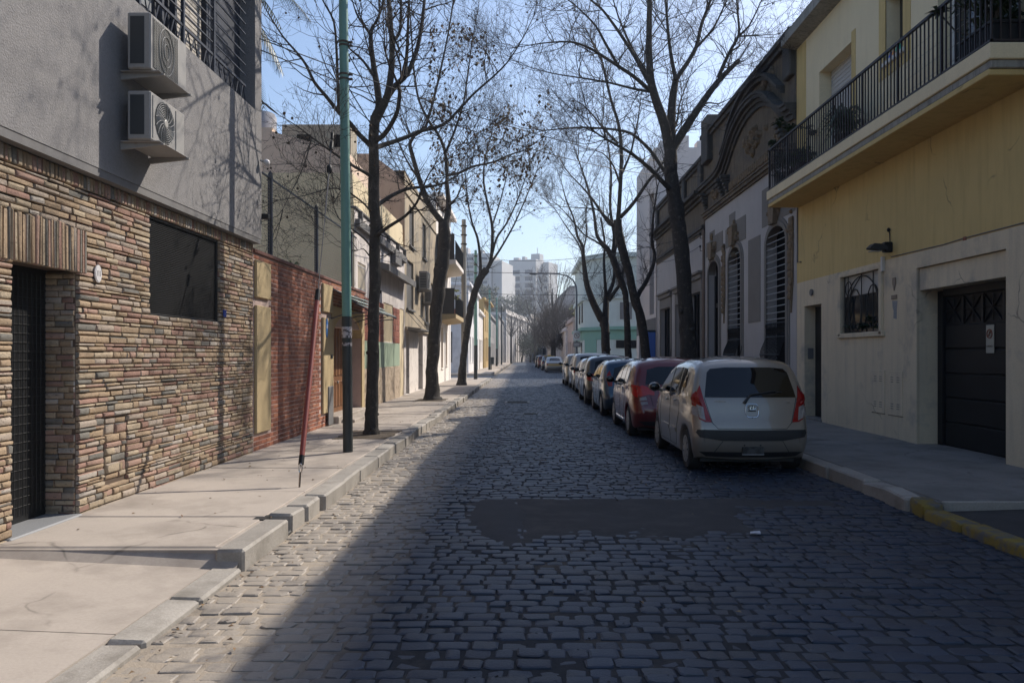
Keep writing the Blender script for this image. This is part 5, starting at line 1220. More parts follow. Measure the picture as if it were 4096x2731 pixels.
# ================================================================ bare street trees
m_bark = M('tree_bark', (.048, .041, .036), .95, var=.25, sc=5, fine=.2, fsc=25, streak=.35, stcol=(.018, .016, .015), stsc=16, stz=.6, patch=((.13, .115, .095), .55, .66, 8), bump=1.0, bsc=28, bdist=.03)
m_twig = M('twig_bark', (.038, .030, .027), .9, var=.2)
m_twigb = M('grey_brown_twigs', (.06, .05, .046), .95, var=.2)
m_ball = M('seed_ball', (.06, .04, .025), .95)
F_ = 3150.0 / 1.7415; U0 = 2098 / 1.7415; V0 = 1418 / 1.7415
def pxy(u, v, Y): return Vector(((u - U0) / F_ * Y, Y, 1.6 - (v - V0) / F_ * Y))
class Segs:
    """many short tapered prisms, collected and written in one go"""
    def __init__(s): s.a = []; s.b = []; s.ra = []; s.rb = []
    def add(s, p, q, r0, r1): s.a.append(p); s.b.append(q); s.ra.append(r0); s.rb.append(r1)
    def mesh(s, name, mat, parent, n=3):
        A = np.array([tuple(p) for p in s.a]); B = np.array([tuple(p) for p in s.b]); ra = np.array(s.ra)[:, None]; rb = np.array(s.rb)[:, None]
        t = B - A; L = np.linalg.norm(t, axis=1, keepdims=True) + 1e-9; t /= L
        B = B + t * np.minimum(rb * .6, .02)
        ref = np.where(np.abs(t[:, 2:3]) < .9, np.array([[0, 0, 1.0]]), np.array([[1.0, 0, 0]])); u = np.cross(ref, t); u /= np.linalg.norm(u, axis=1, keepdims=True) + 1e-9; w = np.cross(t, u)
        R_ = []
        for (P, r) in ((A, ra), (B, rb)):
            for j in range(n): an = 2 * math.pi * j / n; R_.append(P + r * (u * math.cos(an) + w * math.sin(an)))
        V = np.stack(R_, 1).reshape(-1, 3); k = len(A)
        q = np.array([(j, (j + 1) % n, n + (j + 1) % n, n + j) for j in range(n)]); Q = (np.arange(k)[:, None, None] * 2 * n + q[None]).reshape(-1, 4)
        return np_mesh(name, V, Q, mat, parent, smooth=True, origin=tuple(wloc(parent)))
def grow(S, p, d, L, r, depth, rng, tips, up=.12, kids=(7, 5, 4), curl=.27, spread=.9):
    ns = max(3, int(L / .17)) if depth else 3
    if depth == 0: ns = min(ns, 3)
    pts = [p]; dirs = [d]; q = p; dd = d
    for i in range(ns):
        dd = (dd + Vector((rng.gauss(0, curl), rng.gauss(0, curl), rng.gauss(0, curl) + up)) * .55).normalized()
        q2 = q + dd * (L / ns); f0 = 1 - .78 * i / ns; f1 = 1 - .78 * (i + 1) / ns
        S.add(q, q2, r * f0, r * f1); q = q2; pts.append(q); dirs.append(dd)
    tips.append((q, dd))
    if depth <= 0: return
    nk = kids[min(len(kids) - 1, 3 - depth)] if depth <= 3 else kids[0]
    nk = int(nk * min(1.6, .5 + L / 1.1))
    for k in range(nk):
        f = rng.uniform(.18, 1.0); i = min(ns - 1, int(f * ns)); pp = pts[i].lerp(pts[i + 1], f * ns - i); bd = dirs[i + 1]
        per = bd.cross(Vector((rng.gauss(0, 1), rng.gauss(0, 1), rng.gauss(0, 1)))).normalized()
        nd = (bd * rng.uniform(.4, .9) + per * spread * rng.uniform(.6, 1.1) + Vector((0, 0, rng.uniform(-.1, .35)))).normalized()
        grow(S, pp, nd, L * rng.uniform(.32, .6) * (1.1 - .4 * f), max(.0034, r * (1 - .78 * f) * .66), depth - 1, rng, tips, up, kids, curl, spread)
def limb_pts(pts, Y, rng, drift):
    """image-traced limb (u,v) -> 3-D polyline drifting in depth, resampled with light wobble"""
    P = []; n = len(pts); dz = 0
    for i, (u, v) in enumerate(pts):
        P.append((u, v, Y + drift * i / max(1, n - 1)))
    out = []
    for i in range(n - 1):
        a, c = P[i], P[i + 1]; m = 3
        for k in range(m):
            t = k / m; out.append(pxy(a[0] + (c[0] - a[0]) * t, a[1] + (c[1] - a[1]) * t, a[2] + (c[2] - a[2]) * t))
    out.append(pxy(*P[-1]))
    sm = [out[0]] + [(out[i - 1] + out[i] * 2 + out[i + 1]) / 4 for i in range(1, len(out) - 1)] + [out[-1]]
    return sm
def street_tree(label, base, Y, trunk, limbs, seed, leafy=None, balls=0, dens=1.0, L1=(1.0, 2.2), group='bare street trees', kids=(7, 5, 4), ext=2.2, rscale=1.0, fill=None):
    """trunk: [(u,v,halfwidth_px)], limbs: [(drift, r0, r1, [(u,v)...])]"""
    rng = random.Random(seed); t = thing('street_tree', base, label, 'tree', group)
    k = Y / F_
    TP = [pxy(u, v, Y) for u, v, w in trunk]; TR = [w * k for u, v, w in trunk]
    pts = []; rad = []
    for i in range(len(TP) - 1):
        for j in range(4):
            f = j / 4; pts.append(TP[i].lerp(TP[i + 1], f) + Vector((rng.gauss(0, .006), rng.gauss(0, .006), 0))); rad.append((TR[i] * (1 - f) + TR[i + 1] * f) * rng.uniform(.96, 1.04))
    pts.append(TP[-1]); rad.append(TR[-1])
    pts.insert(0, TP[0] + Vector((0, 0, -.25))); rad.insert(0, rad[0] * 1.25)
    b = MB(); b.tube(pts, rad, 14)
    from mathutils import noise as _ns
    for i in range(len(pts) * 14):
        q = Vector(b.v[i]); c_ = pts[i // 14]; d_ = q - c_; f_ = 1 + .16 * _ns.noise(Vector((q.x * 7, q.y * 7, q.z * 2.2))) + .07 * _ns.noise(q * 19); b.v[i] = tuple(c_ + d_ * f_)
    for (dr, r0, r1, lp) in limbs:
        lpts = limb_pts(lp, Y, rng, dr); n = len(lpts); b.tube(lpts, [(r0 * (1 - i / (n - 1)) + r1 * i / (n - 1)) * rscale for i in range(n)], 7)
    for i in range(6):
        j = rng.randrange(4, len(pts)); a = rng.uniform(0, 6.28); b.blob(pts[j] + Vector((math.cos(a), math.sin(a), 0)) * rad[j] * .9, (rad[j] * .35,) * 3, 7, 5, .1)
    b.build('trunk', m_bark, t, smooth=60)
    S = Segs(); tips = []
    for (dr, r0, r1, lp) in limbs:
        lpts = limb_pts(lp, Y, rng, dr); n = len(lpts)
        tot = sum((lpts[i + 1] - lpts[i]).length for i in range(n - 1))
        cnt = int(tot * 3.0 * dens)
        for c in range(cnt):
            f = rng.random() ** .75; i = min(n - 2, int(f * (n - 1))); p = lpts[i].lerp(lpts[i + 1], f * (n - 1) - i); d0 = (lpts[i + 1] - lpts[i]).normalized()
            r = r0 * (1 - f) + r1 * f
            per = d0.cross(Vector((rng.gauss(0, 1), rng.gauss(0, 1), rng.gauss(0, 1)))).normalized()
            d = (d0 * rng.uniform(.2, .9) + per + Vector((0, 0, rng.uniform(-.2, .5)))).normalized()
            grow(S, p, d, rng.uniform(*L1) * (.55 + .45 * f), min(r * .6, rng.uniform(.009, .021)), 2 if rng.random() < .8 else 1, rng, tips, kids=kids)
        # continuation beyond the traced end
        d0 = (lpts[-1] - lpts[-3]).normalized()
        if r1 < .05:
            for c in range(3): grow(S, lpts[-1], (d0 + Vector((rng.gauss(0, .25), rng.gauss(0, .25), rng.gauss(0, .2)))).normalized(), ext * rng.uniform(.6, 1.1), max(r1 * .8, .008), 3, rng, tips, kids=kids)
        else:
            for c in range(5): grow(S, lpts[-2], (d0 + Vector((rng.gauss(0, .4), rng.gauss(0, .4), rng.gauss(0, .3)))).normalized(), ext * .6, .012, 2, rng, tips, kids=kids)
    if S.a: S.mesh('crown', m_twig, t)
    if balls and tips:
        V = []; Q = []; oct_ = [(0, 0, 1), (1, 0, 0), (0, 1, 0), (-1, 0, 0), (0, -1, 0), (0, 0, -1)]; tri = [(0, 1, 2), (0, 2, 3), (0, 3, 4), (0, 4, 1), (5, 2, 1), (5, 3, 2), (5, 4, 3), (5, 1, 4)]
        b = MB()
        for (p, d) in rng.sample(tips, min(balls, len(tips))):
            c = p - Vector((0, 0, rng.uniform(.05, .14))); r = rng.uniform(.018, .027); b.blob(c, (r, r, r), 6, 4); b.tube([p, c], .0025, 3)
        b.build('seed_balls', m_ball, t, 180)
    if leafy:
        n, box = leafy; V = []; Q = []
        sel = [p for p, d in tips if box[0] < U0 + p.x / p.y * F_ < box[1] and box[2] < V0 + (1.6 - p.z) / p.y * F_ < box[3]]
        k = 0
        while k < n and sel:
            p = rng.choice(sel) + Vector((rng.gauss(0, .05), rng.gauss(0, .05), rng.gauss(0, .05)))
            a = rng.uniform(0, 6.28); l = rng.uniform(.07, .135); w = l * rng.uniform(.3, .5); d = Vector((math.cos(a) * .5, math.sin(a) * .5, -rng.uniform(.5, 1.2))).normalized(); sdv = Vector((-math.sin(a), math.cos(a), rng.uniform(-.3, .3))) * w
            V += [tuple(p), tuple(p + d * l * .55 + sdv), tuple(p + d * l + Vector((0, 0, -.01))), tuple(p + d * l * .5 - sdv + Vector((.01, .01, .02)))]; Q.append((4 * k, 4 * k + 1, 4 * k + 2, 4 * k + 3)); k += 1
        if V: np_mesh('dry_leaves', V, Q, m_leaf, t, origin=tuple(wloc(t)))
    return t
# ---- first left tree
street_tree('nearest left street tree, upright dark trunk with hanging seed balls beside the green pole', (-2.79, 14.3, WZ), 14.3,
    [(852, 1001, 22), (853, 985, 17), (854, 940, 15), (856, 860, 14), (858, 760, 13), (861, 640, 13), (862, 517, 13), (860, 430, 12.5), (858, 330, 12), (862, 268, 12)],
    [(.3, .075, .03, [(862, 268), (872, 247), (866, 198), (859, 158), (853, 115), (851, 79), (858, 59)]),
     (.6, .03, .008, [(851, 79), (833, 55), (818, 33), (803, -20)]),
     (-.3, .08, .03, [(864, 275), (891, 221), (899, 165), (901, 99), (892, 0), (888, -60)]),
     (-.6, .035, .012, [(901, 99), (920, 76), (921, 0), (924, -60)]),
     (.6, .06, .022, [(891, 221), (907, 198), (937, 171), (960, 109), (970, 49), (975, 0), (980, -60)]),
     (1.0, .04, .014, [(930, 178), (935, 115), (938, 33), (941, -40)]),
     (-1.0, .05, .02, [(888, -40), (880, -140), (890, -240), (880, -330)]), (-1.6, .045, .016, [(924, -50), (945, -140), (950, -230), (965, -320)]), (-1.2, .045, .016, [(979, -50), (1000, -130), (1030, -220), (1060, -300)]), (-2.5, .04, .012, [(890, -90), (850, -150), (800, -210), (760, -280)]), (-2.2, .04, .012, [(941, -40), (990, -100), (1050, -150), (1120, -190)]),
     (-.8, .05, .03, [(860, 325), (880, 313), (897, 290), (914, 257), (919, 211), (914, 195)]),
     (-1.5, .05, .006, [(858, 340), (825, 310), (802, 280), (779, 260), (749, 221), (722, 191), (703, 148), (683, 122), (650, 86), (617, 33), (603, 8)]),
     (-1.0, .035, .005, [(858, 410), (848, 402), (802, 376), (772, 356), (716, 316), (683, 290), (640, 264)]),
     (.9, .035, .010, [(779, 260), (776, 200), (774, 132), (769, 49), (740, 0), (725, -40)]),
     (.4, .03, .008, [(858, 175), (835, 140), (802, 112), (770, 80)]),
     (1.6, .05, .012, [(862, 475), (871, 468), (901, 448), (937, 432), (986, 429), (1012, 424), (1040, 410)]),
     (-.9, .04, .012, [(860, 545), (869, 537), (895, 519), (933, 496), (959, 465), (969, 435), (985, 400)]),
     (2.5, .05, .008, [(861, 342), (871, 336), (904, 326), (940, 313), (957, 303), (1019, 290), (1059, 247), (1089, 214), (1135, 175), (1168, 142), (1201, 89), (1225, 40)]),
     (-1.2, .02, .005, [(860, 500), (840, 470), (800, 440), (765, 430), (700, 450), (640, 460)]),
     (-.8, .015, .004, [(716, 316), (705, 360), (690, 400), (670, 440), (650, 480)]),
     (-1.4, .02, .004, [(860, 580), (840, 550), (800, 520), (775, 500), (765, 470)]),
     (.5, .02, .004, [(862, 600), (850, 590), (835, 570), (822, 575)])],
    1, balls=260, dens=1.8, L1=(.5, 1.7), ext=2.2, kids=(7, 5, 3))
# ---- second left tree
street_tree('second left street tree, curved dark trunk with clumps of dry dark leaves', (-2.95, 25.2, WZ), 25.2,
    [(992, 923, 27), (992, 908, 18), (992, 853, 14), (995, 802, 13.5), (999, 750, 13.5), (1004, 699, 15), (1009, 648, 15), (1017, 597, 15.5), (1022, 545, 14), (1018, 505, 11)],
    [(-.6, .11, .05, [(1016, 510), (1003, 495), (980, 462), (963, 412), (947, 356), (940, 330), (952, 312)]),
     (.5, .05, .02, [(952, 312), (976, 297), (985, 270), (1000, 214), (1013, 158), (1029, 82), (1042, 0), (1050, -50)]),
     (.9, .11, .05, [(1022, 520), (1032, 478), (1026, 422), (1027, 405)]),
     (.3, .06, .02, [(1027, 405), (1023, 346), (1006, 307), (985, 280), (960, 230), (950, 160), (945, 80), (940, 0)]),
     (-2.0, .05, .010, [(1029, 402), (1052, 399), (1085, 382), (1135, 373), (1168, 356), (1206, 346), (1240, 320)]),
     (1.5, .045, .012, [(1024, 350), (1045, 300), (1065, 240), (1075, 170), (1085, 90), (1100, 10)]),
     (-.8, .04, .012, [(963, 412), (940, 380), (920, 340), (905, 300)]),
     (.8, .04, .010, [(1030, 470), (1050, 455), (1062, 420), (1090, 400)]),
     (-1.5, .03, .010, [(990, 480), (965, 455), (945, 440), (925, 420)])],
    2, leafy=(1400, (985, 1265, 40, 480)), balls=90, dens=1.3, L1=(.7, 2.2), ext=2.2, kids=(7, 5, 3))
# ---- third left tree
street_tree('third left street tree, slim trunk leaning towards the road', (-2.97, 37.6, WZ), 37.6,
    [(1060, 888, 15), (1061, 872, 9.5), (1064, 826, 8), (1069, 790, 7.5), (1074, 755, 7.5), (1081, 707, 8), (1090, 671, 8), (1102, 640, 8), (1118, 618, 8)],
    [(-.5, .09, .03, [(1098, 645), (1104, 624), (1103, 588), (1097, 545), (1085, 517), (1075, 470), (1070, 420)]),
     (.5, .10, .03, [(1118, 620), (1128, 600), (1131, 560), (1131, 517), (1120, 470), (1110, 420), (1112, 370), (1125, 320)]),
     (1.0, .06, .02, [(1129, 590), (1140, 545), (1162, 517), (1185, 470), (1200, 430), (1215, 380)]),
     (-.8, .06, .02, [(1120, 615), (1147, 576), (1181, 517), (1210, 450), (1230, 400)]),
     (.4, .04, .015, [(1131, 517), (1150, 460), (1165, 400), (1170, 340)])],
    3, leafy=(620, (1050, 1260, 250, 540)), balls=20, dens=1.3, L1=(1.0, 2.6), ext=2.6, kids=(7, 5, 3))
# ---- right trees
street_tree('big right street tree with a thick dark trunk forking wide before the ornate house', (4.4, 21.2, WZ), 21.2,
    [(1588, 900, 24), (1584, 850, 20), (1581, 801, 18), (1575, 715, 17.5), (1570, 632, 17.5), (1559, 522, 18), (1548, 449, 16.5), (1541, 394, 15), (1540, 350, 15), (1537, 325, 13)],
    [(-.8, .15, .05, [(1538, 345), (1527, 286), (1505, 227), (1494, 183), (1490, 110), (1492, 0), (1494, -80)]),
     (.4, .14, .09, [(1541, 340), (1541, 275), (1545, 220), (1552, 183)]),
     (.7, .14, .06, [(1542, 345), (1556, 322), (1604, 249), (1648, 187), (1697, 139)]),
     (-1.5, .06, .008, [(1500, 215), (1457, 176), (1410, 146), (1355, 110), (1311, 95), (1248, 99), (1183, 110)]),
     (.6, .06, .014, [(1490, 190), (1457, 128), (1421, 73), (1384, 22), (1355, 0), (1310, -40)]),
     (.5, .06, .02, [(1552, 183), (1541, 128), (1534, 73), (1529, 0), (1522, -70)]),
     (1.2, .07, .03, [(1552, 183), (1578, 146), (1600, 110), (1611, 55), (1633, 0), (1650, -60)]),
     (.4, .035, .012, [(1600, 110), (1640, 66), (1670, 0), (1690, -50)]),
     (-.4, .06, .02, [(1650, 180), (1657, 161), (1677, 117), (1699, 81), (1695, 37), (1690, -30)]),
     (-.8, .03, .008, [(1699, 81), (1721, 62), (1750, 0), (1765, -40)]), (-1.2, .025, .005, [(1697, 84), (1740, 82), (1787, 79)]),
     (-1.6, .075, .02, [(1540, 435), (1531, 428), (1494, 388), (1450, 352), (1410, 330), (1366, 304)]),
     (1.0, .065, .016, [(1536, 400), (1527, 395), (1494, 344), (1450, 304), (1400, 296), (1330, 292), (1250, 300)]),
     (-1.2, .04, .008, [(1500, 212), (1457, 205), (1400, 190), (1340, 180), (1270, 170), (1200, 150)]),
     (.8, .05, .010, [(1494, 183), (1450, 110), (1420, 40), (1400, -30)]),
     (-.6, .045, .010, [(1425, 160), (1390, 100), (1370, 60), (1330, 20), (1280, -20)]),
     (.9, .03, .008, [(1545, 300), (1555, 285), (1560, 240), (1575, 200), (1590, 160)]),
     (.6, .05, .016, [(1493, -60), (1485, -160), (1500, -260), (1490, -380)]), (-1.2, .045, .014, [(1524, -60), (1505, -180), (1465, -300)]), (1.0, .05, .016, [(1648, -50), (1665, -150), (1650, -260), (1672, -380)]), (-.8, .04, .014, [(1690, -50), (1722, -150), (1745, -260)]), (-1.6, .04, .012, [(1400, -30), (1350, -120), (1290, -200)]), (1.2, .035, .010, [(1310, -40), (1250, -120), (1190, -180)]),
     (-.5, .03, .008, [(1604, 249), (1625, 235), (1650, 240), (1680, 225)])],
    4, balls=30, dens=2.0, L1=(.8, 2.4), ext=2.4, kids=(9, 5, 3))
street_tree('second right street tree, dark trunk leaning left over the red car', (4.4, 29, WZ), 29,
    [(1487, 900, 15), (1485, 850, 12), (1483.6, 816, 11.5), (1471, 728, 10.5), (1454, 674, 10), (1445, 628, 9.5), (1432, 582, 10), (1421, 535, 10), (1419, 505, 9)],
    [(.5, .10, .03, [(1462, 685), (1470, 668), (1480, 655), (1500, 613), (1505, 582), (1496, 560), (1500, 500), (1510, 430)]),
     (-.4, .09, .04, [(1419, 510), (1422, 476), (1428, 366), (1424, 293), (1402, 227), (1384, 146)]),
     (.8, .08, .02, [(1420, 515), (1402, 520), (1370, 470), (1347, 440), (1311, 403)]),
     (-1.0, .08, .03, [(1424, 500), (1454, 469), (1490, 414), (1520, 380), (1545, 330)]),
     (.7, .05, .012, [(1428, 400), (1450, 350), (1465, 280), (1475, 200)]),
     (-.7, .05, .012, [(1420, 330), (1390, 300), (1350, 250), (1320, 230)]),
     (.6, .045, .012, [(1418, 525), (1395, 500), (1372, 480), (1340, 478), (1290, 475)]),
     (-.3, .045, .012, [(1426, 430), (1410, 380), (1385, 350), (1340, 340)])],
    5, dens=1.6, L1=(.8, 2.2), ext=2.2, kids=(8, 5, 3))
street_tree('third right street tree, thinner upright trunk close beside the second', (4.5, 33.8, WZ), 33.8,
    [(1447, 900, 12), (1445, 850, 9), (1443, 818, 8), (1440, 728, 7), (1437, 674, 7), (1420, 628, 7.5), (1407, 591, 7), (1392, 567, 6)],
    [(.5, .09, .03, [(1392, 567), (1370, 545), (1365, 490), (1350, 430), (1330, 370)]), (-.5, .09, .03, [(1407, 591), (1412, 540), (1400, 480), (1405, 400), (1395, 320)]), (.8, .05, .015, [(1412, 600), (1380, 560), (1340, 540), (1310, 500), (1280, 470)])],
    6, dens=1.4, L1=(1, 2.4), ext=2.2, kids=(7, 5, 3))
street_tree('fourth right street tree, thick trunk split low in two before the mint house', (4.4, 43, WZ), 43,
    [(1397, 900, 14), (1394, 850, 11), (1392, 815, 10), (1390, 765, 9.5), (1387, 728, 11)],
    [(-.6, .23, .10, [(1383, 735), (1363, 697), (1348, 655), (1343, 619), (1339, 582)]), (-.9, .10, .02, [(1340, 590), (1339, 565), (1326, 545), (1318, 500), (1300, 460), (1290, 420)]), (.5, .2, .16, [(1390, 735), (1392, 701), (1392, 681)]), (.2, .1, .05, [(1392, 681), (1390, 655), (1386.5, 600), (1390, 560), (1380, 500)]), (.7, .12, .07, [(1394, 681), (1407, 655), (1412, 630), (1410, 590), (1420, 540)]), (-.6, .12, .06, [(1398, 690), (1412, 670), (1423, 655), (1428, 640), (1435, 600)]), (.3, .05, .02, [(1342, 600), (1330, 560), (1300, 520), (1275, 480)]), (.9, .05, .02, [(1338, 580), (1348, 540), (1345, 490), (1355, 440)])],
    7, dens=1.5, L1=(1, 2.6), ext=2.6, kids=(7, 5, 3))
# ---- farther trees: each its own trunk and twig crown
def far_tree(label, x, y, h, w, crown_z, n, mat, seed, r=.15, leaves=None, name='bare_tree', lean=0.0, tw=.02, group='bare trees far down the street', L=(.8, 1.8)):
    rng = random.Random(seed); t = thing(name, (x, y, 0.1), label, 'tree', group)
    b = MB(); top = Vector((x + lean, y, crown_z + (h - crown_z) * .5)); b.tube([(x, y, 0), (x + lean * .3, y, crown_z * .6), (x + lean * .6, y, crown_z), top], [r * 1.3, r, r * .85, r * .3], 8)
    S = Segs(); tips = []
    for i in range(9):
        a = rng.uniform(0, 6.28); e = Vector((x + lean + math.cos(a) * w * .38, y + math.sin(a) * w * .38, crown_z + (h - crown_z) * rng.uniform(.35, .95))); s0 = Vector((x + lean * .6, y, crown_z * rng.uniform(.8, 1.1)))
        b.tube([s0, s0.lerp(e, .5) + Vector((0, 0, -.2)), e], [r * .5, r * .3, r * .12], 5)
    b.build('trunk', m_bark, t, smooth=60)
    for i in range(n):
        a = rng.uniform(0, 6.28); rr = w * .5 * math.sqrt(rng.random()); f = rng.random(); zz = crown_z * .85 + (h - crown_z) * f * .8; rr *= math.sin(math.pi * (.18 + .72 * f)) ** .5
        p = Vector((x + lean + rr * math.cos(a), y + rr * math.sin(a), zz)); d = Vector((math.cos(a) * .6, math.sin(a) * .6, rng.uniform(.2, 1.2))).normalized()
        grow(S, p, d, rng.uniform(*L), tw, 1, rng, tips, up=.15, kids=(5, 5, 5))
    S.mesh('crown', mat, t)
    if leaves:
        V = []; Q = []; lm, nl, ls = leaves
        for k in range(nl):
            p, d = rng.choice(tips); p = p + Vector((rng.gauss(0, .25), rng.gauss(0, .25), rng.gauss(0, .25))); u = Vector((rng.gauss(0, 1), rng.gauss(0, 1), rng.gauss(0, 1))).normalized() * ls * rng.uniform(.6, 1.3); v = u.orthogonal().normalized() * ls * .6
            V += [tuple(p - u), tuple(p - v), tuple(p + u), tuple(p + v)]; Q.append((4 * k, 4 * k + 1, 4 * k + 2, 4 * k + 3))
        np_mesh('leaves', V, Q, lm, t, origin=tuple(wloc(t)))
    return t
far_tree('dense grey brown bushy street tree, round crown over the parked taxi', 4.7, 92, 8.2, 6.6, 2.4, 900, m_twigb, 11, tw=.022, L=(.9, 1.7))
far_tree('grey brown bushy tree just behind the round one', 4.0, 104, 8.0, 6.0, 2.6, 600, m_twigb, 12, tw=.022)
far_tree('tall thin bare tree rising above the bushy trees', 4.2, 118, 16.5, 9, 6.5, 240, m_twig, 13, r=.22, tw=.025, L=(1.5, 2.8))
far_tree('sparse tall bare tree in the middle distance left of the bushy trees', 2.0, 150, 16, 12, 6, 260, m_twig, 14, r=.22, tw=.03, L=(1.5, 2.8))
far_tree('slim bare tree in front of the ornate white facade', -2.4, 142, 12.5, 6, 5, 120, m_twig, 15, r=.14, tw=.022)
far_tree('slim leaning bare tree before the far shop building', -.6, 165, 11, 7, 5, 120, m_twig, 16, r=.16, lean=1.5, tw=.025)
m_far1 = M('olive_foliage', (.055, .065, .035), .8, var=.3); m_far2 = M('dark_evergreen', (.022, .034, .022), .8, var=.3)
far_tree('small dark green bushy tree on the far left pavement', 1.2, 162, 6.2, 3.6, 1.2, 90, m_twigb, 17, leaves=(m_far1, 3200, .16), name='evergreen_tree', group='evergreens in the distance')
far_tree('broad dark evergreen tree rising over the left roofs below the towers', -13, 190, 20, 13, 8, 160, m_twigb, 18, r=.4, leaves=(m_far1, 4500, .34), name='evergreen_tree', group='evergreens in the distance', L=(1.5, 3))
far_tree('brown green tree mass between the towers and the ornate facade', -4, 235, 20.5, 15, 7, 220, m_twigb, 19, r=.4, leaves=(m_far1, 3000, .36), name='evergreen_tree', group='evergreens in the distance', L=(1.5, 3))
# ---- palm behind the grey house
t = thing('palm_tree', (-6.6, 15.0, 0), 'palm tree whose feathery fronds hang out behind the grey house roof', 'palm tree')
PZ = 8.75; b = MB(); b.tube([(-6.6, 15, 0), (-6.55, 15, 5), (-6.5, 15, PZ)], [.28, .22, .2], 12); b.build('trunk', m_bark, t, 60)
rng = random.Random(90); b = MB()
for i in range(26):
    a = 2 * math.pi * i / 26 + rng.uniform(-.1, .1); el = rng.uniform(-.1, 1.1); L = rng.uniform(2.5, 3.1); p = Vector((-6.5, 15, PZ)); d = Vector((math.cos(a) * math.cos(el), math.sin(a) * math.cos(el), math.sin(el))); pts = [p]
    for k in range(14): d = (d + Vector((0, 0, -.13))).normalized(); p = p + d * L / 14; pts.append(p)
    b.tube(pts, [.02 * (1 - k / 16) for k in range(15)], 4)
    for k in range(2, 15):
        dd = (pts[k] - pts[k - 1]).normalized(); sd_ = dd.cross(Vector((0, 0, 1))).normalized()
        for q in range(3):
            pp = pts[k - 1].lerp(pts[k], q / 3)
            for s_ in (-1, 1):
                l = .45 * math.sin(math.pi * min(.95, (k + q / 3) / 15.5)) + .1; e = pp + (sd_ * s_ * .8 + dd * .6 + Vector((0, 0, -.45))).normalized() * l; w = dd * .022
                b.add([pp - w, pp + w, e + w * .1, e - w * .1], [(0, 1, 2, 3)])
b.build('fronds', m_dgreen, t)
# ================================================================ parked cars
def carpaint(name, col, metal=.5, rough=.32):
    m, nt, b = _nt(name); vec = _pos(nt, True)
    n = _noise(nt, vec, 2.5, 4); v = _math(nt, 'ADD', _math(nt, 'MULTIPLY', _math(nt, 'SUBTRACT', n, .5), .25), 1.0)
    hv = nt.nodes.new('ShaderNodeCombineColor')
    for i in range(3): nt.links.new(v, hv.inputs[i])
    c = _mix(nt, 1.0, col, hv.outputs[0], 'MULTIPLY')
    sx = nt.nodes.new('ShaderNodeSeparateXYZ'); nt.links.new(vec, sx.inputs[0])   # road dust splashed low on the body
    mr = nt.nodes.new('ShaderNodeMapRange'); mr.inputs['From Min'].default_value = .55; mr.inputs['From Max'].default_value = .15; nt.links.new(sx.outputs[2], mr.inputs['Value'])
    f = _math(nt, 'MULTIPLY', mr.outputs[0], _math(nt, 'MULTIPLY', _noise(nt, vec, 7, 5), .6)); c = _mix(nt, f, c, (.16, .14, .12))
    nt.links.new(c, b.inputs['Base Color']); b.inputs['Metallic'].default_value = metal; b.inputs['Roughness'].default_value = rough
    b.inputs['Coat Weight'].default_value = 1.0; b.inputs['Coat Roughness'].default_value = .03
    return m
m_tyre = M('tyre_rubber', (.018, .018, .018), .85, obj=True); m_rim = M('wheel_trim', (.34, .345, .35), .35, metal=.6, obj=True)
m_cglass = M('car_glass', (.003, .004, .006), .03, spec=.6, var=0, fine=0, obj=True); m_plast = M('black_car_plastic', (.02, .021, .023), .6, obj=True)
m_red = M('red_lamp', (.26, .004, .004), .22, coat=.15, obj=True, var=.05); m_clear = M('clear_lamp', (.30, .27, .26), .2, coat=.2, obj=True, var=.2, sc=20)
m_seam = M('panel_gap', (.008, .008, .009), .8, obj=True); m_chrome = M('chrome', (.55, .56, .58), .15, metal=1, obj=True, var=0)
m_plate = M('number_plate', (.05, .052, .055), .5, obj=True, patch=((.012, .012, .014), .48, .56, 9)); m_platew = M('plate_rim', (.35, .36, .38), .4, obj=True)

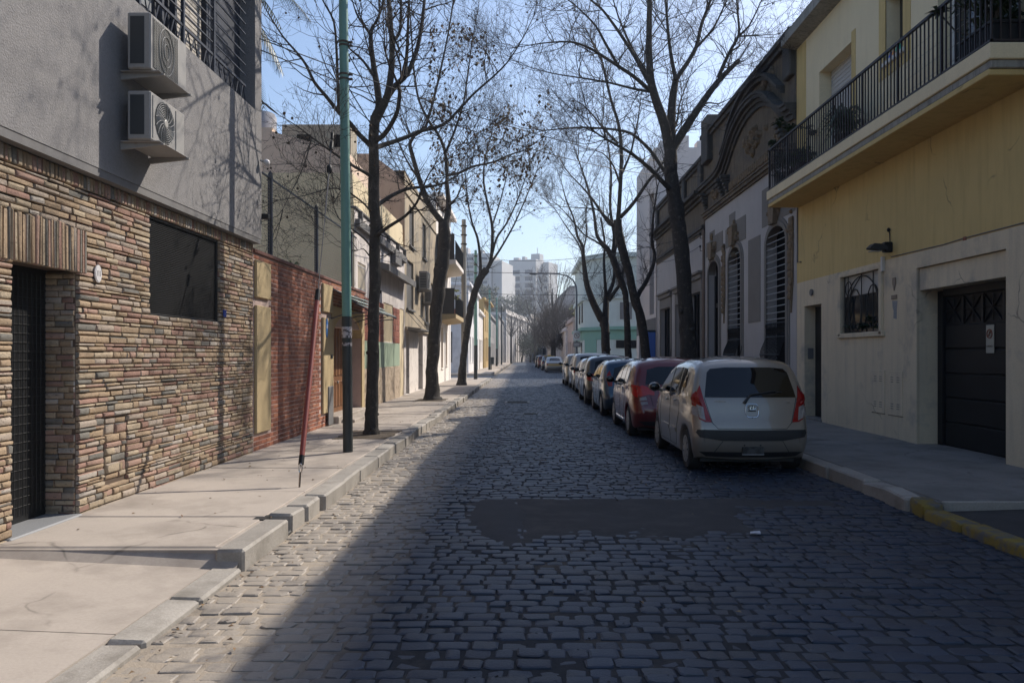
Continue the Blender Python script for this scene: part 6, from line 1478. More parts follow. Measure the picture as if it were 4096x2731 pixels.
m_redb = M('bright_red_lamp', (.5, .01, .008), .2, coat=.2, obj=True, var=.05)
class CarShape:
    def __init__(s, L, W, H, rear, top, front, wb, ro, wr, rU=.11, belt=.95, tumble=.27, taper=(.05, .12), crown=.03, sill=.2):
        s.L, s.W, s.H, s.belt, s.tumble, s.taper, s.crown, s.rU, s.rL = L, W, H, belt, tumble, taper, crown, rU, .035
        up = rear + top + front                       # from rear bottom over the roof to the front bottom, y monotonic in each half
        def dens(p, step):
            o = [p[0]]
            for a, c in zip(p[:-1], p[1:]):
                n = max(1, int(math.hypot(c[0] - a[0], c[1] - a[1]) / step))
                for k in range(1, n + 1): o.append((a[0] + (c[0] - a[0]) * k / n, a[1] + (c[1] - a[1]) * k / n))
            return o
        def smooth(p, it=3):
            p = list(p)
            for _ in range(it): p = [p[0]] + [((p[i - 1][0] + 2 * p[i][0] + p[i + 1][0]) / 4, (p[i - 1][1] + 2 * p[i][1] + p[i + 1][1]) / 4) for i in range(1, len(p) - 1)] + [p[-1]]
            return p
        s.up = smooth(dens(up, .055), 2)
        lo = [up[0], (up[0][0] + .12, sill - .01)]
        s.wy = (ro, ro + wb); s.wr = wr; ar = wr * 1.16
        for wy in s.wy:
            lo += [(wy - ar - .02, sill)] + [(wy - ar * math.cos(a), max(sill, wr + ar * math.sin(a))) for a in [math.pi * k / 16 for k in range(17)]] + [(wy + ar + .02, sill)]
        lo += [(up[-1][0] - .12, sill), up[-1]]; s.lo = dens(lo, .1)
        s.U = np.array(s.up); s.Lo = np.array(s.lo); i0 = int(s.U[:, 0].argmin()); i1 = int(s.U[:, 0].argmax())
        T = s.U[i0:i1 + 1]; Bt = np.concatenate([s.U[:i0 + 1][::-1], s.Lo[1:-1], s.U[i1:][::-1]])
        s.uy = np.maximum.accumulate(T[:, 0]); s.uz = T[:, 1]; s.ly = np.maximum.accumulate(Bt[:, 0]); s.lz = Bt[:, 1]
    @staticmethod
    def dist(P, y, z):
        A, B = P[:-1], P[1:]; d = B - A; q = np.array([y, z]); t = np.clip(((q - A) * d).sum(1) / ((d * d).sum(1) + 1e-12), 0, 1)
        return float(np.sqrt((((A + d * t[:, None]) - q) ** 2).sum(1)).min())
    def base(s, y, z):
        w = s.W / 2
        w *= 1 - .05 * max(0, (.55 - z) / .4) ** 2
        if z > s.belt: w -= s.tumble * (z - s.belt) ** 1.15 * (1.15)
        elif z > .7: w -= .02 * (z - .7) / (s.belt - .7)
        r = max(0, (.8 - y) / .8); f = max(0, (y - (s.L - 1.1)) / 1.1)
        return w * (1 - s.taper[0] * r ** 2 - s.taper[1] * f ** 2)
    def w(s, y, z):
        g = 0
        for P, r in ((s.U, s.rU), (s.Lo, s.rL)):
            d = s.dist(P, y, z)
            if d < r: g += r - math.sqrt(max(0, r * r - (r - d) ** 2))
        return max(.05, s.base(y, z) - g)
    def zt(s, y): return float(np.interp(y, s.uy, s.uz))
    def zb(s, y): return float(np.interp(y, s.ly, s.lz))
    def body(s):
        b = MB(); nx = 17
        # strips over the top and under the floor
        for P, cr in ((s.up, s.crown), (s.lo, 0)):
            rows = []
            for i, (y, z) in enumerate(P):
                a, c = P[max(0, i - 1)], P[min(len(P) - 1, i + 1)]; t = Vector((c[0] - a[0], c[1] - a[1])).normalized(); n = Vector((-t.y, t.x))
                w0 = s.base(y, z) - (s.rU if cr else s.rL); w0 = max(.05, w0); row = []
                for k in range(nx):
                    x = -1 + 2 * k / (nx - 1); q = cr * (1 - x * x); row.append((x * w0, y + n.x * q, z + n.y * q))
                rows.append(row)
            b.add([p for r in rows for p in r], [(i * nx + k, i * nx + k + 1, (i + 1) * nx + k + 1, (i + 1) * nx + k) for i in range(len(rows) - 1) for k in range(nx - 1)])
        ys = sorted(set([round(p[0], 3) for p in s.up] + [round(p[0], 3) for p in s.lo])); y2 = [ys[0]]
        for y in ys[1:]:
            if y - y2[-1] > .008: y2.append(y)
        offs = [0, .012, .03, .06, .1, .16]
        for sd in (-1, 1):
            cols = []
            for y in y2:
                zt, zb = s.zt(y), s.zb(y); h = max(.002, zt - zb); k = min(1, h / .5)
                zz = [zb + o * k for o in (0, .008, .02, .04)] + [zb + .04 * k + (h - .20 * k) * f for f in np.linspace(0, 1, 13)[1:-1]] + [zt - o * k for o in offs[::-1]]
                cols.append([(sd * s.w(y, z), y, z) for z in zz])
            m = len(cols[0]); b.add([p for c in cols for p in c], [(i * m + k, i * m + k + 1, (i + 1) * m + k + 1, (i + 1) * m + k) for i in range(len(cols) - 1) for k in range(m - 1)])
        return b
    # patches laid onto the surface
    def patch2d(s, poly, step):
        pts = [Vector(p) for p in poly]; o = []
        for i in range(len(pts)):
            a, c = pts[i], pts[(i + 1) % len(pts)]; n = max(1, int((c - a).length / step))
            for k in range(n): o.append(a.lerp(c, k / n))
        n0 = len(o); mnx, mxx = min(p.x for p in o), max(p.x for p in o); mny, mxy = min(p.y for p in o), max(p.y for p in o)
        x = mnx + step * .5
        while x < mxx:
            y = mny + step * .5
            while y < mxy: o.append(Vector((x, y))); y += step
            x += step
        v, e, f, *_ = delaunay_2d_cdt(o, [], [list(range(n0))], 1, 1e-4)
        return v, f
    def add_patch(s, b, poly, fn, off=.005, step=.06):
        v, f = s.patch2d(poly, step); P = [fn(p.x, p.y, off) for p in v]; b.add(P, f)
        # skirt closing the edge down onto the body
        n = len(poly); o = []
        for i in range(n):
            a, c = Vector(poly[i]), Vector(poly[(i + 1) % n]); m = max(1, int((c - a).length / step))
            for k in range(m): o.append(a.lerp(c, k / m))
        T = [fn(p.x, p.y, off) for p in o]; B = [fn(p.x, p.y, -.006) for p in o]; m = len(o); b.add(T + B, [(i, (i + 1) % m, m + (i + 1) % m, m + i) for i in range(m)])
    def side(s, sd):
        def fn(y, z, off):
            e = .01; w = s.w(y, z); dz = (s.w(y, z + e) - s.w(y, z - e)) / (2 * e); n = Vector((1, 0, -dz)).normalized()
            return (sd * (w + off * n.x), y, z + off * n.z)
        return fn
    def end(s, rear=True):
        half = [p for p in s.up if (p[0] < s.L * .5) == rear]
        if not rear: half = half[::-1]
        zs = np.maximum.accumulate(np.array([p[1] for p in half])); yy = np.array([p[0] for p in half]); sg = -1 if rear else 1
        def fn(x, z, off):
            y = float(np.interp(z, zs, yy)); w0 = max(.05, s.base(y, z) - s.rU)
            slope = (float(np.interp(z + .03, zs, yy)) - float(np.interp(z - .03, zs, yy))) / .06; ny = 1 / math.sqrt(1 + slope * slope); nz = -sg * slope * ny * (1 if rear else 1)
            if abs(x) < w0: q = -s.crown * (1 - (x / w0) ** 2)
            else: u = min(abs(x) - w0, s.rU * .999); q = s.rU - math.sqrt(s.rU ** 2 - u * u)
            d = q - off
            return (x, y - sg * d / max(ny, .3), z)
        return fn
def make_wheel(t, x, y, r, w, sd):
    wh = MB(); wh.lathe([(r * .62, -w / 2), (r * .9, -w / 2), (r * .985, -w * .36), (r, -w * .2), (r, w * .2), (r * .985, w * .36), (r * .9, w / 2), (r * .62, w / 2)], (x, y, r), 'x', 28)
    o = wh.build('wheel', m_tyre, t, 40, local=True)
    b = MB(); xo = x + sd * w * .5; b.lathe([(r * .64, 0), (r * .62, sd * -.004), (r * .58, sd * -.02), (r * .1, sd * -.03)][::-1] if False else [(r * .1, -sd * .025), (r * .58, -sd * .02), (r * .63, 0), (r * .66, -sd * .02)], (xo, y, r), 'x', 24)
    b.build('hub_recess', m_plast, o, 40, local=True)
    b = MB()
    for k in range(9):
        a = 2 * math.pi * k / 9; c, s_ = math.cos(a), math.sin(a); p, q = -s_, c
        V = []
        for (rr, hw) in ((r * .12, .022), (r * .6, .034)):
            for xx in (xo - sd * .015, xo + sd * .006):
                for e in (-1, 1): V.append((xx, y + c * rr + p * hw * e, r + s_ * rr + q * hw * e))
        b.add(V, [(2, 3, 7, 6), (0, 2, 6, 4), (1, 5, 7, 3), (4, 6, 7, 5)])
    b.lathe([(r * .2, -sd * .012), (r * .2, sd * .008), (r * .12, sd * .014)], (xo, y, r), 'x', 14); b.lathe([(r * .66, -sd * .02), (r * .66, sd * .004), (r * .59, sd * .004), (r * .57, -sd * .015)], (xo, y, r), 'x', 28)
    b.build('rim', m_rim, o, 40, local=True)

def make_car(label, loc, S, paint, wins, rear, lamps, opt={}, group='cars parked along the right kerb', cat='car', rz=0.0):
    t = thing('parked_car', loc, label, cat, group, rz)
    b = S.body(); body = b.build('body', paint, t, local=True)
    bm = bmesh.new(); bm.from_mesh(body.data); bmesh.ops.remove_doubles(bm, verts=bm.verts, dist=.004); bmesh.ops.recalc_face_normals(bm, faces=bm.faces); bm.to_mesh(body.data); bm.free()
    body.data.polygons.foreach_set('use_smooth', [True] * len(body.data.polygons)); body.data.set_sharp_from_angle(angle=R(50))
    for sd in (-1, 1):
        fn = S.side(sd)
        for poly in wins: b = MB(); S.add_patch(b, poly, fn, .004, .07); b.build('side_window', m_cglass, t, 60, local=True)
        for wy in S.wy: make_wheel(t, sd * (S.W / 2 - .115), wy, S.wr, .185, sd)
    er = S.end(True)
    for (nm, poly, mat_, off) in rear: b = MB(); S.add_patch(b, poly, er, off, .06); b.build(nm, mat_, t, 60, local=True)
    for sd in (-1, 1):
        fn = S.side(sd); o = None
        for (kind, poly, mat_) in lamps:
            b = MB(); S.add_patch(b, [(sd * p, q) for p, q in poly] if kind == 'r' else poly, er if kind == 'r' else fn, .012 if o is None or mat_ is not m_clear else .017, .04)
            o2 = b.build('tail_light' if o is None else 'lens', mat_, o or t, 60, local=True); o = o or o2
        # mirror
        my, mz = opt.get('mirror', (S.L * .66, S.belt + .04)); mw = S.w(my, mz)
        b = MB(); b.blob((sd * (mw + .13), my, mz + .05), (.095, .06, .075), 12, 8); b.tube([(sd * (mw - .02), my + .02, mz - .02), (sd * (mw + .08), my + .01, mz + .02)], .025, 6)
        mo = b.build('mirror', opt.get('mirror_mat', paint), t, 60, local=True)
        b = MB(); b.blob((sd * (mw + .13), my - .045, mz + .05), (.08, .02, .06), 12, 8); b.build('mirror_glass', m_cglass, mo, 60, local=True)
        # panel gaps and handles
        b = MB()
        for ln in opt.get('gaps', []):
            for (a, c) in zip(ln[:-1], ln[1:]):
                n = max(1, int(math.hypot(c[0] - a[0], c[1] - a[1]) / .08))
                pts = [fn(a[0] + (c[0] - a[0]) * k / n, a[1] + (c[1] - a[1]) * k / n, .0) for k in range(n + 1)]; b.tube(pts, .0035, 4)
        if b.v: b.build('door_gap', m_seam, t, local=True)
        b = MB()
        for (hy, hz) in opt.get('handles', []): p = Vector(fn(hy, hz, .018)); b.bevbox(p.x - .012, p.x + .012, p.y - .08, p.y + .08, p.z - .014, p.z + .014, .006)
        if b.v: b.build('door_handle', opt.get('handle_mat', paint), t, 40, local=True)
        for poly in opt.get('rubs', []): b = MB(); S.add_patch(b, poly, fn, .014, .08); b.build('side_strip', opt.get('rub_mat', paint), t, 60, local=True)
    b = MB()
    for ln in opt.get('rgaps', []):
        for (a, c) in zip(ln[:-1], ln[1:]):
            n = max(1, int(math.hypot(c[0] - a[0], c[1] - a[1]) / .06)); b.tube([er(a[0] + (c[0] - a[0]) * k / n, a[1] + (c[1] - a[1]) * k / n, .0) for k in range(n + 1)], .004, 4)
    if b.v: b.build('hatch_gap', m_seam, t, local=True)
    b = MB(); b.box(-S.W * .40, S.W * .40, .25, S.L - .3, .14, .24); b.build('underside', m_plast, t, local=True)
    if opt.get('rails'):
        b = MB()
        for sd in (-1, 1):
            y0, y1 = opt['rails']; pts = []
            for k in range(9): y = y0 + (y1 - y0) * k / 8; z = S.zt(y); x = S.base(y, z) - .13; pts.append((sd * x, y, z + (.06 if 0 < k < 8 else .0)))
            b.tube(pts, .018, 6)
        b.build('roof_rails', m_plast, t, 60, local=True)
    if opt.get('antenna'): y = opt['antenna']; z = S.zt(y) + S.crown; b = MB(); b.tube([(0, y, z - .01), (0, y - .12, z + .16)], .006, 5); b.build('antenna', m_plast, t, local=True)
    return t, S, er
def hatch(L, W, H, **k):
    l, h = L / 3.565, H / 1.54
    y = lambda a: a * l
    q = lambda p: [(y(a), z * h) for a, z in p]
    rear = q([(.10, .22), (.03, .30), (-.005, .42), (-.012, .55), (.0, .64), (.035, .70), (.06, .82), (.085, .98)]); top = q([(.13, 1.08), (.22, 1.27), (.31, 1.42), (.40, 1.475), (.75, 1.515), (1.3, 1.52), (1.8, 1.475), (2.05, 1.42), (2.45, 1.21), (2.82, 1.0)])
    front = q([(3.0, .95), (3.25, .86), (3.42, .74), (3.53, .58), (3.55, .45), (3.53, .32), (3.46, .22)])
    return CarShape(L, W, H, rear, top, front, k.pop('wb', 2.38 * l), k.pop('ro', .56 * l), k.pop('wr', .285), belt=.98 * h, **k)
def hatch_wins(S, rise=.10):
    l, h = S.L / 3.565, S.H / 1.54; q = lambda p: [(a * l, z * h) for a, z in p]
    return [q([(.60, 1.10 + rise * .6), (.72, 1.04 + rise * .3), (1.02, .99), (1.04, 1.39), (.82, 1.385), (.64, 1.30)]), q([(1.11, .985), (1.62, .96), (1.62, 1.39), (1.11, 1.40)]), q([(1.70, .96), (2.32, .945), (2.50, .965), (2.42, 1.06), (2.05, 1.28), (1.88, 1.37), (1.70, 1.39)])]
def hatch_gaps(S):
    l, h = S.L / 3.565, S.H / 1.54; q = lambda p: [(a * l, z * h) for a, z in p]
    return [q([(1.66, 1.38), (1.66, .5), (1.64, .26)]), q([(2.42, .95), (2.5, .7), (2.46, .3)]), q([(1.0, .99), (.96, .75), (1.1, .55), (1.18, .28)]), q([(1.18, .27), (2.45, .27)])]
def mirror_poly(p): return p + [(-x, z) for x, z in p[::-1]]
p_beige = carpaint('champagne_car_paint', (.285, .255, .22), .35, .30)
# ---- 1: small beige hatchback, nearest
S1 = hatch(3.565, 1.60, 1.56, rU=.13, taper=(.045, .14), crown=.05)
rear1 = [('rear_window', mirror_poly([(-.615, 1.03), (-.60, 1.12), (-.55, 1.36), (-.50, 1.41), (-.3, 1.43)]), m_cglass, .006),
         ('bumper_strip', mirror_poly([(-.775, .60), (-.70, .50), (-.40, .455)]), m_plast, .012),
         ('lower_bumper', mirror_poly([(-.70, .30), (-.6, .235), (-.3, .225)]), m_plast, .008)]
lam1 = [('r', [(-.665, 1.19), (-.635, 1.02), (-.54, .70), (-.63, .705), (-.70, .74), (-.73, .93), (-.71, 1.1)], m_red), ('r', [(-.62, .725), (-.695, .755), (-.725, .86), (-.725, .935), (-.645, .90)], m_clear),
        ('s', [(.06, .97), (.17, 1.10), (.20, 1.06), (.185, .92), (.07, .90)], m_red), ('s', [(.045, .88), (.17, .90), (.155, .80), (.04, .76)], m_clear)]
car1, S, er = make_car('small beige hatchback nearest the camera, black rear bumper strip and red tail lights', (3.05, 10.55, -.005), S1, p_beige, hatch_wins(S1), rear1, lam1,
    dict(gaps=hatch_gaps(S1), handles=[(1.28, .93), (1.92, .91)], rubs=[[(1.15, .47), (1.63, .47), (1.63, .53), (1.15, .53)], [(1.69, .47), (2.35, .48), (2.30, .535), (1.69, .53)]],
         rgaps=[[(-.62, 1.02), (-.53, .69), (-.46, .615), (.46, .615), (.53, .69), (.62, 1.02)], [(-.40, .45), (-.50, .30)], [(.40, .45), (.50, .30)]], antenna=.62))
b = MB(); e0 = er(0, .34, .0); b.bevbox(-.145, .145, e0[1] - .022, e0[1] + .02, .275, .375, .004); pl_ = b.build('number_plate', m_plate, car1, local=True)
b = MB(); b.box(-.147, .147, e0[1] - .024, e0[1] - .012, .268, .277); b.build('plate_rim', m_platew, pl_, local=True)
e1 = er(0, .85, .0); b = MB(); b.tube([(.085 * math.copysign(abs(math.cos(a)) ** .5, math.cos(a)), er(0, .855 + .085 * math.sin(a), .004)[1], .855 + .09 * math.copysign(abs(math.sin(a)) ** .6, math.sin(a))) for a in [2 * math.pi * k / 24 for k in range(25)]], .007, 6)
b.tube([(.05 * math.cos(a), er(0, .89, .006)[1], .892 + .028 * math.sin(a)) for a in [2 * math.pi * k / 18 for k in range(19)]], .005, 5); b.tube([(-.022, e1[1] - .004, .87), (-.012, e1[1] - .004, .915)], .005, 5); b.tube([(.022, e1[1] - .004, .915), (.012, e1[1] - .004, .87)], .005, 5); b.tube([(-.016, e1[1] - .004, .893), (.016, e1[1] - .004, .893)], .005, 5)
em = b.build('emblem', m_chrome, car1, 60, local=True)
b = MB(); b.bevbox(-.055, .055, e1[1] - .012, e1[1] + .02, .845, .857, .003); b.blob((0, er(0, .76, .004)[1], .76), (.008, .008, .008)); b.build('handle_slot', m_plast, car1, local=True)
p0, p1, p2_ = er(-.10, .955, .02), er(-.02, 1.06, .03), er(.34, 1.115, .02); b = MB(); b.tube([p0, p1], [.022, .016], 8); b.tube([p1, p2_], [.012, .007], 6); b.tube([er(-.02, 1.05, .018), er(.42, 1.10, .014)], .006, 5); b.build('wiper', m_plast, car1, 60, local=True)
def rear_text(car, er, txt, x, z, size, mat_):
    y = er(x, z, .006)[1]; y2 = er(x + .1, z, .006)[1]; o = text_mesh(txt, size, mat_, 'badge', None, (0, 0, 0), (R(90), 0, math.atan2(y2 - y, .1)), .0015); o.parent = car; o.location = (x, y - .003, z)
rear_text(car1, er, 'HYUNDAI', -.42, .975, .034, m_chrome); rear_text(car1, er, 'i10', .50, .96, .036, m_chrome)
b = MB()
for sx in (-.115, .10): b.blob((sx, er(sx, .395, .004)[1], .395), (.012, .006, .01))
b.build('plate_lamp', m_plast, car1, local=True)
# ---- 2: red hatchback
S2 = hatch(3.94, 1.73, 1.53, rU=.16, taper=(.10, .14), crown=.06, wb=2.46, ro=.69, wr=.30)
def std_rear(S, g0=1.02, g1=1.38, bot=.56):
    h = S.H / 1.54; w = S.W / 1.6
    return [('rear_window', mirror_poly([(-.54 * w, g0 * h), (-.49 * w, (g1 - .06) * h), (-.30 * w, g1 * h)]), m_cglass, .006)]
p_red = carpaint('dark_red_car_paint', (.13, .003, .006), .2, .3)
car2, S, er = make_car('dark red hatchback right behind the beige one', (2.90, 15.0, -.005), S2, p_red, hatch_wins(S2, .14), std_rear(S2, 1.04, 1.38) + [('lower_bumper', mirror_poly([(-.72, .33), (-.6, .25), (-.3, .23)]), m_plast, .008)],
    [('r', [(-.52, .97), (-.42, .90), (-.42, .83), (-.53, .84), (-.70, .80), (-.72, .98), (-.64, 1.02)], m_redb), ('s', [(.10, 1.0), (.28, 1.03), (.26, .86), (.09, .78)], m_redb), ('r', [(-.58, .80), (-.70, .78), (-.70, .72), (-.56, .74)], m_clear), ('r', [(-.56, .71), (-.69, .70), (-.67, .64), (-.55, .66)], m_clear)],
    dict(gaps=hatch_gaps(S2), handles=[(1.42, .93), (2.12, .91)], handle_mat=m_chrome, mirror_mat=m_plast, rgaps=[[(-.53, 1.02), (-.45, .62), (.45, .62), (.53, 1.02)]], antenna=.7, rubs=[[(1.3, .27), (2.6, .28), (2.6, .30), (1.3, .29)]], rub_mat=m_chrome))
rear_text(car2, er, 'Citroën', -.30, .69, .06, m_chrome); rear_text(car2, er, 'C3', .32, .69, .06, m_chrome)
b = MB(); y = er(0, .88, .006)[1]
for k in (0, .05): b.prism([(-.055, .84 + k), (0, .89 + k), (.055, .84 + k), (.055, .858 + k), (0, .91 + k), (-.055, .858 + k)], 'y', y - .008, y + .02)
b.build('emblem', m_chrome, car2, local=True)
b = MB(); b.bevbox(-.2, .2, er(0, .45, 0)[1] - .02, er(0, .45, 0)[1] + .02, .40, .51, .004); b.build('number_plate', m_plate, car2, local=True)
b = MB(); b.tube([er(0, 1.05, .02), er(.4, 1.1, .016)], .01, 5); b.build('wiper', m_plast, car2, local=True)
# ---- 3: blue hatchback
S3 = hatch(3.95, 1.72, 1.48, rU=.14, taper=(.09, .14), crown=.05, wb=2.49, ro=.66, wr=.30)
p_blue = carpaint('dark_blue_car_paint', (.010, .042, .085), .4, .3)
make_car('dark blue hatchback with high triangular tail lights, third in the row', (2.85, 20.1, -.005), S3, p_blue, hatch_wins(S3, .2), std_rear(S3, 1.05, 1.37),
    [('r', [(-.655, 1.2), (-.60, 1.0), (-.60, .80), (-.70, .80), (-.745, .95), (-.72, 1.1)], m_red)], dict(gaps=hatch_gaps(S3), handles=[(1.42, .92), (2.12, .9)], mirror_mat=m_plast, rgaps=[[(-.53, 1.0), (-.45, .62), (.45, .62), (.53, 1.0)]]))
# ---- 4: dark grey hatchback with round lights
S4 = hatch(3.90, 1.72, 1.57, rU=.17, taper=(.10, .14), crown=.06, wb=2.5, ro=.7, wr=.30)
p_blk = carpaint('black_grey_car_paint', (.03, .033, .036), .4, .28)
make_car('dark grey hatchback with large rounded tail lights behind the blue one', (2.80, 25.0, -.005), S4, p_blk, hatch_wins(S4, .1), std_rear(S4, 1.0, 1.40),
    [('r', [(-.62 + .11 * math.cos(a), .88 + .12 * math.sin(a)) for a in [2 * math.pi * k / 16 for k in range(16)]], m_red), ('s', [(.07, 1.0), (.2, 1.0), (.22, .82), (.07, .76)], m_red), ('r', [(-.62 + .05 * math.cos(a), .86 + .05 * math.sin(a)) for a in [2 * math.pi * k / 12 for k in range(12)]], m_clear)], dict(gaps=hatch_gaps(S4), handles=[(1.4, .94), (2.1, .92)], mirror_mat=m_plast))
# ---- 5: silver beige hatchback
S5 = hatch(3.75, 1.66, 1.47, rU=.14, taper=(.08, .14), crown=.05, wr=.285)
p_sil = carpaint('silver_car_paint', (.46, .45, .43), .6, .3)
make_car('low silver hatchback mostly hidden behind the dark grey one', (2.95, 30.2, -.005), S5, p_sil, hatch_wins(S5, .1), std_rear(S5), [('r', [(-.60, 1.0), (-.52, .95), (-.52, .76), (-.68, .76)], m_red)], dict(gaps=hatch_gaps(S5), handles=[(1.35, .9), (2.02, .88)], mirror_mat=m_plast))
# ---- 6, 7: tall wagons
def wagon(L, W, H, **k):
    l, h = L / 4.4, H / 1.70; q = lambda p: [(a * l, z * h) for a, z in p]
    rear = q([(.08, .30), (.02, .40), (-.01, .55), (.0, .66), (.03, .74), (.05, .95), (.07, 1.05)]); top = q([(.12, 1.3), (.2, 1.55), (.32, 1.63), (.9, 1.665), (1.8, 1.66), (2.35, 1.58), (2.8, 1.35), (3.15, 1.12)]); front = q([(3.4, 1.06), (3.95, .98), (4.25, .86), (4.37, .7), (4.39, .5), (4.36, .36), (4.28, .28)])
    return CarShape(L, W, H, rear, top, front, 2.65 * l, .80 * l, k.pop('wr', .34), rU=.12, belt=1.06 * h, tumble=.22, taper=(.05, .12), crown=.035, sill=.26)
def wagon_wins(S):
    l, h = S.L / 4.4, S.H / 1.70; q = lambda p: [(a * l, z * h) for a, z in p]
    return [q([(.35, 1.12), (.95, 1.10), (.95, 1.50), (.45, 1.50)]), q([(1.03, 1.10), (1.72, 1.08), (1.72, 1.51), (1.03, 1.51)]), q([(1.82, 1.08), (2.78, 1.06), (2.62, 1.22), (2.3, 1.44), (2.15, 1.51), (1.82, 1.51)])]
def wagon_gaps(S):
    l, h = S.L / 4.4, S.H / 1.70; q = lambda p: [(a * l, z * h) for a, z in p]
    return [q([(1.77, 1.5), (1.77, .34)]), q([(2.8, 1.05), (2.85, .34)]), q([(.99, 1.1), (.98, .9), (1.2, .6), (1.25, .34)])]
wr_ = lambda S: [('rear_window', mirror_poly([(-.60 * S.W / 1.78, 1.10), (-.55 * S.W / 1.78, 1.5), (-.3, 1.53)]), m_cglass, .006)]
p_sil2 = carpaint('pale_silver_car_paint', (.40, .39, .37), .6, .32)
S6 = wagon(4.3, 1.78, 1.69)
make_car('silver off roader with black roof rails in the middle of the parked row', (3.02, 34.6, -.005), S6, p_sil2, wagon_wins(S6), wr_(S6), [('r', [(-.68, 1.08), (-.60, 1.08), (-.60, .78), (-.72, .78)], m_red), ('s', [(.06, 1.05), (.16, 1.05), (.16, .80), (.06, .80)], m_red)], dict(gaps=wagon_gaps(S6), handles=[(1.5, 1.0), (2.3, .98)], mirror_mat=m_plast, rails=(.6, 2.2), mirror=(2.75, 1.08)))
S7 = wagon(4.4, 1.76, 1.66)
p_gold = carpaint('sand_car_paint', (.34, .31, .26), .55, .32)
make_car('sand coloured wagon directly ahead of the silver off roader', (2.95, 40.0, -.005), S7, p_gold, wagon_wins(S7), wr_(S7), [('r', [(-.68, 1.05), (-.60, 1.05), (-.60, .8), (-.70, .8)], m_red)], dict(gaps=wagon_gaps(S7), handles=[(1.5, 1.0), (2.3, .98)], mirror_mat=m_plast, mirror=(2.75, 1.08)))
# ---- beyond the side street
def sedan(L, W, H):
    l, h = L / 4.3, H / 1.42; q = lambda p: [(a * l, z * h) for a, z in p]
    rear = q([(.08, .28), (.01, .42), (.0, .58), (.03, .72), (.06, .88)]); top = q([(.12, .93), (.6, .98), (.95, 1.18), (1.25, 1.35), (1.6, 1.40), (2.1, 1.40), (2.5, 1.30), (3.0, .98)]); front = q([(3.3, .92), (3.9, .83), (4.15, .72), (4.27, .55), (4.27, .38), (4.2, .26)])
    return CarShape(L, W, H, rear, top, front, 2.5 * l, .85 * l, .29, rU=.12, belt=.92 * h, tumble=.32, taper=(.06, .12), crown=.04)
def sedan_wins(S):
    l, h = S.L / 4.3, S.H / 1.42; q = lambda p: [(a * l, z * h) for a, z in p]
    return [q([(.98, 1.0), (1.65, .97), (1.65, 1.3), (1.3, 1.29)]), q([(1.73, .97), (2.75, .95), (2.45, 1.2), (2.2, 1.3), (1.73, 1.31)])]
S8 = sedan(4.2, 1.68, 1.40)
p_gry = carpaint('grey_car_paint', (.24, .245, .24), .5, .35)
srw = lambda S: [('rear_window', mirror_poly([(-.50, 1.02), (-.42, 1.28), (-.2, 1.30)]), m_cglass, .006), ('tail_panel', mirror_poly([(-.66, .80), (-.66, .62), (-.2, .60)]), M('ochre_tail_panel', (.30, .20, .05), .4, obj=True), .01)]
make_car('grey saloon with an ochre tail panel just past the side street', (2.72, 70.0, -.005), S8, p_gry, sedan_wins(S8), srw(S8), [('r', [(-.74, .82), (-.66, .82), (-.66, .64), (-.74, .64)], m_red)], dict(mirror_mat=m_plast))
S9 = sedan(4.3, 1.7, 1.46)
p_yl = carpaint('taxi_yellow_paint', (.55, .36, .05), .1, .35); 
tx, S, er = make_car('black taxi with a yellow roof parked ahead of the grey saloon', (2.55, 79, -.005), S9, p_blk, sedan_wins(S9), [('rear_window', mirror_poly([(-.50, 1.05), (-.42, 1.32), (-.2, 1.34)]), m_cglass, .006)], [('r', [(-.74, .86), (-.62, .86), (-.62, .7), (-.74, .7)], m_red)], dict(mirror_mat=m_plast), cat='taxi')
b = MB(); k = S9.L / 4.3
for sd in (-1,): b.bevbox(-.56, .56, 1.18 * k, 2.4 * k, 1.405, 1.47, .03)
b.bevbox(-.18, .18, 1.7, 1.95, 1.47, 1.58, .02); b.build('yellow_roof', p_yl, tx, 40, local=True)
S10 = hatch(3.9, 1.7, 1.52, rU=.14, taper=(.08, .14), crown=.05)
p_vin = carpaint('dark_wine_paint', (.10, .015, .02), .4, .3)
make_car('dark wine red hatchback far down the row beyond the taxi', (2.35, 90, -.005), S10, p_vin, hatch_wins(S10), std_rear(S10), [('r', [(-.62, 1.0), (-.52, .95), (-.52, .72), (-.70, .72)], m_red)], dict(mirror_mat=m_plast))
S11 = hatch(3.9, 1.7, 1.5, rU=.14, taper=(.08, .14), crown=.05)
make_car('black hatchback, the farthest parked car in sight', (2.2, 99, -.005), S11, p_blk, hatch_wins(S11), std_rear(S11), [('r', [(-.62, 1.0), (-.52, .95), (-.52, .72), (-.70, .72)], m_red)], dict(mirror_mat=m_plast))
# ================================================================ poles, guy wire, lamp, signs, cables
m_pgreen = M('turquoise_pole_paint', (.15, .31, .265), .55, var=.10, sc=3, fine=.05, streak=.35, stcol=(.05, .13, .11), stsc=10, bump=.05)
m_pblack = M('black_pole_paint', (.024, .03, .031), .6, var=.25, sc=4, streak=.3, stcol=(.07, .07, .065), stsc=10)
m_conp = M('concrete_pole', (.34, .32, .28), .9, var=.1); m_wire = M('cable_black', (.02, .02, .02), .7)
m_strap = M('rusty_strap', (.06, .045, .035), .7, var=.3); m_stk = M('torn_sticker', (.45, .42, .43), .7, var=.1, patch=((.06, .05, .055), .5, .58, 22))
gp = thing('green_pole', (-2.64, 11.78, WZ), 'tall turquoise pole with black stickered lower part, beside the nearest left tree', 'pole')
b = MB(); b.tube([(-.02, 0, 2.0), (-.05, 0, 5), (-.10, 0, 9.2)], [.071, .069, .064], 20); b.build('upper_shaft', m_pgreen, gp, 60, local=True)
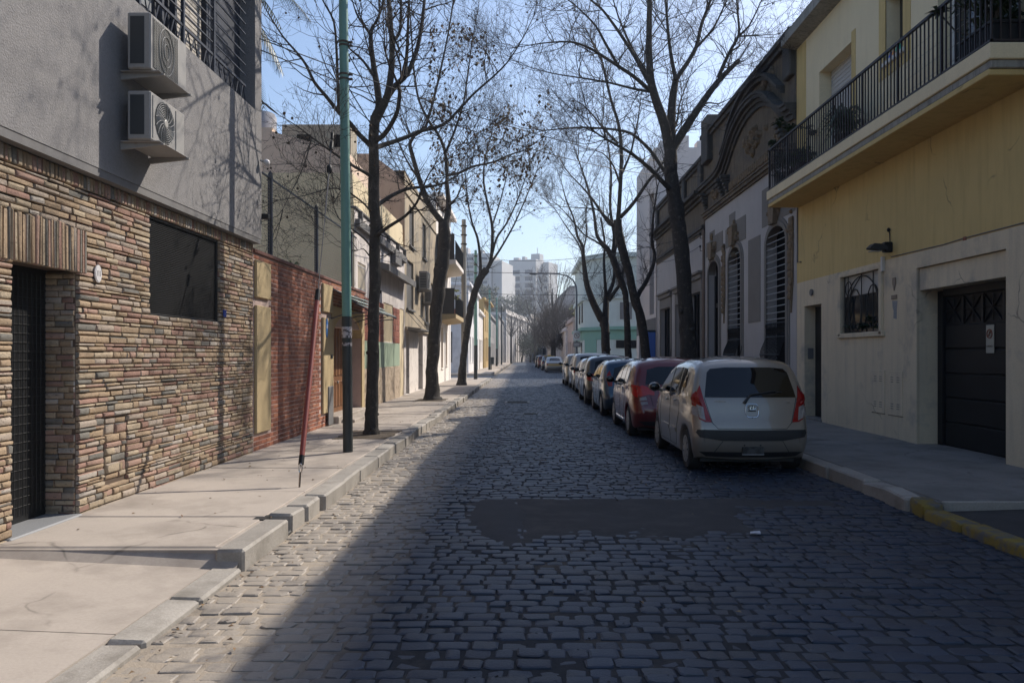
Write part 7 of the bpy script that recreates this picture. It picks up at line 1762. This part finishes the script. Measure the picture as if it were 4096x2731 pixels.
b = MB(); b.tube([(0, 0, -.1), (-.01, 0, 1), (-.02, 0, 2.02)], [.0735, .0735, .0725], 20); b.build('lower_shaft', m_pblack, gp, 60, local=True)
b = MB(); b.lathe([(.076, 1.70), (.0765, 1.73), (.076, 1.86), (.075, 1.865)], (-.018, 0, 0), 'z', 20); b.lathe([(.0755, 1.58), (.076, 1.59), (.0755, 1.63)], (-.016, 0, 0), 'z', 20); b.build('stickers', m_stk, gp, 60, local=True)
b = MB()
for z in (5.55, 5.62, 6.05, 6.10): b.lathe([(.074, z), (.079, z + .004), (.079, z + .026), (.074, z + .03)], (-.06, 0, 0), 'z', 18); b.bevbox(.0, .07, -.02, .02, z, z + .03, .004); b.cut()
b.build_each('strap', m_strap, gp, local=True)
# guy wire with red guard tube
gy = thing('guy_wire', (-2.46, 8.58, WZ), 'leaning red guard tube round a guy wire anchored in the pavement', 'guy wire')
A = Vector((-2.46, 8.58, WZ)); B = Vector((-2.78, 11.70, 5.7)); at = lambda f: A.lerp(B, f) + Vector((0, 0, -.10 * math.sin(math.pi * f)))
L_ = (B - A).length
b = MB(); b.tube([at(.06), at(.17), at(.28), at(.40)], .029, 14); b.build('guard_tube', M('red_guard_paint', (.24, .045, .035), .55, var=.15, streak=.3, stcol=(.12, .05, .04), obj=True), gy, 60)
b = MB(); b.tube([at(.045), at(.062)], .031, 12); b.tube([at(.399), at(.425)], .031, 12); b.build('end_cap', m_black, gy, 60)
b = MB(); b.tube([at(.0) + Vector((0, 0, -.1)), at(.03)], .011, 6); b.tube([at(.034) + Vector((.018 * math.cos(a), 0, .05 * math.sin(a) + .02)) for a in [2 * math.pi * k / 12 for k in range(13)]], .007, 5); b.build('anchor_rod', m_chrome, gy, 60)
b = MB(); b.tube([at(.04 + .96 * k / 14) for k in range(15)], .0065, 5)
b.tube([at(.62), at(.72)], .011, 5); b.build('cable', m_ledge, gy)
b = MB(); b.blob(at(.735), (.04, .04, .07)); b.tube([at(.79), at(.81)], .028, 8); b.tube([at(.82), at(.835)], .024, 8); b.build('insulator', m_black, gy, 60)
# other poles
def pole(label, x, y, h, r, mats, split=None, name='street_pole', lean=0):
    t = thing(name, (x, y, WZ), label, 'pole')
    if split: b = MB(); b.tube([(0, 0, -.2), (lean * split / h, 0, split)], [r * 1.1, r * 1.05], 12); b.build('lower_shaft', mats[1], t, 60, local=True)
    b = MB(); b.tube([(lean * (split or -.2) / h, 0, split or -.2), (lean, 0, h)], [r, r * .75], 12); b.build('upper_shaft', mats[0], t, 60, local=True)
    b = MB()
    for k in range(3): b.lathe([(r * .95, h - .4 - .5 * k), (r * 1.1, h - .38 - .5 * k), (r * 1.1, h - .32 - .5 * k)], (lean, 0, 0), 'z', 10); b.cut()
    b.build_each('collar', m_strap, t, local=True)
    return t
pole('weathered concrete utility pole just beyond the third left tree', -3.35, 43.5, 8.9, .16, (m_conp,), name='utility_pole')
pole('green street pole with black foot before the side street corner', -2.88, 46.4, 7.6, .10, (m_pgreen, m_pblack), 2.0)
pole('second green street pole, past the side street', -3.33, 75, 7.6, .11, (m_pgreen, m_pblack), 2.2)
pole('farthest green street pole on the left pavement', -3.5, 99, 8.6, .13, (m_pgreen, m_pblack), 2.2)
pole('thin dark pole beyond the farthest green pole', -3.3, 113, 8.4, .13, (m_pblack,))
t = thing('litter_bin', (-3.2, 76.0, WZ), 'small dark litter bin hung at the second green pole', 'bin'); b = MB(); b.lathe([(.18, .5), (.25, .55), (.27, 1.2), (.22, 1.22)], (0, 0, 0), 'z', 14); b.build('bucket', m_acd, t, 40, local=True); b = MB(); b.cyl((0, 0, 0), (0, 0, .6), .04, 8); b.build('foot', m_pblack, t, local=True)
# curved street lamp and sign on the right
lp = thing('street_lamp', (4.3, 65, WZ), 'tall thin street lamp with an arched arm reaching over the road on the right', 'street lamp')
pts = [(0, 0, 0), (0, 0, 6.6), (-.05, 0, 7.1), (-.3, 0, 7.6), (-.8, 0, 7.95), (-1.5, 0, 8.1), (-2.4, 0, 8.15), (-3.3, 0, 8.12)]
b = MB(); b.tube(pts, [.10, .075, .07, .065, .06, .055, .05, .045], 10); b.build('pole', M('lamp_grey_steel', (.09, .10, .12), .5), lp, 60, local=True)
b = MB(); b.blob((-3.55, 0, 8.1), (.38, .13, .09)); b.build('lamp_head', m_acd, lp, 60, local=True)
t = thing('road_sign', (4.3, 64.8, 2.2), 'white no parking road sign above a small grey plate on the lamp pole', 'sign')
b = MB(); b.bevbox(-.3, .3, -.03, -.0, .55, 1.35, .01); b.build('plate', M('white_road_sign', (.62, .62, .62), .4), t, local=True)
b = MB(); b.tube([(.2 * math.cos(a), -.035, .95 + .2 * math.sin(a)) for a in [2 * math.pi * k / 20 for k in range(21)]], .028, 5); b.tube([(-.14, -.035, 1.09), (.14, -.035, .81)], .024, 5); b.build('ring', M('faded_sign_ring', (.30, .16, .12), .5), t, local=True)
o = text_mesh('E', .26, m_ink, 'letter', None, (0, 0, 0), (R(90), 0, 0), .002); o.parent = t; o.location = (0, -.032, .95)
b = MB(); b.bevbox(-.3, .3, -.03, 0, .02, .45, .01); p_ = b.build('lower_plate', m_ledge, t, local=True); b = MB(); b.box(-.22, .22, -.034, -.03, .27, .32); b.box(-.22, .18, -.034, -.03, .13, .18); b.build('text_lines', m_plaq, p_, local=True)
b = MB(); b.cyl((0, .0, -.05), (0, 0.0, 1.4), .03, 8); b.build('post', m_acd, t, local=True)
# overhead cables
def cable(label, p, q, sag, r=.008, n=24):
    p, q = Vector(p), Vector(q); b = MB(); b.tube([p.lerp(q, k / n) + Vector((0, 0, -sag * 4 * (k / n) * (1 - k / n))) for k in range(n + 1)], r, 4, caps=False)
    tag(b.build('overhead_cable', m_wire), label, 'cable', 'overhead cables')
def UV(u, v, Y): return ((u - 2098) / 3150 * Y, Y, 1.6 - (v - 1418) / 3150 * Y)
cable('upper cable strung across the street in front of the distant towers', UV(1790, 1086, 55), UV(2420, 1092, 55), .05, .018)
cable('lower cable strung across the street above the parked cars', UV(1840, 1172, 60), UV(2420, 1180, 60), .06, .018)
cable('cable pair strand crossing high between grey house and trees', (-3.9, 11.6, 6.25), (6.3, 27.5, 8.2), .4, .009)
cable('parallel cable strand just under the high crossing one', (-3.9, 11.65, 6.1), (6.3, 28.0, 7.9), .5, .009)
cable('cable running from the green pole along the left houses', (-2.64, 11.78, 6.1), (-3.35, 43.5, 8.6), .5, .010)
cable('second cable along the left house fronts, slightly lower', (-2.64, 11.78, 5.6), (-3.35, 43.5, 8.1), .6, .010)
cable('slanting cable from the concrete pole down to the corner balcony house', (-3.35, 43.5, 8.4), (-4.25, 45.5, 4.2), .1, .012)
cable('service cable from the concrete pole to the white corner house', (-3.35, 43.5, 8.6), (-4.4, 66, 6.8), .5, .014)
cable('service cable crossing from the right ornate front to the left pole', (6.35, 28.15, 5.9), (-2.6, 46.4, 7.3), .5, .010)
cable('thin cable drooping along the right hand fronts', (6.3, 28.1, 5.5), (6.3, 44.4, 7.2), .5, .010)
# ---------------------------------------------------------------- air: thin haze round the whole street
USE_HAZE = True
if USE_HAZE:
    b = MB(); b.box(-420, 420, -60, 620, -1.2, 75)
    mh_, nt, bs = _nt('thin_haze'); nt.nodes.remove(bs)
    pv = nt.nodes.new('ShaderNodeVolumePrincipled'); pv.inputs['Color'].default_value = (.80, .88, 1.0, 1); pv.inputs['Density'].default_value = .0008; pv.inputs['Anisotropy'].default_value = .3
    nt.links.new(pv.outputs[0], [n for n in nt.nodes if n.type == 'OUTPUT_MATERIAL'][0].inputs['Volume'])
    hz = b.build('haze', mh_); tag(hz, 'thin bluish city haze filling the street', 'haze', kind='stuff')
